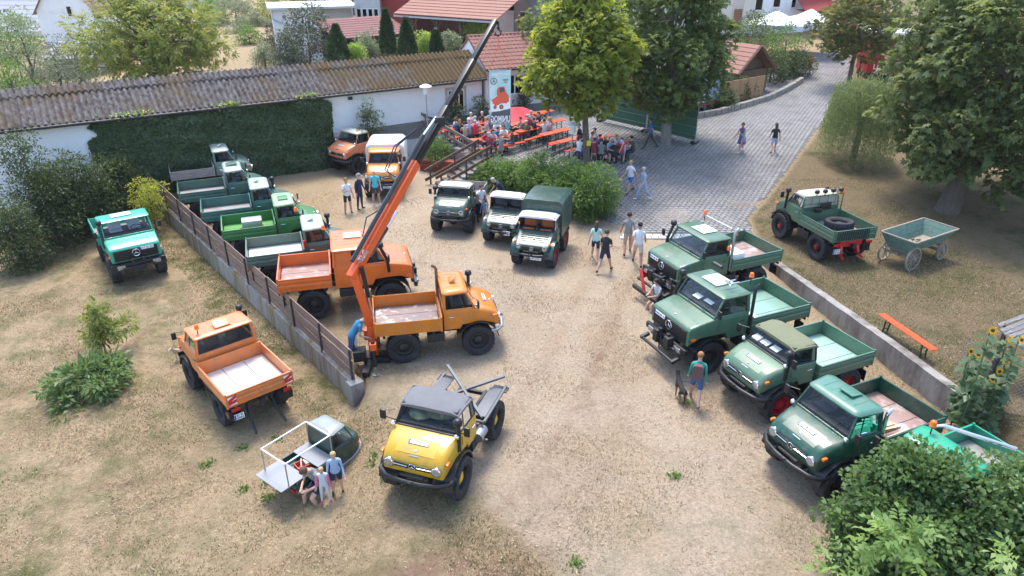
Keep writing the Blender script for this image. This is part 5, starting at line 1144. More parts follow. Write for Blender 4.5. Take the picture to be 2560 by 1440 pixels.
part(G_, 'step_tank', M_alu, lambda b: (b.tube([(-.35, .86, .85), (.05, .86, .85)], .14, 12), b.bar((-.15, .62, .7), (-.15, 1.05, .7), .05, .03)), 0)
part(G_, 'camouflage_net', pm('net_cloth', (.10, .12, .07), .9, var=.5, vs=9, c2=(.35, .30, .22), c2s=6), lambda b: (b.ball((.55, .1, 1.88), (.32, .5, .16), 12, 7), b.ball((.75, -.3, 1.84), (.25, .3, .13), 10, 6)))
# I: tarpaulin body over the bed
def tarp(o, x0, x1, W, z0, z1, mat, r=.12, name='tarpaulin_body'):
    b = MB(); rg = []
    for x in np.linspace(x0, x1, 5): rg.append(rrect(W + .01 * math.sin(x * 9), z0, z1 + (.05 if x0 < x < x1 else 0), r, x))
    b.loft(rg); return b.build(name, mat, o, smooth=40)
tarp(I_, -2.05, .06, 1.0, 1.12, 2.42, M_cvw, .3)
bxg = tarp(L_, -1.85, -.02, .86, .92, 2.42, c_dgr, .22, 'box_body')
for s_ in (1, -1): part(L_, 'roof_seam', c_dgr, lambda b: b.tube([(-1.85, .80 * s_, 2.28), (-.03, .80 * s_, 2.28)], .02, 6))
# M: red front linkage, white tool boxes
part(M_, 'front_linkage', M_redp, lambda b: (b.bar((2.2, -.55, .72), (2.62, -.6, 1.05), .09, .12), b.bar((2.6, -.6, 1.08), (2.72, -.1, .45), .09, .12)), .015)
part(M_, 'linkage_bar', M_chs, lambda b: (b.bar((2.3, .55, .62), (2.75, .6, .42), .12, .14), b.bar((2.75, -.75, .42), (2.75, .8, .42), .12, .14), b.bar((2.35, -.5, 1.0), (2.35, .5, 1.0), .1, .2)), .015)
part(M_, 'white_bin', M_whatch, lambda b: b.box((-.45, .35, 1.5), (.62, 1.1, .5)), .015); part(N_, 'white_bin', M_whatch, lambda b: b.box((-.38, .35, 1.34), (.42, 1.0, .22)), .015)
for k, y in enumerate((.45, .62)): part(N_, 'air_horn', M_chr, lambda b, y=y: b.lathe([(.02, 0), (.025, .2), (.06, .34), (.001, .3)], (.25, y, 2.72), 'x', 10))
part(N_, 'light_bar', M_blk, lambda b: b.tube([(.1, -.75, 2.75), (.1, -.35, 2.75)], .06, 8)); part(M_, 'lamp_rail', M_alu, lambda b: b.tube([(-.1, -.8, 2.72), (-.1, .8, 2.72)], .03, 7))
for tr_, nm in ((N_, 'front_gear'), (M_, 'front_gear')):
    part(tr_, nm, M_chs, lambda b: (b.box((2.3, .28, .95), (.25, .2, .4)), b.box((2.3, -.28, .95), (.25, .2, .4)), b.bar((2.25, -.8, .7), (2.55, -.8, .62), .1, .1), b.bar((2.25, .8, .7), (2.55, .8, .62), .1, .1), b.tube([(2.5, -.85, .62), (2.5, .85, .62)], .05, 8), b.tube([(2.3, -.1, 1.1), (2.45, 0, .7), (2.3, .1, 1.1)], .02, 6)), .01)
part(N_, 'dash_paper', M_whatch, lambda b: (b.box((1.02, -.2, 2.05), (.2, .3, .01), ry=R(15)), b.box((.95, .25, 2.05), (.15, .35, .01), ry=R(15))))
part(O_, 'dash_paper', M_whatch, lambda b: (b.box((.92, -.25, 1.83), (.2, .28, .01), ry=R(15)), b.box((.9, .12, 1.83), (.2, .28, .01), ry=R(15)), b.box((.95, -.55, 1.84), (.2, .24, .06), ry=R(15))))
# P: laths lying in the bed
for k in range(11):
    a = R(hR + random.uniform(-7, 7)); c0 = world(P_, (-.55 + random.uniform(-.1, .1), .52 + random.uniform(-.2, .2), 1.105 + .012 * k)); m = MB(); m.box((0, 0, 0), (1.15, .045, .012)); o = m.build('wooden_lath', pm('pale_lath', (.66, .52, .30), .8, var=.2, vs=6), None, smooth=0); o.location = c0; o.rotation_euler = (0, 0, a)
    tag(o, 'pale yellow wooden lath in the heap on the deep green truck bed', 'lath', 'laths in the truck bed')
# Q: long chrome snorkel tube
part(Q_, 'exhaust_tube', M_chr, lambda b: b.tube([(-.1, -.78, 1.5), (-.1, -.78, 2.15), (-.2, -.6, 2.28), (-1.3, .4, 2.0)], .045, 9))
# R: headboard rack with lamps, spare wheel, red rear linkage
rk = part(R_, 'head_rack', c_mgr, lambda b: (rail(b, [(.0, -.9, 1.5), (.0, -.9, 2.18), (.0, .9, 2.18), (.0, .9, 1.5)], .028), rail(b, [(.0, -.9, 1.85), (.0, .9, 1.85)], .02), [rail(b, [(0, y, 1.5), (0, y, 2.18)], .014) for y in (-.55, -.2, .2, .55)]))
for y in (-.75, -.38, 0.0, .38): part(rk, 'work_lamp', M_blk, lambda b, y=y: (b.lathe([(.001, -.05), (.08, -.03), (.1, .05), (.001, .07)], (-.02, y, 2.36), 'x', 12), b.tube([(0, y, 2.18), (0, y, 2.3)], .015, 5)))
part(rk, 'rack_beacon', M_amb, lambda b: b.lathe([(.07, 0), (.07, .1), (.04, .14), (.001, .15)], (0, -.85, 2.2), 'z', 10)); part(rk, 'canister', M_blk, lambda b: (b.box((-.1, .25, 1.6), (.12, .3, .18)), b.box((-.06, -.1, 1.75), (.05, .5, .3))), .03)
part(R_, 'bed_net', M_blk, lambda b: [b.tube([(-2.07, -.6 + .1 * k, 1.1), (-2.07, -.6 + .1 * k, 1.5)], .016, 4) for k in range(15)] + [b.tube([(-2.07, -.6, 1.12 + .09 * k), (-2.07, .8, 1.12 + .09 * k)], .016, 4) for k in range(5)])
part(R_, 'rear_linkage', M_redp, lambda b: (b.bar((-1.75, .35, .95), (-1.9, .4, .45), .12, .2), b.bar((-1.75, -.35, .95), (-1.9, -.4, .45), .12, .2), b.bar((-1.85, .5, .9), (-1.85, -.5, .9), .2, .25), b.bar((-1.9, .4, .45), (-2.2, .45, .35), .06, .08), b.bar((-1.9, -.4, .45), (-2.2, -.45, .35), .06, .08)), .015)
for s1_ in (1, -1):
    for s2_ in (1, -1): part(R_, 'red_hub', M_rimr, lambda b: b.lathe([(.085, 0), (.085, .05), (.001, .055)], (1.19 * s1_, (.93 if s2_ > 0 else -.985) , .54), 'y', 12))
sw_ = empty('spare_wheel', world(R_, (-1.05, -.05, 1.30)), 0, 'spare wheel with worn tread lying in the green truck bed on the lawn', 'wheel'); sw_.rotation_euler = (R(86), 0, R(15)); link('tyre', tyre_mesh(.54, .19), sw_); link('rim', rim_mesh(.54, .19, M_rimk), sw_)
# ------------------------------------------------------------------ three-wheeler
M_apeg = paint('bottle_green', (.012, .05, .04)); M_apel = pm('pale_grey_plastic', (.38, .38, .42), .5); M_apet = pm('grey_table_board', (.24, .25, .265), .5, var=.06)
ax, ay = -4.80, 13.87; ape = empty('three_wheeler', (ax, ay, gz(ax, ay)), R(53), 'small dark green three-wheeled pickup with white awning frame over its bed', 'pickup', sc=.80)
for (x, y) in ((-.62, .48), (-.62, -.48), (1.05, 0)):
    e = empty('wheel', (x, y, .24)); e.parent = ape
    if y < 0: e.rotation_euler = (0, 0, math.pi)
    link('tyre', tyre_mesh(.24, .065), e); link('rim', rim_mesh(.24, .065, M_rimg), e)
b = MB(); b.loft([rrect(.60, .28, 1.02, .05, .12), rrect(.60, .26, 1.04, .06, .5), rrect(.58, .26, 1.03, .08, .85), rrect(.52, .28, .98, .14, 1.10), rrect(.40, .30, .90, .18, 1.28), rrect(.28, .34, .80, .18, 1.36)]); b.build('cab_body', M_apeg, ape, smooth=50)
b = MB(); b.loft([rrect(.615, .20, .36, .04, .3), rrect(.615, .20, .36, .04, .8), rrect(.55, .20, .42, .05, 1.12), rrect(.42, .22, .50, .08, 1.33), rrect(.28, .24, .52, .1, 1.42)]); b.build('lower_trim', M_apel, ape, smooth=40)
b = MB(); b.loft([outline(.10, .74, .54, .48, .12, 1.50), outline(.08, .76, .56, .50, .13, 1.55), outline(.14, .70, .48, .43, .12, 1.61), outline(.3, .55, .25, .22, .1, 1.63)]); b.build('roof', paint('roof_highlight_grey', (.24, .27, .25)), ape, smooth=50)  # roof paler than the cab: highlight put into its colour
b = MB()
for s_ in (1, -1): b.tube([(.92, .52 * s_, 1.03), (.70, .46 * s_, 1.52)], .025, 6); b.tube([(.14, .57 * s_, 1.03), (.14, .53 * s_, 1.52)], .03, 6); b.tube([(.14, .53 * s_, 1.52), (.7, .46 * s_, 1.52)], .025, 6)
b.build('pillars', M_apeg, ape)
b = MB(); b.quad((.91, .49, 1.05), (.91, -.49, 1.05), (.71, -.44, 1.50), (.71, .44, 1.50)); b.build('windshield', M_win, ape, smooth=0, fix=False)
for s_ in (1, -1): b = MB(); b.quad((.17, .57 * s_, 1.06), (.87, .52 * s_, 1.06), (.69, .46 * s_, 1.49), (.17, .53 * s_, 1.49)); b.build('side_window', M_winl, ape, smooth=0, fix=False)
b = MB(); b.bb(.11, .135, -.54, .54, .55, 1.5); b.build('rear_panel', M_apeg, ape, smooth=0)
b = MB(); b.bb(.12, .80, -.56, .56, 1.03, 1.05); b.build('dark_sill_sheet', M_int, ape, smooth=0)  # dark sheet at sill height standing in for interior shade
b = MB(); b.box((.38, 0, 1.2), (.12, .8, .3)); b.build('seat', M_seat, ape, bev=.04)
b = MB(); b.tube([(.7, -.22, 1.12), (.66, 0, 1.2), (.7, .22, 1.12)], .02, 6); b.build('handlebar', M_alu, ape)
for s_ in (1, -1):
    b = MB(); b.box((1.16, .47 * s_, .62), (.1, .08, .08)); b.build('indicator', M_amb, ape, bev=.02)
    b = MB(); b.prism([(.2, .38), (.78, .38), (.84, .98), (.2, .98)], .602 * s_ - .006, .602 * s_ + .006); b.build('door', M_apeg, ape, bev=.004, seg=1)
b = MB(); b.bb(-1.30, .06, -.6, .6, .50, .56); b.build('bed_floor', paint('bed_green', (.05, .12, .10)), ape, smooth=0)
for k in range(9): b = MB(); b.tube([(-1.25, -.48 + .12 * k, .57), (.0, -.48 + .12 * k, .57)], .012, 5); b.build('floor_rib', paint('bed_green', (.05, .12, .10)), ape)
for s_ in (1, -1):
    b = MB(); prof = [(.58, .46), (.62, .46), (.62, .55), (.635, .58), (.635, .64), (.62, .67), (.62, .74), (.635, .77), (.635, .80), (.58, .80)]
    b.loft([[Vector((x, y * s_, z)) for y, z in prof] for x in (-1.32, .08)]); b.build('side_board', M_apeg, ape, smooth=25)
    b = MB(); b.bb(-.95, -.30, s_ * .62 - .02, s_ * .62 + .02, .30, .45); b.build('wheel_skirt', M_apeg, ape, bev=.02)
b = MB(); b.bb(-1.86, -.98, -.62, .62, .815, .835); b.build('folding_table', M_apet, ape, bev=.005, seg=1)
b = MB(); b.bb(-.52, .06, -.60, .60, .815, .835); b.build('front_table', M_apet, ape, bev=.005, seg=1)
b = MB(); F_ = [(-1.55, .56), (-1.55, -.56), (.08, -.56), (.08, .56)]
M_wfr = pm('white_frame_tube', (.75, .75, .74), .4)
b = MB()
for i, (x, y) in enumerate(F_): b.bar((x, y, 1.62), (*F_[(i + 1) % 4], 1.62), .034, .034)
b.build('awning_frame', M_wfr, ape)
for (x, y) in F_: b = MB(); b.bar((x, y, .83), (x, y, 1.60), .03, .03); b.build('frame_post', M_alu, ape)
b = MB(); b.box((-1.36, -.45, .42), (.04, .2, .1)); b.build('tail_lamp', M_red, ape, bev=.01)
plate(ape, (-1.37, -.1, .42), (-1, 0, 0), 'AB 12', .2, .12)
bk = empty('tool_tray', ape.matrix_basis @ Vector((-.62, -.02, .585)), R(40), 'open red and cream plastic tray with tools in the three-wheeler bed', 'tray')
b = MB(); b.bb(-.18, .18, -.13, .13, 0, .02); b.bb(-.19, -.17, -.14, .14, 0, .14); b.bb(.17, .19, -.14, .14, 0, .14); b.bb(-.169, .169, -.14, -.12, 0, .14); b.bb(-.169, .169, .12, .14, 0, .14); b.build('tray_body', pm('tray_red', (.55, .06, .04), .5), bk, smooth=0)
b = MB(); b.box((.08, 0, .12), (.1, .2, .1)); b.tube([(-.1, -.1, .1), (.0, .1, .22)], .02, 6); b.build('tools', pm('cream_plastic', (.6, .52, .38), .5), bk, bev=.01)
# ------------------------------------------------------------------ wooden cart on the lawn
M_cartg = pm('cart_green_paint', (.12, .21, .165), .8, var=.3, vs=4, c2=(.30, .26, .21), c2s=3, c2lo=.55, c2hi=.7, aniso=(1, 3, 3)); M_cartw = pm('cart_bare_wood', (.30, .25, .20), .85, var=.3, vs=5, aniso=(1, 6, 6))
cx_, cy_ = 15.35, 24.75; ct = empty('wooden_cart', (cx_, cy_, gz(cx_, cy_)), R(31), sc=.88, label='old green wooden farm cart with spoked wheels on the lawn', cat='cart')
def cart_wheel(x, y, r):
    w_ = empty('wheel', (x, y, r)); w_.parent = ct; w_.rotation_euler = (R(4) * (1 if y > 0 else -1), 0, 0)
    b = MB(); b.lathe([(r * .88, -.035), (r, -.035), (r, .035), (r * .88, .035), (r * .88, -.035)], (0, 0, 0), 'y', 30); b.build('felloe', M_cartw, w_, smooth=40)
    b = MB(); b.lathe([(.001, -.12), (.06, -.11), (.085, 0), (.06, .11), (.001, .12)], (0, 0, 0), 'y', 12); b.build('hub', M_cartw, w_, smooth=40)
    for k in range(12): a = 2 * math.pi * k / 12; b = MB(); b.tube([(0.05 * math.cos(a), 0, .05 * math.sin(a)), (r * .9 * math.cos(a), 0, r * .9 * math.sin(a))], .019, 6); b.build('spoke', M_cartw, w_)
for s_ in (1, -1): cart_wheel(-1.05, .62 * s_, .52); cart_wheel(1.15, .58 * s_, .38)
for s_ in (1, -1):
    for k in range(3):
        z0, z1 = .78 + .2 * k, .97 + .2 * k; f = lambda z: (.46 + (z - .78) * .5) * s_; e0 = lambda z: -1.25 - (z - .78) * .35; e1 = lambda z: 1.3 + (z - .78) * .5
        b = MB(); t = .014 * s_
        b.add([(e0(z0), f(z0) - t, z0), (e1(z0), f(z0) - t, z0), (e1(z1), f(z1) - t, z1), (e0(z1), f(z1) - t, z1), (e0(z0), f(z0) + t, z0), (e1(z0), f(z0) + t, z0), (e1(z1), f(z1) + t, z1), (e0(z1), f(z1) + t, z1)], [(0, 1, 2, 3), (7, 6, 5, 4), (0, 4, 5, 1), (1, 5, 6, 2), (2, 6, 7, 3), (3, 7, 4, 0)])
        b.build('side_plank', M_cartg, ct, smooth=0)
for e_, sg in ((-1.25, -.35), (1.3, .5)):
    for k in range(3):
        z0, z1 = .78 + .2 * k, .97 + .2 * k; b = MB(); W0, W1 = .455 + (z0 - .78) * .5, .455 + (z1 - .78) * .5; x0, x1 = e_ + (z0 - .78) * sg, e_ + (z1 - .78) * sg; t = .014
        b.add([(x0 - t, -W0, z0), (x0 - t, W0, z0), (x1 - t, W1, z1), (x1 - t, -W1, z1), (x0 + t, -W0, z0), (x0 + t, W0, z0), (x1 + t, W1, z1), (x1 + t, -W1, z1)], [(0, 1, 2, 3), (7, 6, 5, 4), (0, 4, 5, 1), (1, 5, 6, 2), (2, 6, 7, 3), (3, 7, 4, 0)]); b.build('end_plank', M_cartg, ct, smooth=0)
for y in (-.25, .25):
    b = MB(); b.bar((-1.285, y, .8), (-1.48, y * 1.5, 1.36), .09, .03); b.build('end_batten', M_cartg, ct)
b = MB(); zt = 1.39; cn = [(-1.48, .78), (1.62, .78), (1.62, -.78), (-1.48, -.78)]
for i in range(4): b.bar((*cn[i], zt), (*cn[(i + 1) % 4], zt), .06, .05)
b.build('top_rail', M_cartw, ct)
b = MB(); b.bb(-1.24, 1.3, -.45, .45, .74, .775); b.build('floor', M_cartw, ct, smooth=0)
b = MB()
for k in range(160): b.ball((random.uniform(-1.1, .6), random.uniform(-.4, .4), .78 + random.uniform(0, .05)), random.uniform(.02, .04), 5, 3)
lt = b.build('wood_chips', pm('wood_chip', (.22, .15, .10), .9, var=.4, vs=10), ct); lt['kind'] = 'stuff'
b = MB(); b.bar((-1.3, 0, .6), (2.0, 0, .55), .1, .12); b.bar((-1.05, -.6, .52), (-1.05, .6, .52), .1, .12); b.bar((1.15, -.55, .40), (1.15, .55, .40), .1, .12); b.bar((1.15, -.45, .66), (1.15, .45, .66), .12, .12); b.bar((-1.05, -.45, .68), (-1.05, .45, .68), .12, .12); b.build('undercarriage', M_cartw, ct)
# ------------------------------------------------------------------ beer benches and tables
M_beer = pm('beer_table_orange', (.62, .085, .022), .42, var=.08, vs=3, coat=.2, aniso=(1, 8, 1)); M_leg = pm('bench_leg_green', (.02, .06, .03), .5)
def trestle(kind, P, ang, label, group):
    H_, W_ = (.77, .50) if kind == 'table' else (.47, .25); L_ = 2.2
    e = empty('beer_' + kind, P, ang, label, kind, group)
    b = MB(); b.box((0, 0, H_ - .015), (L_, W_, .03)); b.build('top', M_beer, e, bev=.006, seg=1)
    for s_ in (1, -1):
        for t in (1, -1): b = MB(); b.bar((s_ * .78, t * W_ * .34, 0), (s_ * .74, t * W_ * .40, H_ - .031), .035, .03); b.build('leg', M_leg, e)
        b = MB(); b.bar((s_ * .77, -W_ * .36, .12), (s_ * .77, W_ * .36, .12), .02, .02); b.bar((s_ * .745, -W_ * .36, H_ * .7), (s_ * .745, W_ * .36, H_ * .7), .02, .02); b.build('brace', M_leg, e)
    return e
def bset(px, py, ang, what, tl):
    z = 1.1
    for _ in range(6): p = G(px, py, z + .77); z = gz(p.x, p.y)
    p = G(px, py, z + .77); a = R(ang); n = Vector((-math.sin(a), math.cos(a), 0))
    for w_ in what:
        q = p + n * {'t': 0, 'n': -.62, 'f': .62}[w_]; q.z = gz(q.x, q.y) + .03
        if w_ == 't': trestle('table', q, a, 'orange beer table ' + tl, 'beer tables on the terrace')
        else: trestle('bench', q, a, 'orange bench at the %s side of the beer table %s' % ('near' if w_ == 'n' else 'far', tl), 'beer benches on the terrace')
    return p
bset(1150, 318, 40, 'tnf', 'nearest the shed wall'); bset(1212, 306, 42, 'tnf', 'just behind the hanging banner'); bset(1226, 346, 20, 'tnf', 'nearest the stair')
bset(1268, 338, 35, 'tnf', 'below the hanging banner'); bset(1297, 308, 42, 'tnf', 'under the red parasol'); bset(1330, 322, 42, 'tn', 'right of the red parasol'); bset(1389, 330, 42, 'tnf', 'standing empty before the chestnut')
bset(1432, 348, 40, 'tnf', 'beside the near white lamp'); bset(1345, 282, 35, 'tf', 'by the annex wall'); bset(1375, 306, 42, 'tn', 'below the light chestnut crown'); bset(1528, 358, 12, 'tnf', 'right of the chestnut trunk'); bset(1490, 345, 30, 'tf', 'behind the chestnut trunk')
# bench on the lawn
p0, p1 = G(2216, 792, 1.13), G(2322, 864, 1.13); c0 = (p0 + p1) / 2; c0.z = gz(c0.x, c0.y); trestle('bench', c0, math.atan2(p1.y - p0.y, p1.x - p0.x), 'single orange beer bench standing alone on the lawn', 'benches on the lawn')
# glasses and plates on some tables are left as small things
M_beerg = pm('beer_glass', (.55, .33, .06), .15, var=.1)
for i, (px, py) in enumerate(((1142, 312), (1158, 314), (1205, 303), (1222, 340), (1236, 342), (1272, 334), (1300, 305), (1332, 320), (1515, 352), (1537, 356))):
    z = 1.1
    for _ in range(6): q = G(px, py, z + .8); z = gz(q.x, q.y)
    q = G(px, py, z + .8); b = MB(); b.lathe([(.001, 0), (.04, 0), (.045, .16), (.001, .16)], (0, 0, 0), 'z', 10); o = b.build('beer_glass', M_beerg, None); o.location = q; tag(o, 'small beer glass standing on an orange terrace table', 'glass', 'glasses on the beer tables')
# red folded table sets stacked beside the stair
sk = G(1098, 432, 0)
M_reds = pm('dull_red_board', (.36, .075, .045), .6, var=.15)
for k in range(8):
    b = MB(); b.box((0, 0, 0), (2.1, .5, .045)); o = b.build('folded_bench', M_reds, None, bev=.006, seg=1); o.location = (sk.x + random.uniform(-.05, .05), sk.y + .4 + random.uniform(-.03, .03), .06 + .075 * k); o.rotation_euler = (0, 0, R(-12 + random.uniform(-3, 3)))
    tag(o, 'dull red folded bench lying in the stack beside the stair', 'bench', 'folded benches stacked by the stair')
# ------------------------------------------------------------------ lamps on posts
M_lampw = pm('lamp_white', (.78, .78, .76), .35); M_lpost = pm('galvanised_post', (.42, .43, .45), .5, .4)
def lamp(P, top, label):
    e = empty('street_lamp', P, 0, label, 'lamp', 'white lamps on the terrace'); h = top - P.z
    b = MB(); b.lathe([(.06, 0), (.055, .8), (.04, .82), (.035, h - .55), (.05, h - .5)], (0, 0, 0), 'z', 12); b.build('post', M_lpost, e)
    b = MB(); b.lathe([(.001, h - .5), (.13, h - .5), (.17, h - .12), (.001, h - .12)], (0, 0, 0), 'z', 18); b.build('lamp_body', M_lampw, e, smooth=40)
    b = MB(); b.lathe([(.001, h + .06), (.12, h + .05), (.34, h - .06), (.35, h - .1), (.17, h - .105)], (0, 0, 0), 'z', 22); b.build('lamp_cap', M_lampw, e, smooth=40)
p = G(1428, 412, 1.0); p.z = gz(p.x, p.y); lamp(p, 3.12, 'white mushroom lamp on a post in front of the light green chestnut'); p = AY(1069, 310, 39.7); p.z = gz(p.x, p.y); lamp(p, AY(1067, 213, 39.7).z, 'white mushroom lamp on a post by the long shed wall')
# ------------------------------------------------------------------ terrace wall, railing and stair
M_rwall = pm('board_marked_concrete', (.24, .22, .20), .9, var=.3, vs=3, aniso=(6, 6, .5), bump=.4)
M_rail = pm('weathered_rail', (.16, .12, .10), .8, var=.3, vs=5, aniso=(1, 6, 6), c2=(.36, .32, .29), c2s=3)
tw = empty('terrace_wall', (0, 0, 0), 0, 'board-marked concrete wall holding the raised terrace', 'wall')
pts = [Vector((x, y, 0)) for x, y in ((-2.15, 36.55), (-4.3, 39.75), (-7.4, 44.5))]
for a_, c_ in zip(pts[:-1], pts[1:]):
    n_ = 6
    for k in range(n_):
        u0, u1 = a_.lerp(c_, (k + .004) / n_), a_.lerp(c_, (k + .996) / n_); zt = gz((u0.x + u1.x) / 2 + .6, (u0.y + u1.y) / 2 + .3) + .12
        b = MB(); b.bar(u0 + Vector((0, 0, (zt - .5) / 2)), u1 + Vector((0, 0, (zt - .5) / 2)), .3, zt + .5); b.build('wall_section', M_rwall, tw, smooth=0)
rl_ = empty('terrace_railing', (0, 0, 0), 0, 'weathered timber railing on the terrace wall', 'railing')
for a_, c_ in zip(pts[:-1], pts[1:]):
    for k in range(4):
        u = a_.lerp(c_, k / 4); z = gz(u.x + .6, u.y + .3); b = MB(); b.bar(u + Vector((.05, .05, z)), u + Vector((.05, .05, z + 1.0)), .09, .09); b.build('post', M_rail, rl_)
    z0, z1 = gz(a_.x + .6, a_.y + .3), gz(c_.x + .6, c_.y + .3)
    for hh in (.95, .5): b = MB(); b.bar(a_ + Vector((0, 0, z0 + hh)), c_ + Vector((0, 0, z1 + hh)), .05, .16); b.build('rail', M_rail, rl_)
sa, sb_ = Vector((-4.0, 35.2, 0)), Vector((-1.9, 36.35, gz(-.9, 37.2)))
sd = Vector((sb_.x - sa.x, sb_.y - sa.y, 0)); run = sd.length; sd.normalize(); sn = Vector((sd.y, -sd.x, 0)); rise = sb_.z
st_ = empty('garden_stair', (sa.x, sa.y, 0), math.atan2(sd.y, sd.x), 'concrete stair with dark timber handrails up to the terrace', 'stair')
nst = 7
for k in range(nst):
    b = MB(); b.bb(run * k / nst, run + .3, -1.25, 0.0, -.05 + rise * k / nst, rise * (k + 1) / nst - .002); b.build('step', M_conc, st_, bev=.01, seg=1)
for y in (.08, -1.33):
    for hh in (.95, .45): b = MB(); b.bar((-.5, y, hh - .2), (run + .25, y, rise + hh + .05), .06, .15); b.build('handrail', M_timb, st_)
    for x in (-.2, run * .5, run): b = MB(); b.bar((x, y, -.1), (x, y, rise * x / run + .9), .07, .07); b.build('post', M_post, st_)
# ------------------------------------------------------------------ green screened site fence
M_gmesh = pm('green_screen', (.045, .12, .075), .8, var=.12, vs=2)
gA, gB = G(1502, 305, 1.4), G(1738, 360, 1.1); gfe, gl_ = wframe('site_fence', flat(gA), flat(gB), 0, 'two site fence panels screened with dark green mesh', 'fence')
for k in range(2):
    x0, x1 = k * gl_ / 2 + .03, (k + 1) * gl_ / 2 - .03; w0 = gA.lerp(gB, k / 2); w1 = gA.lerp(gB, (k + 1) / 2); z0, z1 = gz(w0.x, w0.y) + .1, gz(w1.x, w1.y) + .1
    b = MB(); b.add([(x0, 0, z0 + .1), (x1, 0, z1 + .1), (x1, .01, z1 + 1.95), ((x0 + x1) / 2, .03, (z0 + z1) / 2 + 1.93), (x0, .01, z0 + 1.95)], [(0, 1, 2, 3, 4)]); pn_ = b.build('screen', M_gmesh, gfe, smooth=0, fix=False)
    b = MB()
    for j in range(4): b.tube([(x0, -.02, z0 + .35 + .45 * j), (x1, -.02, z1 + .35 + .45 * j)], .008, 4)
    b.tube([(x0, 0, z0), (x0, 0, z0 + 2.0)], .025, 7); b.tube([(x1, 0, z1), (x1, 0, z1 + 2.0)], .025, 7); b.tube([(x0, 0, z0 + 2.0), (x1, 0, z1 + 2.0)], .02, 7); b.build('panel_frame', M_lpost, gfe)
    for x, z in ((x0, z0), (x1, z1)): b = MB(); b.box((x, 0, z - .02), (.25, .7, .15)); b.build('foot_block', M_blk, gfe, bev=.03)
# ------------------------------------------------------------------ covered trailer beside the fence
tp = G(1752, 300, 1.2); tre = empty('covered_trailer', (tp.x, tp.y + 1.5, gz(tp.x, tp.y + 1.5)), R(40), 'blue-grey covered trailer behind the dark chestnut trunk', 'trailer')
b = MB(); b.loft([rrect(.95, .6, 2.2, .15, x) for x in (-1.8, 0, 1.2)]); b.build('cover', pm('trailer_print', (.22, .30, .42), .6, var=.5, vs=1.5, c2=(.60, .63, .68), c2s=2), tre, smooth=40)
b = MB(); b.bb(-1.8, 1.2, -.97, .97, .45, .6); b.build('bed', M_redp, tre, smooth=0); b = MB(); b.bb(1.21, 1.3, -.95, .95, .6, 2.1); b.build('front_panel', pm('blue_panel', (.02, .12, .5), .5), tre, smooth=0)
for s_ in (1, -1): wheel(tre, -.3, .85 * s_, .3, .3, .09, M_rimg, s_)
# ------------------------------------------------------------------ parasols
def parasol(P, top, w_, mat, label, group, sides=8, txt=None, rot=0., tilt=0., val=.22):
    e = empty('parasol', P, rot, label, 'parasol', group); h = top - P.z
    b = MB(); b.tube([(0, 0, 0), (0, 0, h)], .03, 8); b.build('pole', M_lpost, e)
    b = MB(); rg = [Vector((math.cos(2 * math.pi * (i + .5) / sides), math.sin(2 * math.pi * (i + .5) / sides), 0)) for i in range(sides)]
    ri = w_ / 2 / (math.cos(math.pi / sides))
    ap = (0, 0, h); vs = [ap] + [tuple(v * ri * .5 + Vector((0, 0, h - .30 * w_ * .5 * .95))) for v in rg] + [tuple(v * ri + Vector((0, 0, h - .36 * w_ * .62))) for v in rg]
    n = sides; fs = [(0, 1 + i, 1 + (i + 1) % n) for i in range(n)] + [(1 + i, 1 + n + i, 1 + n + (i + 1) % n, 1 + (i + 1) % n) for i in range(n)]
    b.add(vs, fs)
    if tilt: b.v = [tuple(Matrix.Rotation(tilt, 3, 'X') @ (Vector(v) - Vector(ap)) + Vector(ap)) for v in b.v]
    c_ = b.build('canopy', mat, e, smooth=20)
    if val:
        b = MB(); zz = h - .36 * w_ * .62
        for i in range(n): a, q = rg[i] * ri, rg[(i + 1) % n] * ri; b.quad((a.x, a.y, zz), (q.x, q.y, zz), (q.x, q.y, zz - val), (a.x, a.y, zz - val))
        b.build('valance', mat, e, smooth=0)
    if txt:
        s, sz, tm = txt
        for i in range(n):
            a, q = rg[i] * ri, rg[(i + 1) % n] * ri; mid = (a + q) / 2; nn = Vector((mid.x, mid.y, 0)).normalized(); xx_ = Vector((-nn.y, nn.x, 0))
            text('lettering', s, sz, tm, e, frame(mid * 1.004 + Vector((0, 0, zz - val * .5)), xx_, Vector((0, 0, 1)), nn), True)
    return e
M_uw = pm('parasol_white', (.82, .82, .82), .8, var=.03); M_ur = pm('parasol_red', (.66, .03, .045), .7, var=.06); M_navy = pm('navy_print', (.03, .04, .12), .7)
for (px, py, lab) in ((1945, 26, 'white square beer parasol with navy lettering left of its twin'), (2030, 22, 'white square beer parasol partly hidden by the small chestnut')):
    p = AY(px, py, 63); q = Vector((p.x, p.y, gz(p.x, p.y))); parasol(q, p.z, 4.3, M_uw, lab, 'white beer parasols', 4, ('ERDINGER', .34, M_navy), rot=R(-20), val=.45)
p = AY(1288, 272, 41.5); parasol(Vector((p.x, p.y, gz(p.x, p.y))), p.z + .1, 2.4, M_ur, 'faded red round parasol over a terrace table', 'red parasols', 8, None, tilt=R(12), val=0)
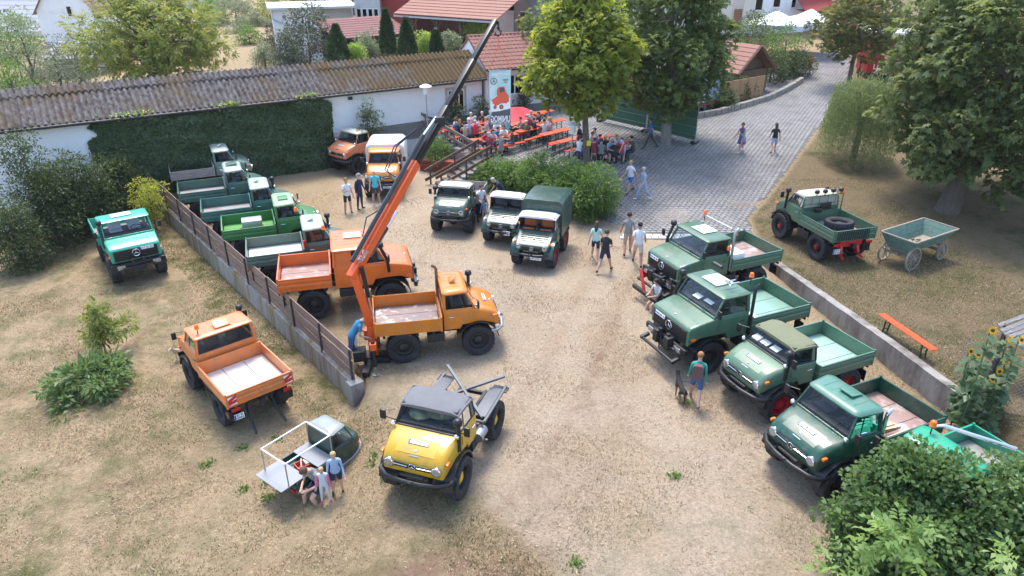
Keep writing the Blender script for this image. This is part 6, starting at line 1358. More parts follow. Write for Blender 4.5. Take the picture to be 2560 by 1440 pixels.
# ------------------------------------------------------------------ red brewery stand behind the big chestnut
p = AY(2165, 182, 54); ls_ = empty('brewery_stand', (p.x, p.y, gz(p.x, p.y)), R(-6), 'red brewery stand with white lettering behind the big chestnut', 'stall'); zb0 = p.z - gz(p.x, p.y)
b = MB(); b.bb(0, 4.6, 0, 2.4, zb0, zb0 + 2.7); b.build('body', pm('brewery_red', (.50, .02, .03), .5, var=.06), ls_, bev=.03)
b = MB(); b.bb(.1, 4.5, .1, 2.3, 0, zb0 - .002); b.build('base', M_blk, ls_, smooth=0)
text('lettering', 'LÖWENBRÄU', .5, M_wht, ls_, frame((1.95, -.006, zb0 + .42), (1, 0, 0), (0, 0, 1), (0, -1, 0)), True)
b = MB(); b.lathe([(.001, 0), (.62, 0), (.62, .03)], (2.2, -.0, zb0 + 1.55), 'y', 24); b.v = [(x, -y, z) for x, y, z in b.v]; rs_ = b.build('round_sign', pm('sign_landscape', (.30, .38, .40), .6, var=.4, vs=1.2, c2=(.45, .32, .12), c2s=2), ls_)
b = MB(); b.tube([(2.2 + .64 * math.cos(a), -.03, zb0 + 1.55 + .64 * math.sin(a)) for a in [2 * math.pi * i / 28 for i in range(28)]], .05, 6, closed=True); b.build('sign_rim', M_leg, rs_)
b = MB(); b.bb(-.1, 4.7, -.3, 2.6, zb0 + 2.701, zb0 + 2.85); b.build('roof', M_uw, ls_, smooth=0)
p = GG(2144, 196); b = MB(); b.tube([(0, 0, 0), (0, 0, 1.1)], .05, 8); b.ball((0, 0, 1.2), .13, 10, 7); o = b.build('bollard_lamp', M_blk, None); o.location = p; tag(o, 'black bollard lamp beside the paved way', 'lamp')
# ------------------------------------------------------------------ chain-link fence, slat roof and sunflowers on the lower right
M_wire = pm('galvanised_wire', (.35, .36, .36), .5, .5)
c0 = Vector((11.95, 14.75, 0)); cf = empty('chain_link_fence', c0, 0, 'chain-link fence with a dark steel post beside the sunflowers', 'fence')
z0 = .1
b = MB(); b.bar((0, 0, -.1), (0, 0, 2.25), .09, .09); b.build('post', M_post, cf)
b = MB(); b.bar((4.2, -1.9, -.1), (4.2, -1.9, 2.25), .09, .09); b.build('post', M_post, cf)
def net(a, c, h, nm, step=.11):
    b = MB(); a, c = Vector(a), Vector(c); L_ = (c - a).length; n = int(L_ / step); k = h / step
    for i in range(-int(k), n):
        for sg in (1, -1):
            u0, v0 = i * step, 0.; u1, v1 = u0 + h, h
            if u0 < 0: v0 = -u0; u0 = 0
            if u1 > L_: v1 -= (u1 - L_); u1 = L_
            if v1 <= v0: continue
            if sg < 0: u0, u1 = L_ - u0, L_ - u1
            p, q = a + (c - a) * (u0 / L_), a + (c - a) * (u1 / L_); b.tube([p + Vector((0, 0, v0)), q + Vector((0, 0, v1))], .0045, 3, cap=False)
    o = b.build(nm, M_wire, cf, smooth=0, fix=False); o['kind'] = 'stuff'; return o
net((0, 0, .05), (4.2, -1.9, .05), 2.0, 'wire_mesh'); net((.0, 0.05, .7), (.12, 1.4, .7), 1.3, 'wire_mesh')
M_slat = pm('grey_weathered_slat', (.20, .185, .175), .9, var=.35, vs=5, aniso=(1, 8, 8), c2=(.36, .34, .32), c2s=4)
so_ = Vector((14.15, 14.0, -.15)); sr = empty('slat_shelter', so_, R(28), 'weathered grey shelter roof of many laths behind the sunflowers', 'shelter')
for k in range(26):
    y = -.3 + .115 * k; zz = 1.05 + .055 * k
    b = MB(); b.box((2.3, y, zz), (4.8 + random.uniform(-.15, .15), .10, .03), rx=R(26) + random.uniform(-.08, .08), rz=random.uniform(-.012, .012)); b.build('slat', M_slat, sr, smooth=0)
b = MB(); b.bar((.2, -.3, 1.0), (.2, 2.6, 2.4), .08, .08); b.bar((4.4, -.3, 1.0), (4.4, 2.6, 2.4), .08, .08)
for x, y, z in ((.2, -.2, 1.0), (.2, 2.5, 2.35), (4.4, -.2, 1.0), (4.4, 2.5, 2.35)): b.bar((x, y, .3), (x, y, z), .09, .09)
b.build('frame_timber', M_timb, sr)
M_sfy = pm('sunflower_yellow', (.75, .42, .01), .7, var=.15, vs=20); M_sfb = pm('sunflower_brown', (.07, .035, .015), .9, var=.3, vs=30); L_sf = leafmat('sunflower_leaf', (.06, .11, .045), (.16, .24, .12), .4)
M_stalk = pm('green_stalk', (.12, .17, .06), .7)
heads = [(2482, 826), (2476, 846), (2426, 878), (2446, 886), (2524, 848), (2553, 850), (2498, 928), (2482, 947), (2516, 902), (2466, 938)]
for i, (px, py) in enumerate(heads):
    h = AY(px, py, 13.9 + .25 * (i % 5)); g0 = Vector((h.x + random.uniform(-.1, .25), h.y + random.uniform(-.1, .2), gz(h.x, h.y)))
    e = empty('sunflower', g0, 0, ['tall sunflower with twin heads above the others', 'sunflower head drooping just under the topmost pair', 'sunflower leaning out farthest over the lawn', 'half-open sunflower next to the one leaning over the lawn', 'sunflower standing against the grey slat roof', 'large open sunflower at the picture edge', 'sunflower low in the clump facing the yard', 'lowest sunflower beside the chain-link mesh', 'small sunflower in the middle of the clump', 'paired low sunflower turned to the wall'][i], 'flower', 'sunflowers behind the chain-link fence')
    d_ = h - g0; b = MB(); b.tube([(0, 0, 0), tuple(d_ * .5 + Vector((.05, 0, 0))), tuple(d_ + Vector((0, .08, .06))), tuple(d_)], [.022, .02, .014, .012], 6); b.build('stem', M_stalk, e)
    nn = Vector((random.uniform(-.5, .3), -1, random.uniform(.2, .6))).normalized(); ux = nn.cross(Vector((0, 0, 1))).normalized(); uy = ux.cross(nn)
    b = MB(); rr_ = .042
    b.add([tuple(d_ + ux * rr_ * math.cos(a) + uy * rr_ * math.sin(a) + nn * .02) for a in [2 * math.pi * k / 12 for k in range(12)]] + [tuple(d_ + nn * .035)], [(k, (k + 1) % 12, 12) for k in range(12)]); hd_ = b.build('flower_head', M_sfb, e, fix=False)
    b = MB()
    for k in range(17):
        a = 2 * math.pi * k / 17; dr = ux * math.cos(a) + uy * math.sin(a); t = dr.cross(nn) * .017; o0 = d_ + nn * .015; b.add([tuple(o0 + dr * rr_ * .9), tuple(o0 + dr * .065 + t + nn * .01), tuple(o0 + dr * .098), tuple(o0 + dr * .065 - t + nn * .01)], [(0, 1, 2, 3)])
    b.build('petals', M_sfy, hd_, smooth=0, fix=False)
    n = 44; u = rng.uniform(.15, .97, n); C = np.array(g0) * 0 + np.outer(u, np.array(d_)); a = rng.uniform(0, 6.3, n); D = np.column_stack([np.cos(a), np.sin(a), rng.uniform(-.6, .2, n)]); leaf_object('leaves', C, D, np.tile([0, 0, 1.], (n, 1)) + rng.normal(0, .25, (n, 3)), rng.uniform(.18, .36, n), rng.uniform(.14, .26, n), L_sf, e)
# bin, crate and flower pot near the buildings
p = AY(1186, 270, 42.2); g_ = gz(p.x, 42.2); b = MB(); b.lathe([(.001, 0), (.24, 0), (.30, .85), (.33, .86), (.33, .92), (.001, .95)], (0, 0, 0), 'z', 16); o = b.build('waste_bin', M_greyr, None, smooth=40); o.location = (p.x, 42.2, g_); tag(o, 'grey waste bin against the white shed wall', 'bin')
p = AY(1150, 290, 41.2); g_ = gz(p.x, 41.2); cr_ = empty('planter_box', (p.x, 41.2, g_), R(32), 'brown wooden planter box at the foot of the shed wall', 'planter')
for k in range(3): b = MB(); b.bb(-.6, .6, -.2, -.17, .02 + .16 * k, .16 + .16 * k); b.build('plank', M_timb, cr_, smooth=0); b = MB(); b.bb(-.6, .6, .17, .2, .02 + .16 * k, .16 + .16 * k); b.build('plank', M_timb, cr_, smooth=0)
b = MB(); b.bb(-.6, -.57, -.169, .169, .02, .48); b.bb(.57, .6, -.169, .169, .02, .48); b.build('end_board', M_timb, cr_, smooth=0); b = MB(); b.bb(-.569, .569, -.169, .169, .02, .42); b.build('soil', M_earth, cr_, smooth=0)
p = GG(2018, 170); b = MB(); b.lathe([(.001, 0), (.32, 0), (.45, .7), (.48, .72), (.48, .8), (.42, .8), (.40, .7), (.001, .68)], (0, 0, 0), 'z', 18); o = b.build('flower_pot', pm('terracotta', (.42, .16, .07), .8, var=.15), None, smooth=40); o.location = p; tag(o, 'large terracotta flower pot at the bend of the paved way', 'pot')
# ------------------------------------------------------------------ vegetation
M_bark = pm('bark', (.13, .105, .085), .95, var=.35, vs=3, bump=.8, bs=12, aniso=(3, 3, .6)); M_barkl = pm('grey_bark', (.24, .22, .20), .95, var=.3, vs=3, bump=.6, bs=14, aniso=(3, 3, .6))
def unit(v): return v / np.maximum(np.linalg.norm(v, axis=-1, keepdims=True), 1e-9)
def foliage(name, CL, RC, per, ln, wd, mat, parent, kind='leaf', flat=.7, droop=.25, tone=None, shell=.55, seed=None):
    """CL clump centres (n,3), RC clump radii; per = leaves per clump"""
    n = len(CL); RC = np.broadcast_to(RC, (n,)); cnt = np.maximum(4, (per * (RC / RC.mean()) ** 2).astype(int)); ix = np.repeat(np.arange(n), cnt); N_ = len(ix)
    d = unit(rng.normal(0, 1, (N_, 3)) + np.array([0, 0, .35])); rr = RC[ix] * rng.uniform(shell, 1.0, N_) ** .7
    p = d * rr[:, None]; p[:, 2] *= flat; C = CL[ix] + p
    out = unit(C - CL.mean(0)); D = unit(d * .8 + out * .4 + rng.normal(0, .5, (N_, 3)) + np.array([0, 0, -droop])); U = unit(rng.normal(0, .45, (N_, 3)) + d * .5 + np.array([0, 0, .8]))
    base = rng.random(n)[ix] * .5 + rng.random(N_) * .5
    if tone is not None: base = np.clip(base + tone(C), 0, 1)
    if kind == 'palm':
        k = 6; a = (np.arange(k) - (k - 1) / 2) / (k - 1) * R(210)
        S = unit(np.cross(D, U)); C2 = np.repeat(C, k, 0); Dn = (D[:, None] * np.cos(a)[None, :, None] + S[:, None] * np.sin(a)[None, :, None]) ; Dn[..., 2] -= .25
        sc = 1 - .35 * np.abs(np.sin(a / 1.4)); L_ = (rng.uniform(.8, 1.2, N_)[:, None] * ln * sc[None]).ravel()
        return leaf_object(name, C2, Dn.reshape(-1, 3), np.repeat(U, k, 0) + rng.normal(0, .12, (N_ * k, 3)), L_, L_ * wd, mat, parent, np.repeat(base, k))
    if kind == 'pinnate':
        k = 7; t = np.repeat(np.linspace(.15, 1, 4), 2)[:k]; sg = np.array([1, -1, 1, -1, 1, -1, 0])
        S = unit(np.cross(D, U)); rl = ln * 1.6; C2 = (C[:, None] + D[:, None] * (t * rl)[None, :, None]); Dn = D[:, None] * .5 + S[:, None] * (sg * .9)[None, :, None]; Dn[..., 2] -= .15
        L_ = (rng.uniform(.75, 1.25, (N_, k)) * ln).ravel()
        return leaf_object(name, C2.reshape(-1, 3), Dn.reshape(-1, 3), np.repeat(U, k, 0) + rng.normal(0, .15, (N_ * k, 3)), L_, L_ * wd, mat, parent, np.repeat(base, k))
    L_ = ln * rng.uniform(.65, 1.3, N_); return leaf_object(name, C, D, U, L_, L_ * wd, mat, parent, base)
def limbs(name, base, top, r, CL, mat, parent, n=14, bend=.25):
    b = MB(); base, top = Vector(base), Vector(top); pts = [base + Vector((0, 0, -.15)), base + Vector((0, 0, .06)), base.lerp(top, .35) + Vector((random.uniform(-.1, .1), random.uniform(-.1, .1), 0)) * r * 4, base.lerp(top, .7) + Vector((random.uniform(-.1, .1), random.uniform(-.1, .1), 0)) * r * 6, top]
    b.tube(pts, [r * 1.65, r * 1.25, r * .92, r * .7, r * .3], 10)
    ids = rng.choice(len(CL), min(n, len(CL)), replace=False)
    for i in ids:
        c = Vector(CL[i]); u = min(.95, max(.3, random.uniform(.35, .9))); a = base.lerp(top, u)
        if a.z > c.z + .3: a = base.lerp(top, max(.3, (c.z - base.z) / max(.1, top.z - base.z) * .75))
        m = a.lerp(c, .5) + Vector((random.uniform(-1, 1), random.uniform(-1, 1), .5)) * bend
        b.tube([a, m, c], [r * .36, r * .22, r * .06], 6)
    return b.build(name, mat, parent, smooth=60)
def clumps(P, z0, z1, prof, n, rc, jit=.15, hollow=.45):
    """clump centres in a crown: prof = [(height fraction, radius)]"""
    h = rng.random(n * 4); R_ = np.interp(h, [a for a, _ in prof], [b for _, b in prof]); keep = rng.random(n * 4) < (R_ / max(b for _, b in prof)) ** 1.3; h, R_ = h[keep][:n], R_[keep][:n]; m = len(h)
    a = rng.uniform(0, 2 * math.pi, m); q = np.sqrt(rng.uniform(hollow ** 2, 1, m)) * np.maximum(R_ - rc * .45, .05)
    return np.column_stack([P[0] + q * np.cos(a), P[1] + q * np.sin(a), z0 + h * (z1 - z0)]) + rng.normal(0, jit, (m, 3))
def tree(name, label, P, z0, z1, prof, n, rc, per, ln, wd, mat, trunk=.2, kind='leaf', group=None, cat='tree', flat=.65, droop=.25, bark=None, lim=14, tone=None, lean=(0, 0), hollow=.45):
    P = Vector((P[0], P[1], gz(P[0], P[1]) - .02)); e = empty(name, P, 0, label, cat, group)
    Q = (lean[0], lean[1]); CL = clumps(Q, z0 - P.z, z1 - P.z, prof, n, rc, hollow=hollow)
    foliage('crown', CL, rc * rng.uniform(.75, 1.25, len(CL)), per, ln, wd, mat, e, kind, flat, droop, tone)
    limbs('trunk', (0, 0, 0), (lean[0], lean[1], (z0 + (z1 - z0) * .75) - P.z), trunk, CL, bark or M_bark, e, lim); return e
V_ch = leafmat('chestnut_leaf', (.06, .095, .032), (.25, .30, .11), .42, .5); V_chl = leafmat('light_chestnut_leaf', (.09, .15, .025), (.38, .42, .075), .5); V_chd = leafmat('dark_chestnut_leaf', (.06, .105, .035), (.23, .29, .085), .45)
V_chb = leafmat('browning_chestnut_leaf', (.06, .085, .025), (.23, .235, .07), .4); V_wal = leafmat('walnut_leaf', (.10, .15, .035), (.32, .35, .08), .45); V_wil = leafmat('willow_leaf', (.11, .17, .06), (.30, .36, .15), .4)
V_shr = leafmat('shrub_leaf', (.026, .048, .016), (.105, .145, .045), .35); V_hed = leafmat('hedge_leaf', (.035, .09, .018), (.22, .34, .08), .45); V_ivy = leafmat('ivy_leaf', (.016, .036, .014), (.125, .175, .06), .25, .4)
V_haz = leafmat('hazel_leaf', (.05, .105, .03), (.19, .29, .10), .42, .5); V_yel = leafmat('yellow_bush_leaf', (.22, .26, .04), (.50, .52, .10), .5); V_bay = leafmat('bay_leaf', (.06, .12, .035), (.20, .29, .10), .38, .45)
V_gry = leafmat('grey_green_leaf', (.13, .17, .09), (.30, .34, .20), .4); V_con = leafmat('conifer_needle', (.02, .05, .02), (.09, .15, .055), .25); V_olv = leafmat('dark_olive_leaf', (.04, .055, .035), (.15, .17, .10), .3); V_lime = leafmat('lime_leaf', (.16, .28, .05), (.40, .50, .14), .5)
# chestnuts on the terrace
tree('chestnut_tree', 'light green young chestnut tree with a yellow tag on the terrace', (3.86, 35.2), 3.95, 9.6, [(0, 1.0), (.12, 2.3), (.3, 2.95), (.5, 2.7), (.75, 1.9), (.92, 1.1), (1, .5)], 210, .62, 36, .25, .42, V_chl, .16, 'palm', 'chestnut trees', lim=26, hollow=.3, lean=(-.45, 0))
tree('chestnut_tree', 'broad dark green chestnut tree in front of the green site fence', (8.63, 38.99), 3.2, 10.2, [(0, 1.7), (.12, 3.0), (.35, 3.6), (.6, 3.5), (.85, 2.6), (1, 1.2)], 260, .68, 34, .26, .42, V_chd, .24, 'palm', 'chestnut trees', bark=M_barkl, lim=26, hollow=.35, lean=(-.35, 0))
for P, nm, z in (((3.86, 35.2), 'light', 1.45), ((8.63, 38.99), 'dark', 2.25)):
    b = MB(); b.box((0, -.26 if nm == 'dark' else -.20, 0), (.2, .02, .26)); o = b.build('yellow_sign', pm('yellow_sign', (.75, .62, .02), .5), None, smooth=0); o.location = (P[0], P[1] - .02, gz(*P) + z - .0); tag(o, 'small yellow notice tied to the %s chestnut trunk' % nm, 'sign')
tree('chestnut_tree', 'huge old chestnut tree with thick trunk shading the lawn', (19.8, 30.3), 1.6, 12.5, [(0, 2.6), (.08, 4.0), (.25, 5.3), (.5, 5.6), (.8, 4.3), (1, 1.5)], 430, .85, 40, .29, .44, V_ch, .42, 'palm', 'chestnut trees', lim=22, hollow=.55, lean=(1.9, 0))
tree('chestnut_tree', 'small browning chestnut tree beside the red brewery stand', (AY(2128, 180, 51).x, 51), 3.9, 8.2, [(0, 1.6), (.2, 3.0), (.5, 3.3), (.8, 2.2), (1, .8)], 130, .7, 24, .26, .40, V_chb, .15, 'palm', 'chestnut trees', lim=16)
tree('chestnut_tree', 'darker chestnut crown showing behind the light green one', (AY(1405, 100, 49).x, 49), 4.8, 8.4, [(0, 1.6), (.3, 2.9), (.6, 2.6), (1, .8)], 90, .7, 24, .25, .4, V_chd, .16, 'palm', 'chestnut trees', lim=12)
b = MB(); fr = []
for k in range(60):
    a, q = random.uniform(0, 6.3), random.uniform(.6, 1.0); hh = random.uniform(.1, .8); rr_ = np.interp(hh, [0, .25, .5, .8], [3.0, 5.0, 5.4, 4.2]); 
    if math.sin(a) > .3: continue
    b.ball((21.7 + rr_ * math.cos(a), 30.3 + rr_ * math.sin(a), 1.6 + hh * 10.9), .045, 6, 4)
o = b.build('conkers', pm('conker_husk', (.30, .38, .10), .7), None); tag(o, 'pale green conker husks hanging in the huge chestnut', 'fruit', kind='stuff')
# willow
wp = (AY(2165, 250, 36.5).x, 36.5); e = empty('willow_tree', (wp[0], wp[1], gz(*wp)), 0, 'weeping willow with trailing pale green strands on the lawn', 'tree')
nst = 1100; a = rng.uniform(0, 2 * math.pi, nst); q = np.sqrt(rng.random(nst)) * 1.65; top = np.column_stack([q * np.cos(a), q * np.sin(a), 4.1 - .25 * q ** 1.5 + rng.normal(0, .25, nst)]); Ls = rng.uniform(1.6, 4.0, nst)
k = 26; t = np.linspace(0, 1, k); C = top[:, None] + np.stack([np.cos(a)[:, None] * .35 * t, np.sin(a)[:, None] * .35 * t, -(Ls[:, None] * t)], -1); C = C.reshape(-1, 3); C = C + rng.normal(0, .03, C.shape); C = C[C[:, 2] > .1]; n = len(C)
leaf_object('crown', C, rng.normal(0, .45, (n, 3)) + np.array([0, 0, -1]), rng.normal(0, 1, (n, 3)), rng.uniform(.1, .18, n), .03, V_wil, e); limbs('trunk', (0, 0, 0), (0, 0, 3.9), .15, top, M_bark, e, 22)
# walnut behind the shed and the hazy trees on the far left
p = AY(385, 110, 50); tree('walnut_tree', 'wide yellow-green walnut tree rising behind the long shed roof', (p.x, 50), 3.2, 9.0, [(0, 3.8), (.25, 5.2), (.5, 4.7), (.75, 3.3), (1, 1.2)], 210, .8, 17, .25, .38, V_wal, .3, 'pinnate', 'trees behind the shed', lim=60, hollow=.1)
for (px, Y, z0, z1, r, m, lab, k_) in ((70, 47, 1.5, 7.2, 1.9, V_gry, 'sparse grey-green tree with bare twigs behind the shed', 'leaf'), (135, 50, 1.0, 5.4, 2.4, V_olv, 'dark rounded bush tree behind the shed end', 'leaf'), (10, 43, 1.0, 4.8, 1.6, V_hed, 'bright green bush at the far end of the shed roof', 'leaf'), (190, 60, .5, 4.2, 1.8, V_gry, 'pale shrub in front of the low outbuilding', 'leaf')):
    p = AY(px, 150, Y); tree('garden_tree', lab, (p.x, Y), z0, z1, [(0, r * .6), (.35, r), (.7, r * .8), (1, r * .3)], 60, .6, 60, .16, .45, m, .12, k_, 'trees behind the shed', lim=18)
# shrubs in front of the shed's left end
LS = [(30, 300, 28.6, 4.6, 1.5, 'olive tree-like shrub at the far left in front of the white wall'), (100, 430, 28.2, 3.6, 1.4, 'dense shrub before the white wall near the left edge'), (165, 420, 29.8, 3.7, 1.5, 'dark feathery shrub at the start of the ivy'), (235, 470, 30.2, 3.3, 1.4, 'low dark shrub beside the turquoise truck'), (305, 490, 31.6, 3.0, 1.3, 'dark shrub against the ivy behind the turquoise truck'), (8, 500, 26.2, 2.4, 1.2, 'leafy shrub at the left edge beside the lower yard')]
for (px, py, Y, h, r, lab) in LS:
    p = AY(px, py, Y); z = gz(p.x, Y); tree('garden_shrub', lab, (p.x, Y), z + .15, z + h + .2, [(0, r * .65), (.3, r * .85), (.6, r * .8), (.85, r * .5), (1, r * .22)], 95, .5, 62, .13, .42, V_shr, .09, 'leaf', 'shrubs along the white wall', cat='shrub', lim=12, hollow=.35)
# yellow-green bush on the fence, walnut sapling and bay bush on the lower yard
p = G(398, 545, -.1); tree('yellow_bush', 'small yellow-green bush at the far end of the board fence', (p.x - .2, p.y - .1), .0, 1.75, [(0, .35), (.5, .72), (.8, .6), (1, .3)], 40, .3, 60, .10, .4, V_yel, .03, cat='shrub', lim=8)
p = GG(268, 890); e = tree('walnut_sapling', 'thin walnut sapling with a few yellow-green leaves', (p.x, p.y), p.z + .75, p.z + 1.15, [(0, .5), (.5, .6), (1, .2)], 9, .25, 20, .16, .36, V_wal, .03, 'pinnate', cat='tree', lim=6)
CLs = np.array([(.12, 0, 1.75), (.18, .05, 1.9), (.1, 0, 1.55)]); foliage('top_leaves', CLs, .2, 14, .15, .36, V_wal, e, 'pinnate')
b = MB(); b.tube([(0, 0, .5), (.05, 0, 1.2), (.14, .03, 1.85)], [.018, .013, .006], 5); b.tube([(0, 0, .7), (-.15, 0, 1.2), (-.25, 0, 1.65)], [.012, .008, .004], 5); b.build('branch', M_bark, e)
p = GG(222, 985); tree('bay_bush', 'dense glossy-leaved bush on the dry lower yard', (p.x, p.y + .25), p.z + .05, p.z + .72, [(0, .85), (.35, 1.15), (.7, .95), (1, .5)], 60, .33, 36, .21, .40, V_bay, .05, 'leaf', cat='shrub', lim=14, flat=.7)
# hedge along the terrace edge
for k, (x, y, r, h) in enumerate(((-1.0, 34.8, .8, .85), (.1, 34.0, .95, 1.05), (1.2, 32.9, 1.0, 2.0), (2.05, 31.8, .9, 1.5), (2.85, 30.9, 1.0, 1.95), (3.7, 30.0, 1.05, 2.25), (2.6, 32.6, .7, .9))):
    tree('hedge_shrub', ['arching bright green shrub beside the stair rail', 'bright green shrub behind the tan-topped truck', 'tall arching shrub behind the man leaning on the truck bed', 'bright green shrub behind the white-topped veteran truck', 'full green shrub behind the box body', 'round green shrub at the paving end of the hedge', 'low green shrub at the foot of the near lamp'][k], (x, y), .1, h + .3, [(0, r * .8), (.3, r), (.7, r * .95), (1, r * .45)], 75, .45, 70, .15, .36, V_hed, .05, 'leaf', 'shrubs of the terrace hedge', 'shrub', droop=.5, lim=8)
# small greenery by the shed and terrace
for (px, py, Y, z1, r, m, lab, n_) in ((1088, 380, 38.0, 1.7, 1.0, V_hed, 'round green bush against the terrace wall', 60), (918, 300, 38.3, 3.6, .8, V_shr, 'young leafy tree against the white shed wall', 45), (826, 345, 38.6, 1.5, .6, V_shr, 'rosemary-like bush at the end of the ivy', 45), (1200, 272, 42.3, 2.9, .55, V_shr, 'potted bush at the shed downpipe', 30), (1138, 262, 41.5, 3.0, .32, V_shr, 'trailing plant below the shed window', 22), (1312, 235, 44.2, 2.9, .34, V_shr, 'trailing flowers below the annex window', 22)):
    p = AY(px, py, Y); tree('small_bush', lab, (p.x, Y), max(gz(p.x, Y) + .05, z1 - 2.2 * r - .4), z1, [(0, r * .7), (.4, r), (1, r * .4)], n_, .34, 50, .12, .42, m, .04, 'leaf', 'small bushes by the white buildings', 'shrub', lim=6)
# conifers and garden behind the shed
def conifer(px, ytop, ybot, Y, wpx, lab, m=V_con):
    t, q = AY(px, ytop, Y), AY(px, ybot, Y); z0 = min(q.z, t.z - 1) - .6; r = wpx / 2 / (FPX / (Y * math.cos(PITCH) + (CH - 4) * math.sin(PITCH)))
    e = empty('conifer', (t.x, Y, gz(t.x, Y)), 0, lab, 'tree', 'conifers behind the shed'); g0 = gz(t.x, Y)
    n = 5200; h = rng.random(n) ** .8; a = rng.uniform(0, 6.283, n); R_ = r * np.interp(h, [0, .25, .7, 1], [.85, 1, .55, .05]) * (1 + .10 * np.sin(a * 5 + h * 20)) * rng.uniform(.75, 1.03, n)
    C = np.column_stack([R_ * np.cos(a), R_ * np.sin(a), z0 - g0 + h * (t.z - z0)]); D = np.column_stack([np.cos(a), np.sin(a), rng.uniform(.4, 1.6, n)]) + rng.normal(0, .3, (n, 3))
    leaf_object('crown', C, D, rng.normal(0, 1, (n, 3)), rng.uniform(.12, .26, n), rng.uniform(.04, .08, n), m, e); b = MB(); b.tube([(0, 0, 0), (0, 0, t.z - g0 - .4)], [.1, .02], 7); b.build('trunk', M_bark, e)
conifer(963, 25, 112, 49, 36, 'tall slim cypress left of its twin'); conifer(1014, 48, 132, 48, 44, 'broad dark cypress between the grasses'); conifer(838, 64, 150, 47, 56, 'grey-green cone-shaped conifer at the shed ridge'); conifer(1089, 78, 130, 48, 36, 'small clipped cone conifer before the carport')
for (px, py, Y, r, zc, m, lab) in ((768, 92, 50, 2.0, 0, V_olv, 'loose dark olive shrub behind the shed ridge'), (715, 130, 48, 1.2, 0, V_olv, 'low dark shrub left of the olive one'), (925, 112, 50, .85, 0, V_gry, 'pale broad-leaved bush before the lean-to'), (890, 136, 47.5, .5, 0, V_lime, 'lime green cushion plant at the shed ridge'), (985, 122, 50, .8, 0, V_gry, 'dry grassy clump between the cypresses'), (1063, 112, 50, .5, 0, V_lime, 'lime green bush before the carport'), (1130, 110, 50, .7, 0, V_gry, 'pale bush at the carport corner'), (1190, 82, 53, .95, 0, V_lime, 'round light green bush by the white house'), (590, 40, 78, 2.4, 0, V_gry, 'bluish shrub in front of the pale far house'), (600, 75, 72, 1.2, 0, V_gry, 'round silver-blue bush on the far slope'), (645, 60, 76, 1.3, 0, V_gry, 'smaller pale bush on the far slope'), (700, 20, 80, 3.0, 0, V_wal, 'yellowish tree beside the half-timbered house'), (660, 140, 56, .9, 0, V_gry, 'tuft of tall weeds on the dry slope'), (560, 10, 92, 2.6, 0, V_olv, 'dark tree between the far houses'), (625, 105, 66, 1.3, 0, V_hed, 'green bush on the dry slope above the shed'), (530, 60, 80, 2.4, 0, V_hed, 'green tree just behind the walnut crown'), (25, 95, 62, 2.2, 0, V_hed, 'round green tree before the pale grey roof'), (690, 95, 62, 1.0, 0, V_olv, 'small dark bush at the corner of the white barn')):
    p = AY(px, py, Y); tree('garden_shrub', lab, (p.x, Y), p.z - r * 1.0, p.z + r * .95, [(0, r * .75), (.4, r), (.75, r * .8), (1, r * .3)], int(34 + 16 * r), .42 * max(1, r ** .5), 55, .15 * max(1, r ** .5), .42, m, .06, 'leaf', 'shrubs in the garden behind the shed', 'shrub', lim=8)
# greenery along the paved way, beyond the dark chestnut
for (px, py, Y, r, m, lab) in ((1900, 110, 58, 2.2, V_chd, 'dark green shrub below the white parasols'), (1960, 140, 57, 2.0, V_hed, 'fresh green shrub at the parasol terrace'), (1985, 175, 55, 1.4, V_shr, 'dark shrub on the planter wall end'), (1925, 200, 53, 1.6, V_shr, 'grey-green shrub hanging over the planter'), (1850, 235, 48, 1.0, V_shr, 'low dark shrub under the reed screen'), (1800, 262, 46, .8, V_shr, 'low dark shrub near the covered trailer'), (1880, 90, 60, 1.6, V_shr, 'bushy evergreen beside the guesthouse door')):
    p = AY(px, py, Y); z = gz(p.x, Y); tree('garden_shrub', lab, (p.x, Y), max(z, p.z - r), p.z + r, [(0, r * .8), (.4, r), (.75, r * .8), (1, r * .3)], int(40 + 16 * r), .5, 55, .16, .42, m, .06, 'leaf', 'shrubs along the paved way', 'shrub', lim=8)
# ivy on the shed wall
xi0, xi1 = sh_local(G(207, 300, 3.9)).x, sh_local(G(822, 240, 3.9)).x
iv = empty('ivy', (sh.location.x, sh.location.y, 0), sh.rotation_euler.z, 'dark ivy covering the middle of the long shed wall', 'ivy')
n = 60000; x = rng.uniform(xi0, xi1, n); z = rng.uniform(-.65, 3.86, n); edge = np.minimum(x - xi0 + .45 * np.sin(z * 3) + .3 * np.sin(z * 7.3), xi1 - x + .4 * np.sin(z * 2.3 + 1) + .25 * np.sin(z * 6.1) + .25 * (3.9 - z)); th = .20 + sum(.32 / (5 + f_) * np.sin(f_ * (x * math.cos(q_) + z * math.sin(q_) * 1.2) + ph_) for f_, q_, ph_ in [(rng.uniform(.8, 6), rng.uniform(0, 3.14), rng.uniform(0, 6)) for _ in range(14)])
k_ = edge > 0; x, z, th = x[k_], z[k_], th[k_]; n = len(x); y = .28 - np.maximum(th, .05) * rng.uniform(.6, 1.1, n)
leaf_object('leaves', np.column_stack([x, y, z]), np.column_stack([rng.normal(0, .5, n), -.45 - .3 * rng.random(n), -1 + rng.normal(0, .4, n)]), np.column_stack([rng.normal(0, .4, n), -np.ones(n), .5 + rng.normal(0, .3, n)]), rng.uniform(.09, .17, n), rng.uniform(.08, .14, n), V_ivy, iv)
b = MB(); b.bb(xi0 + .4, xi1 - .5, .235, .285, -.9, 3.8); b.build('stem_mat', pm('ivy_stems', (.02, .022, .015), .9, var=.4), iv, smooth=0)
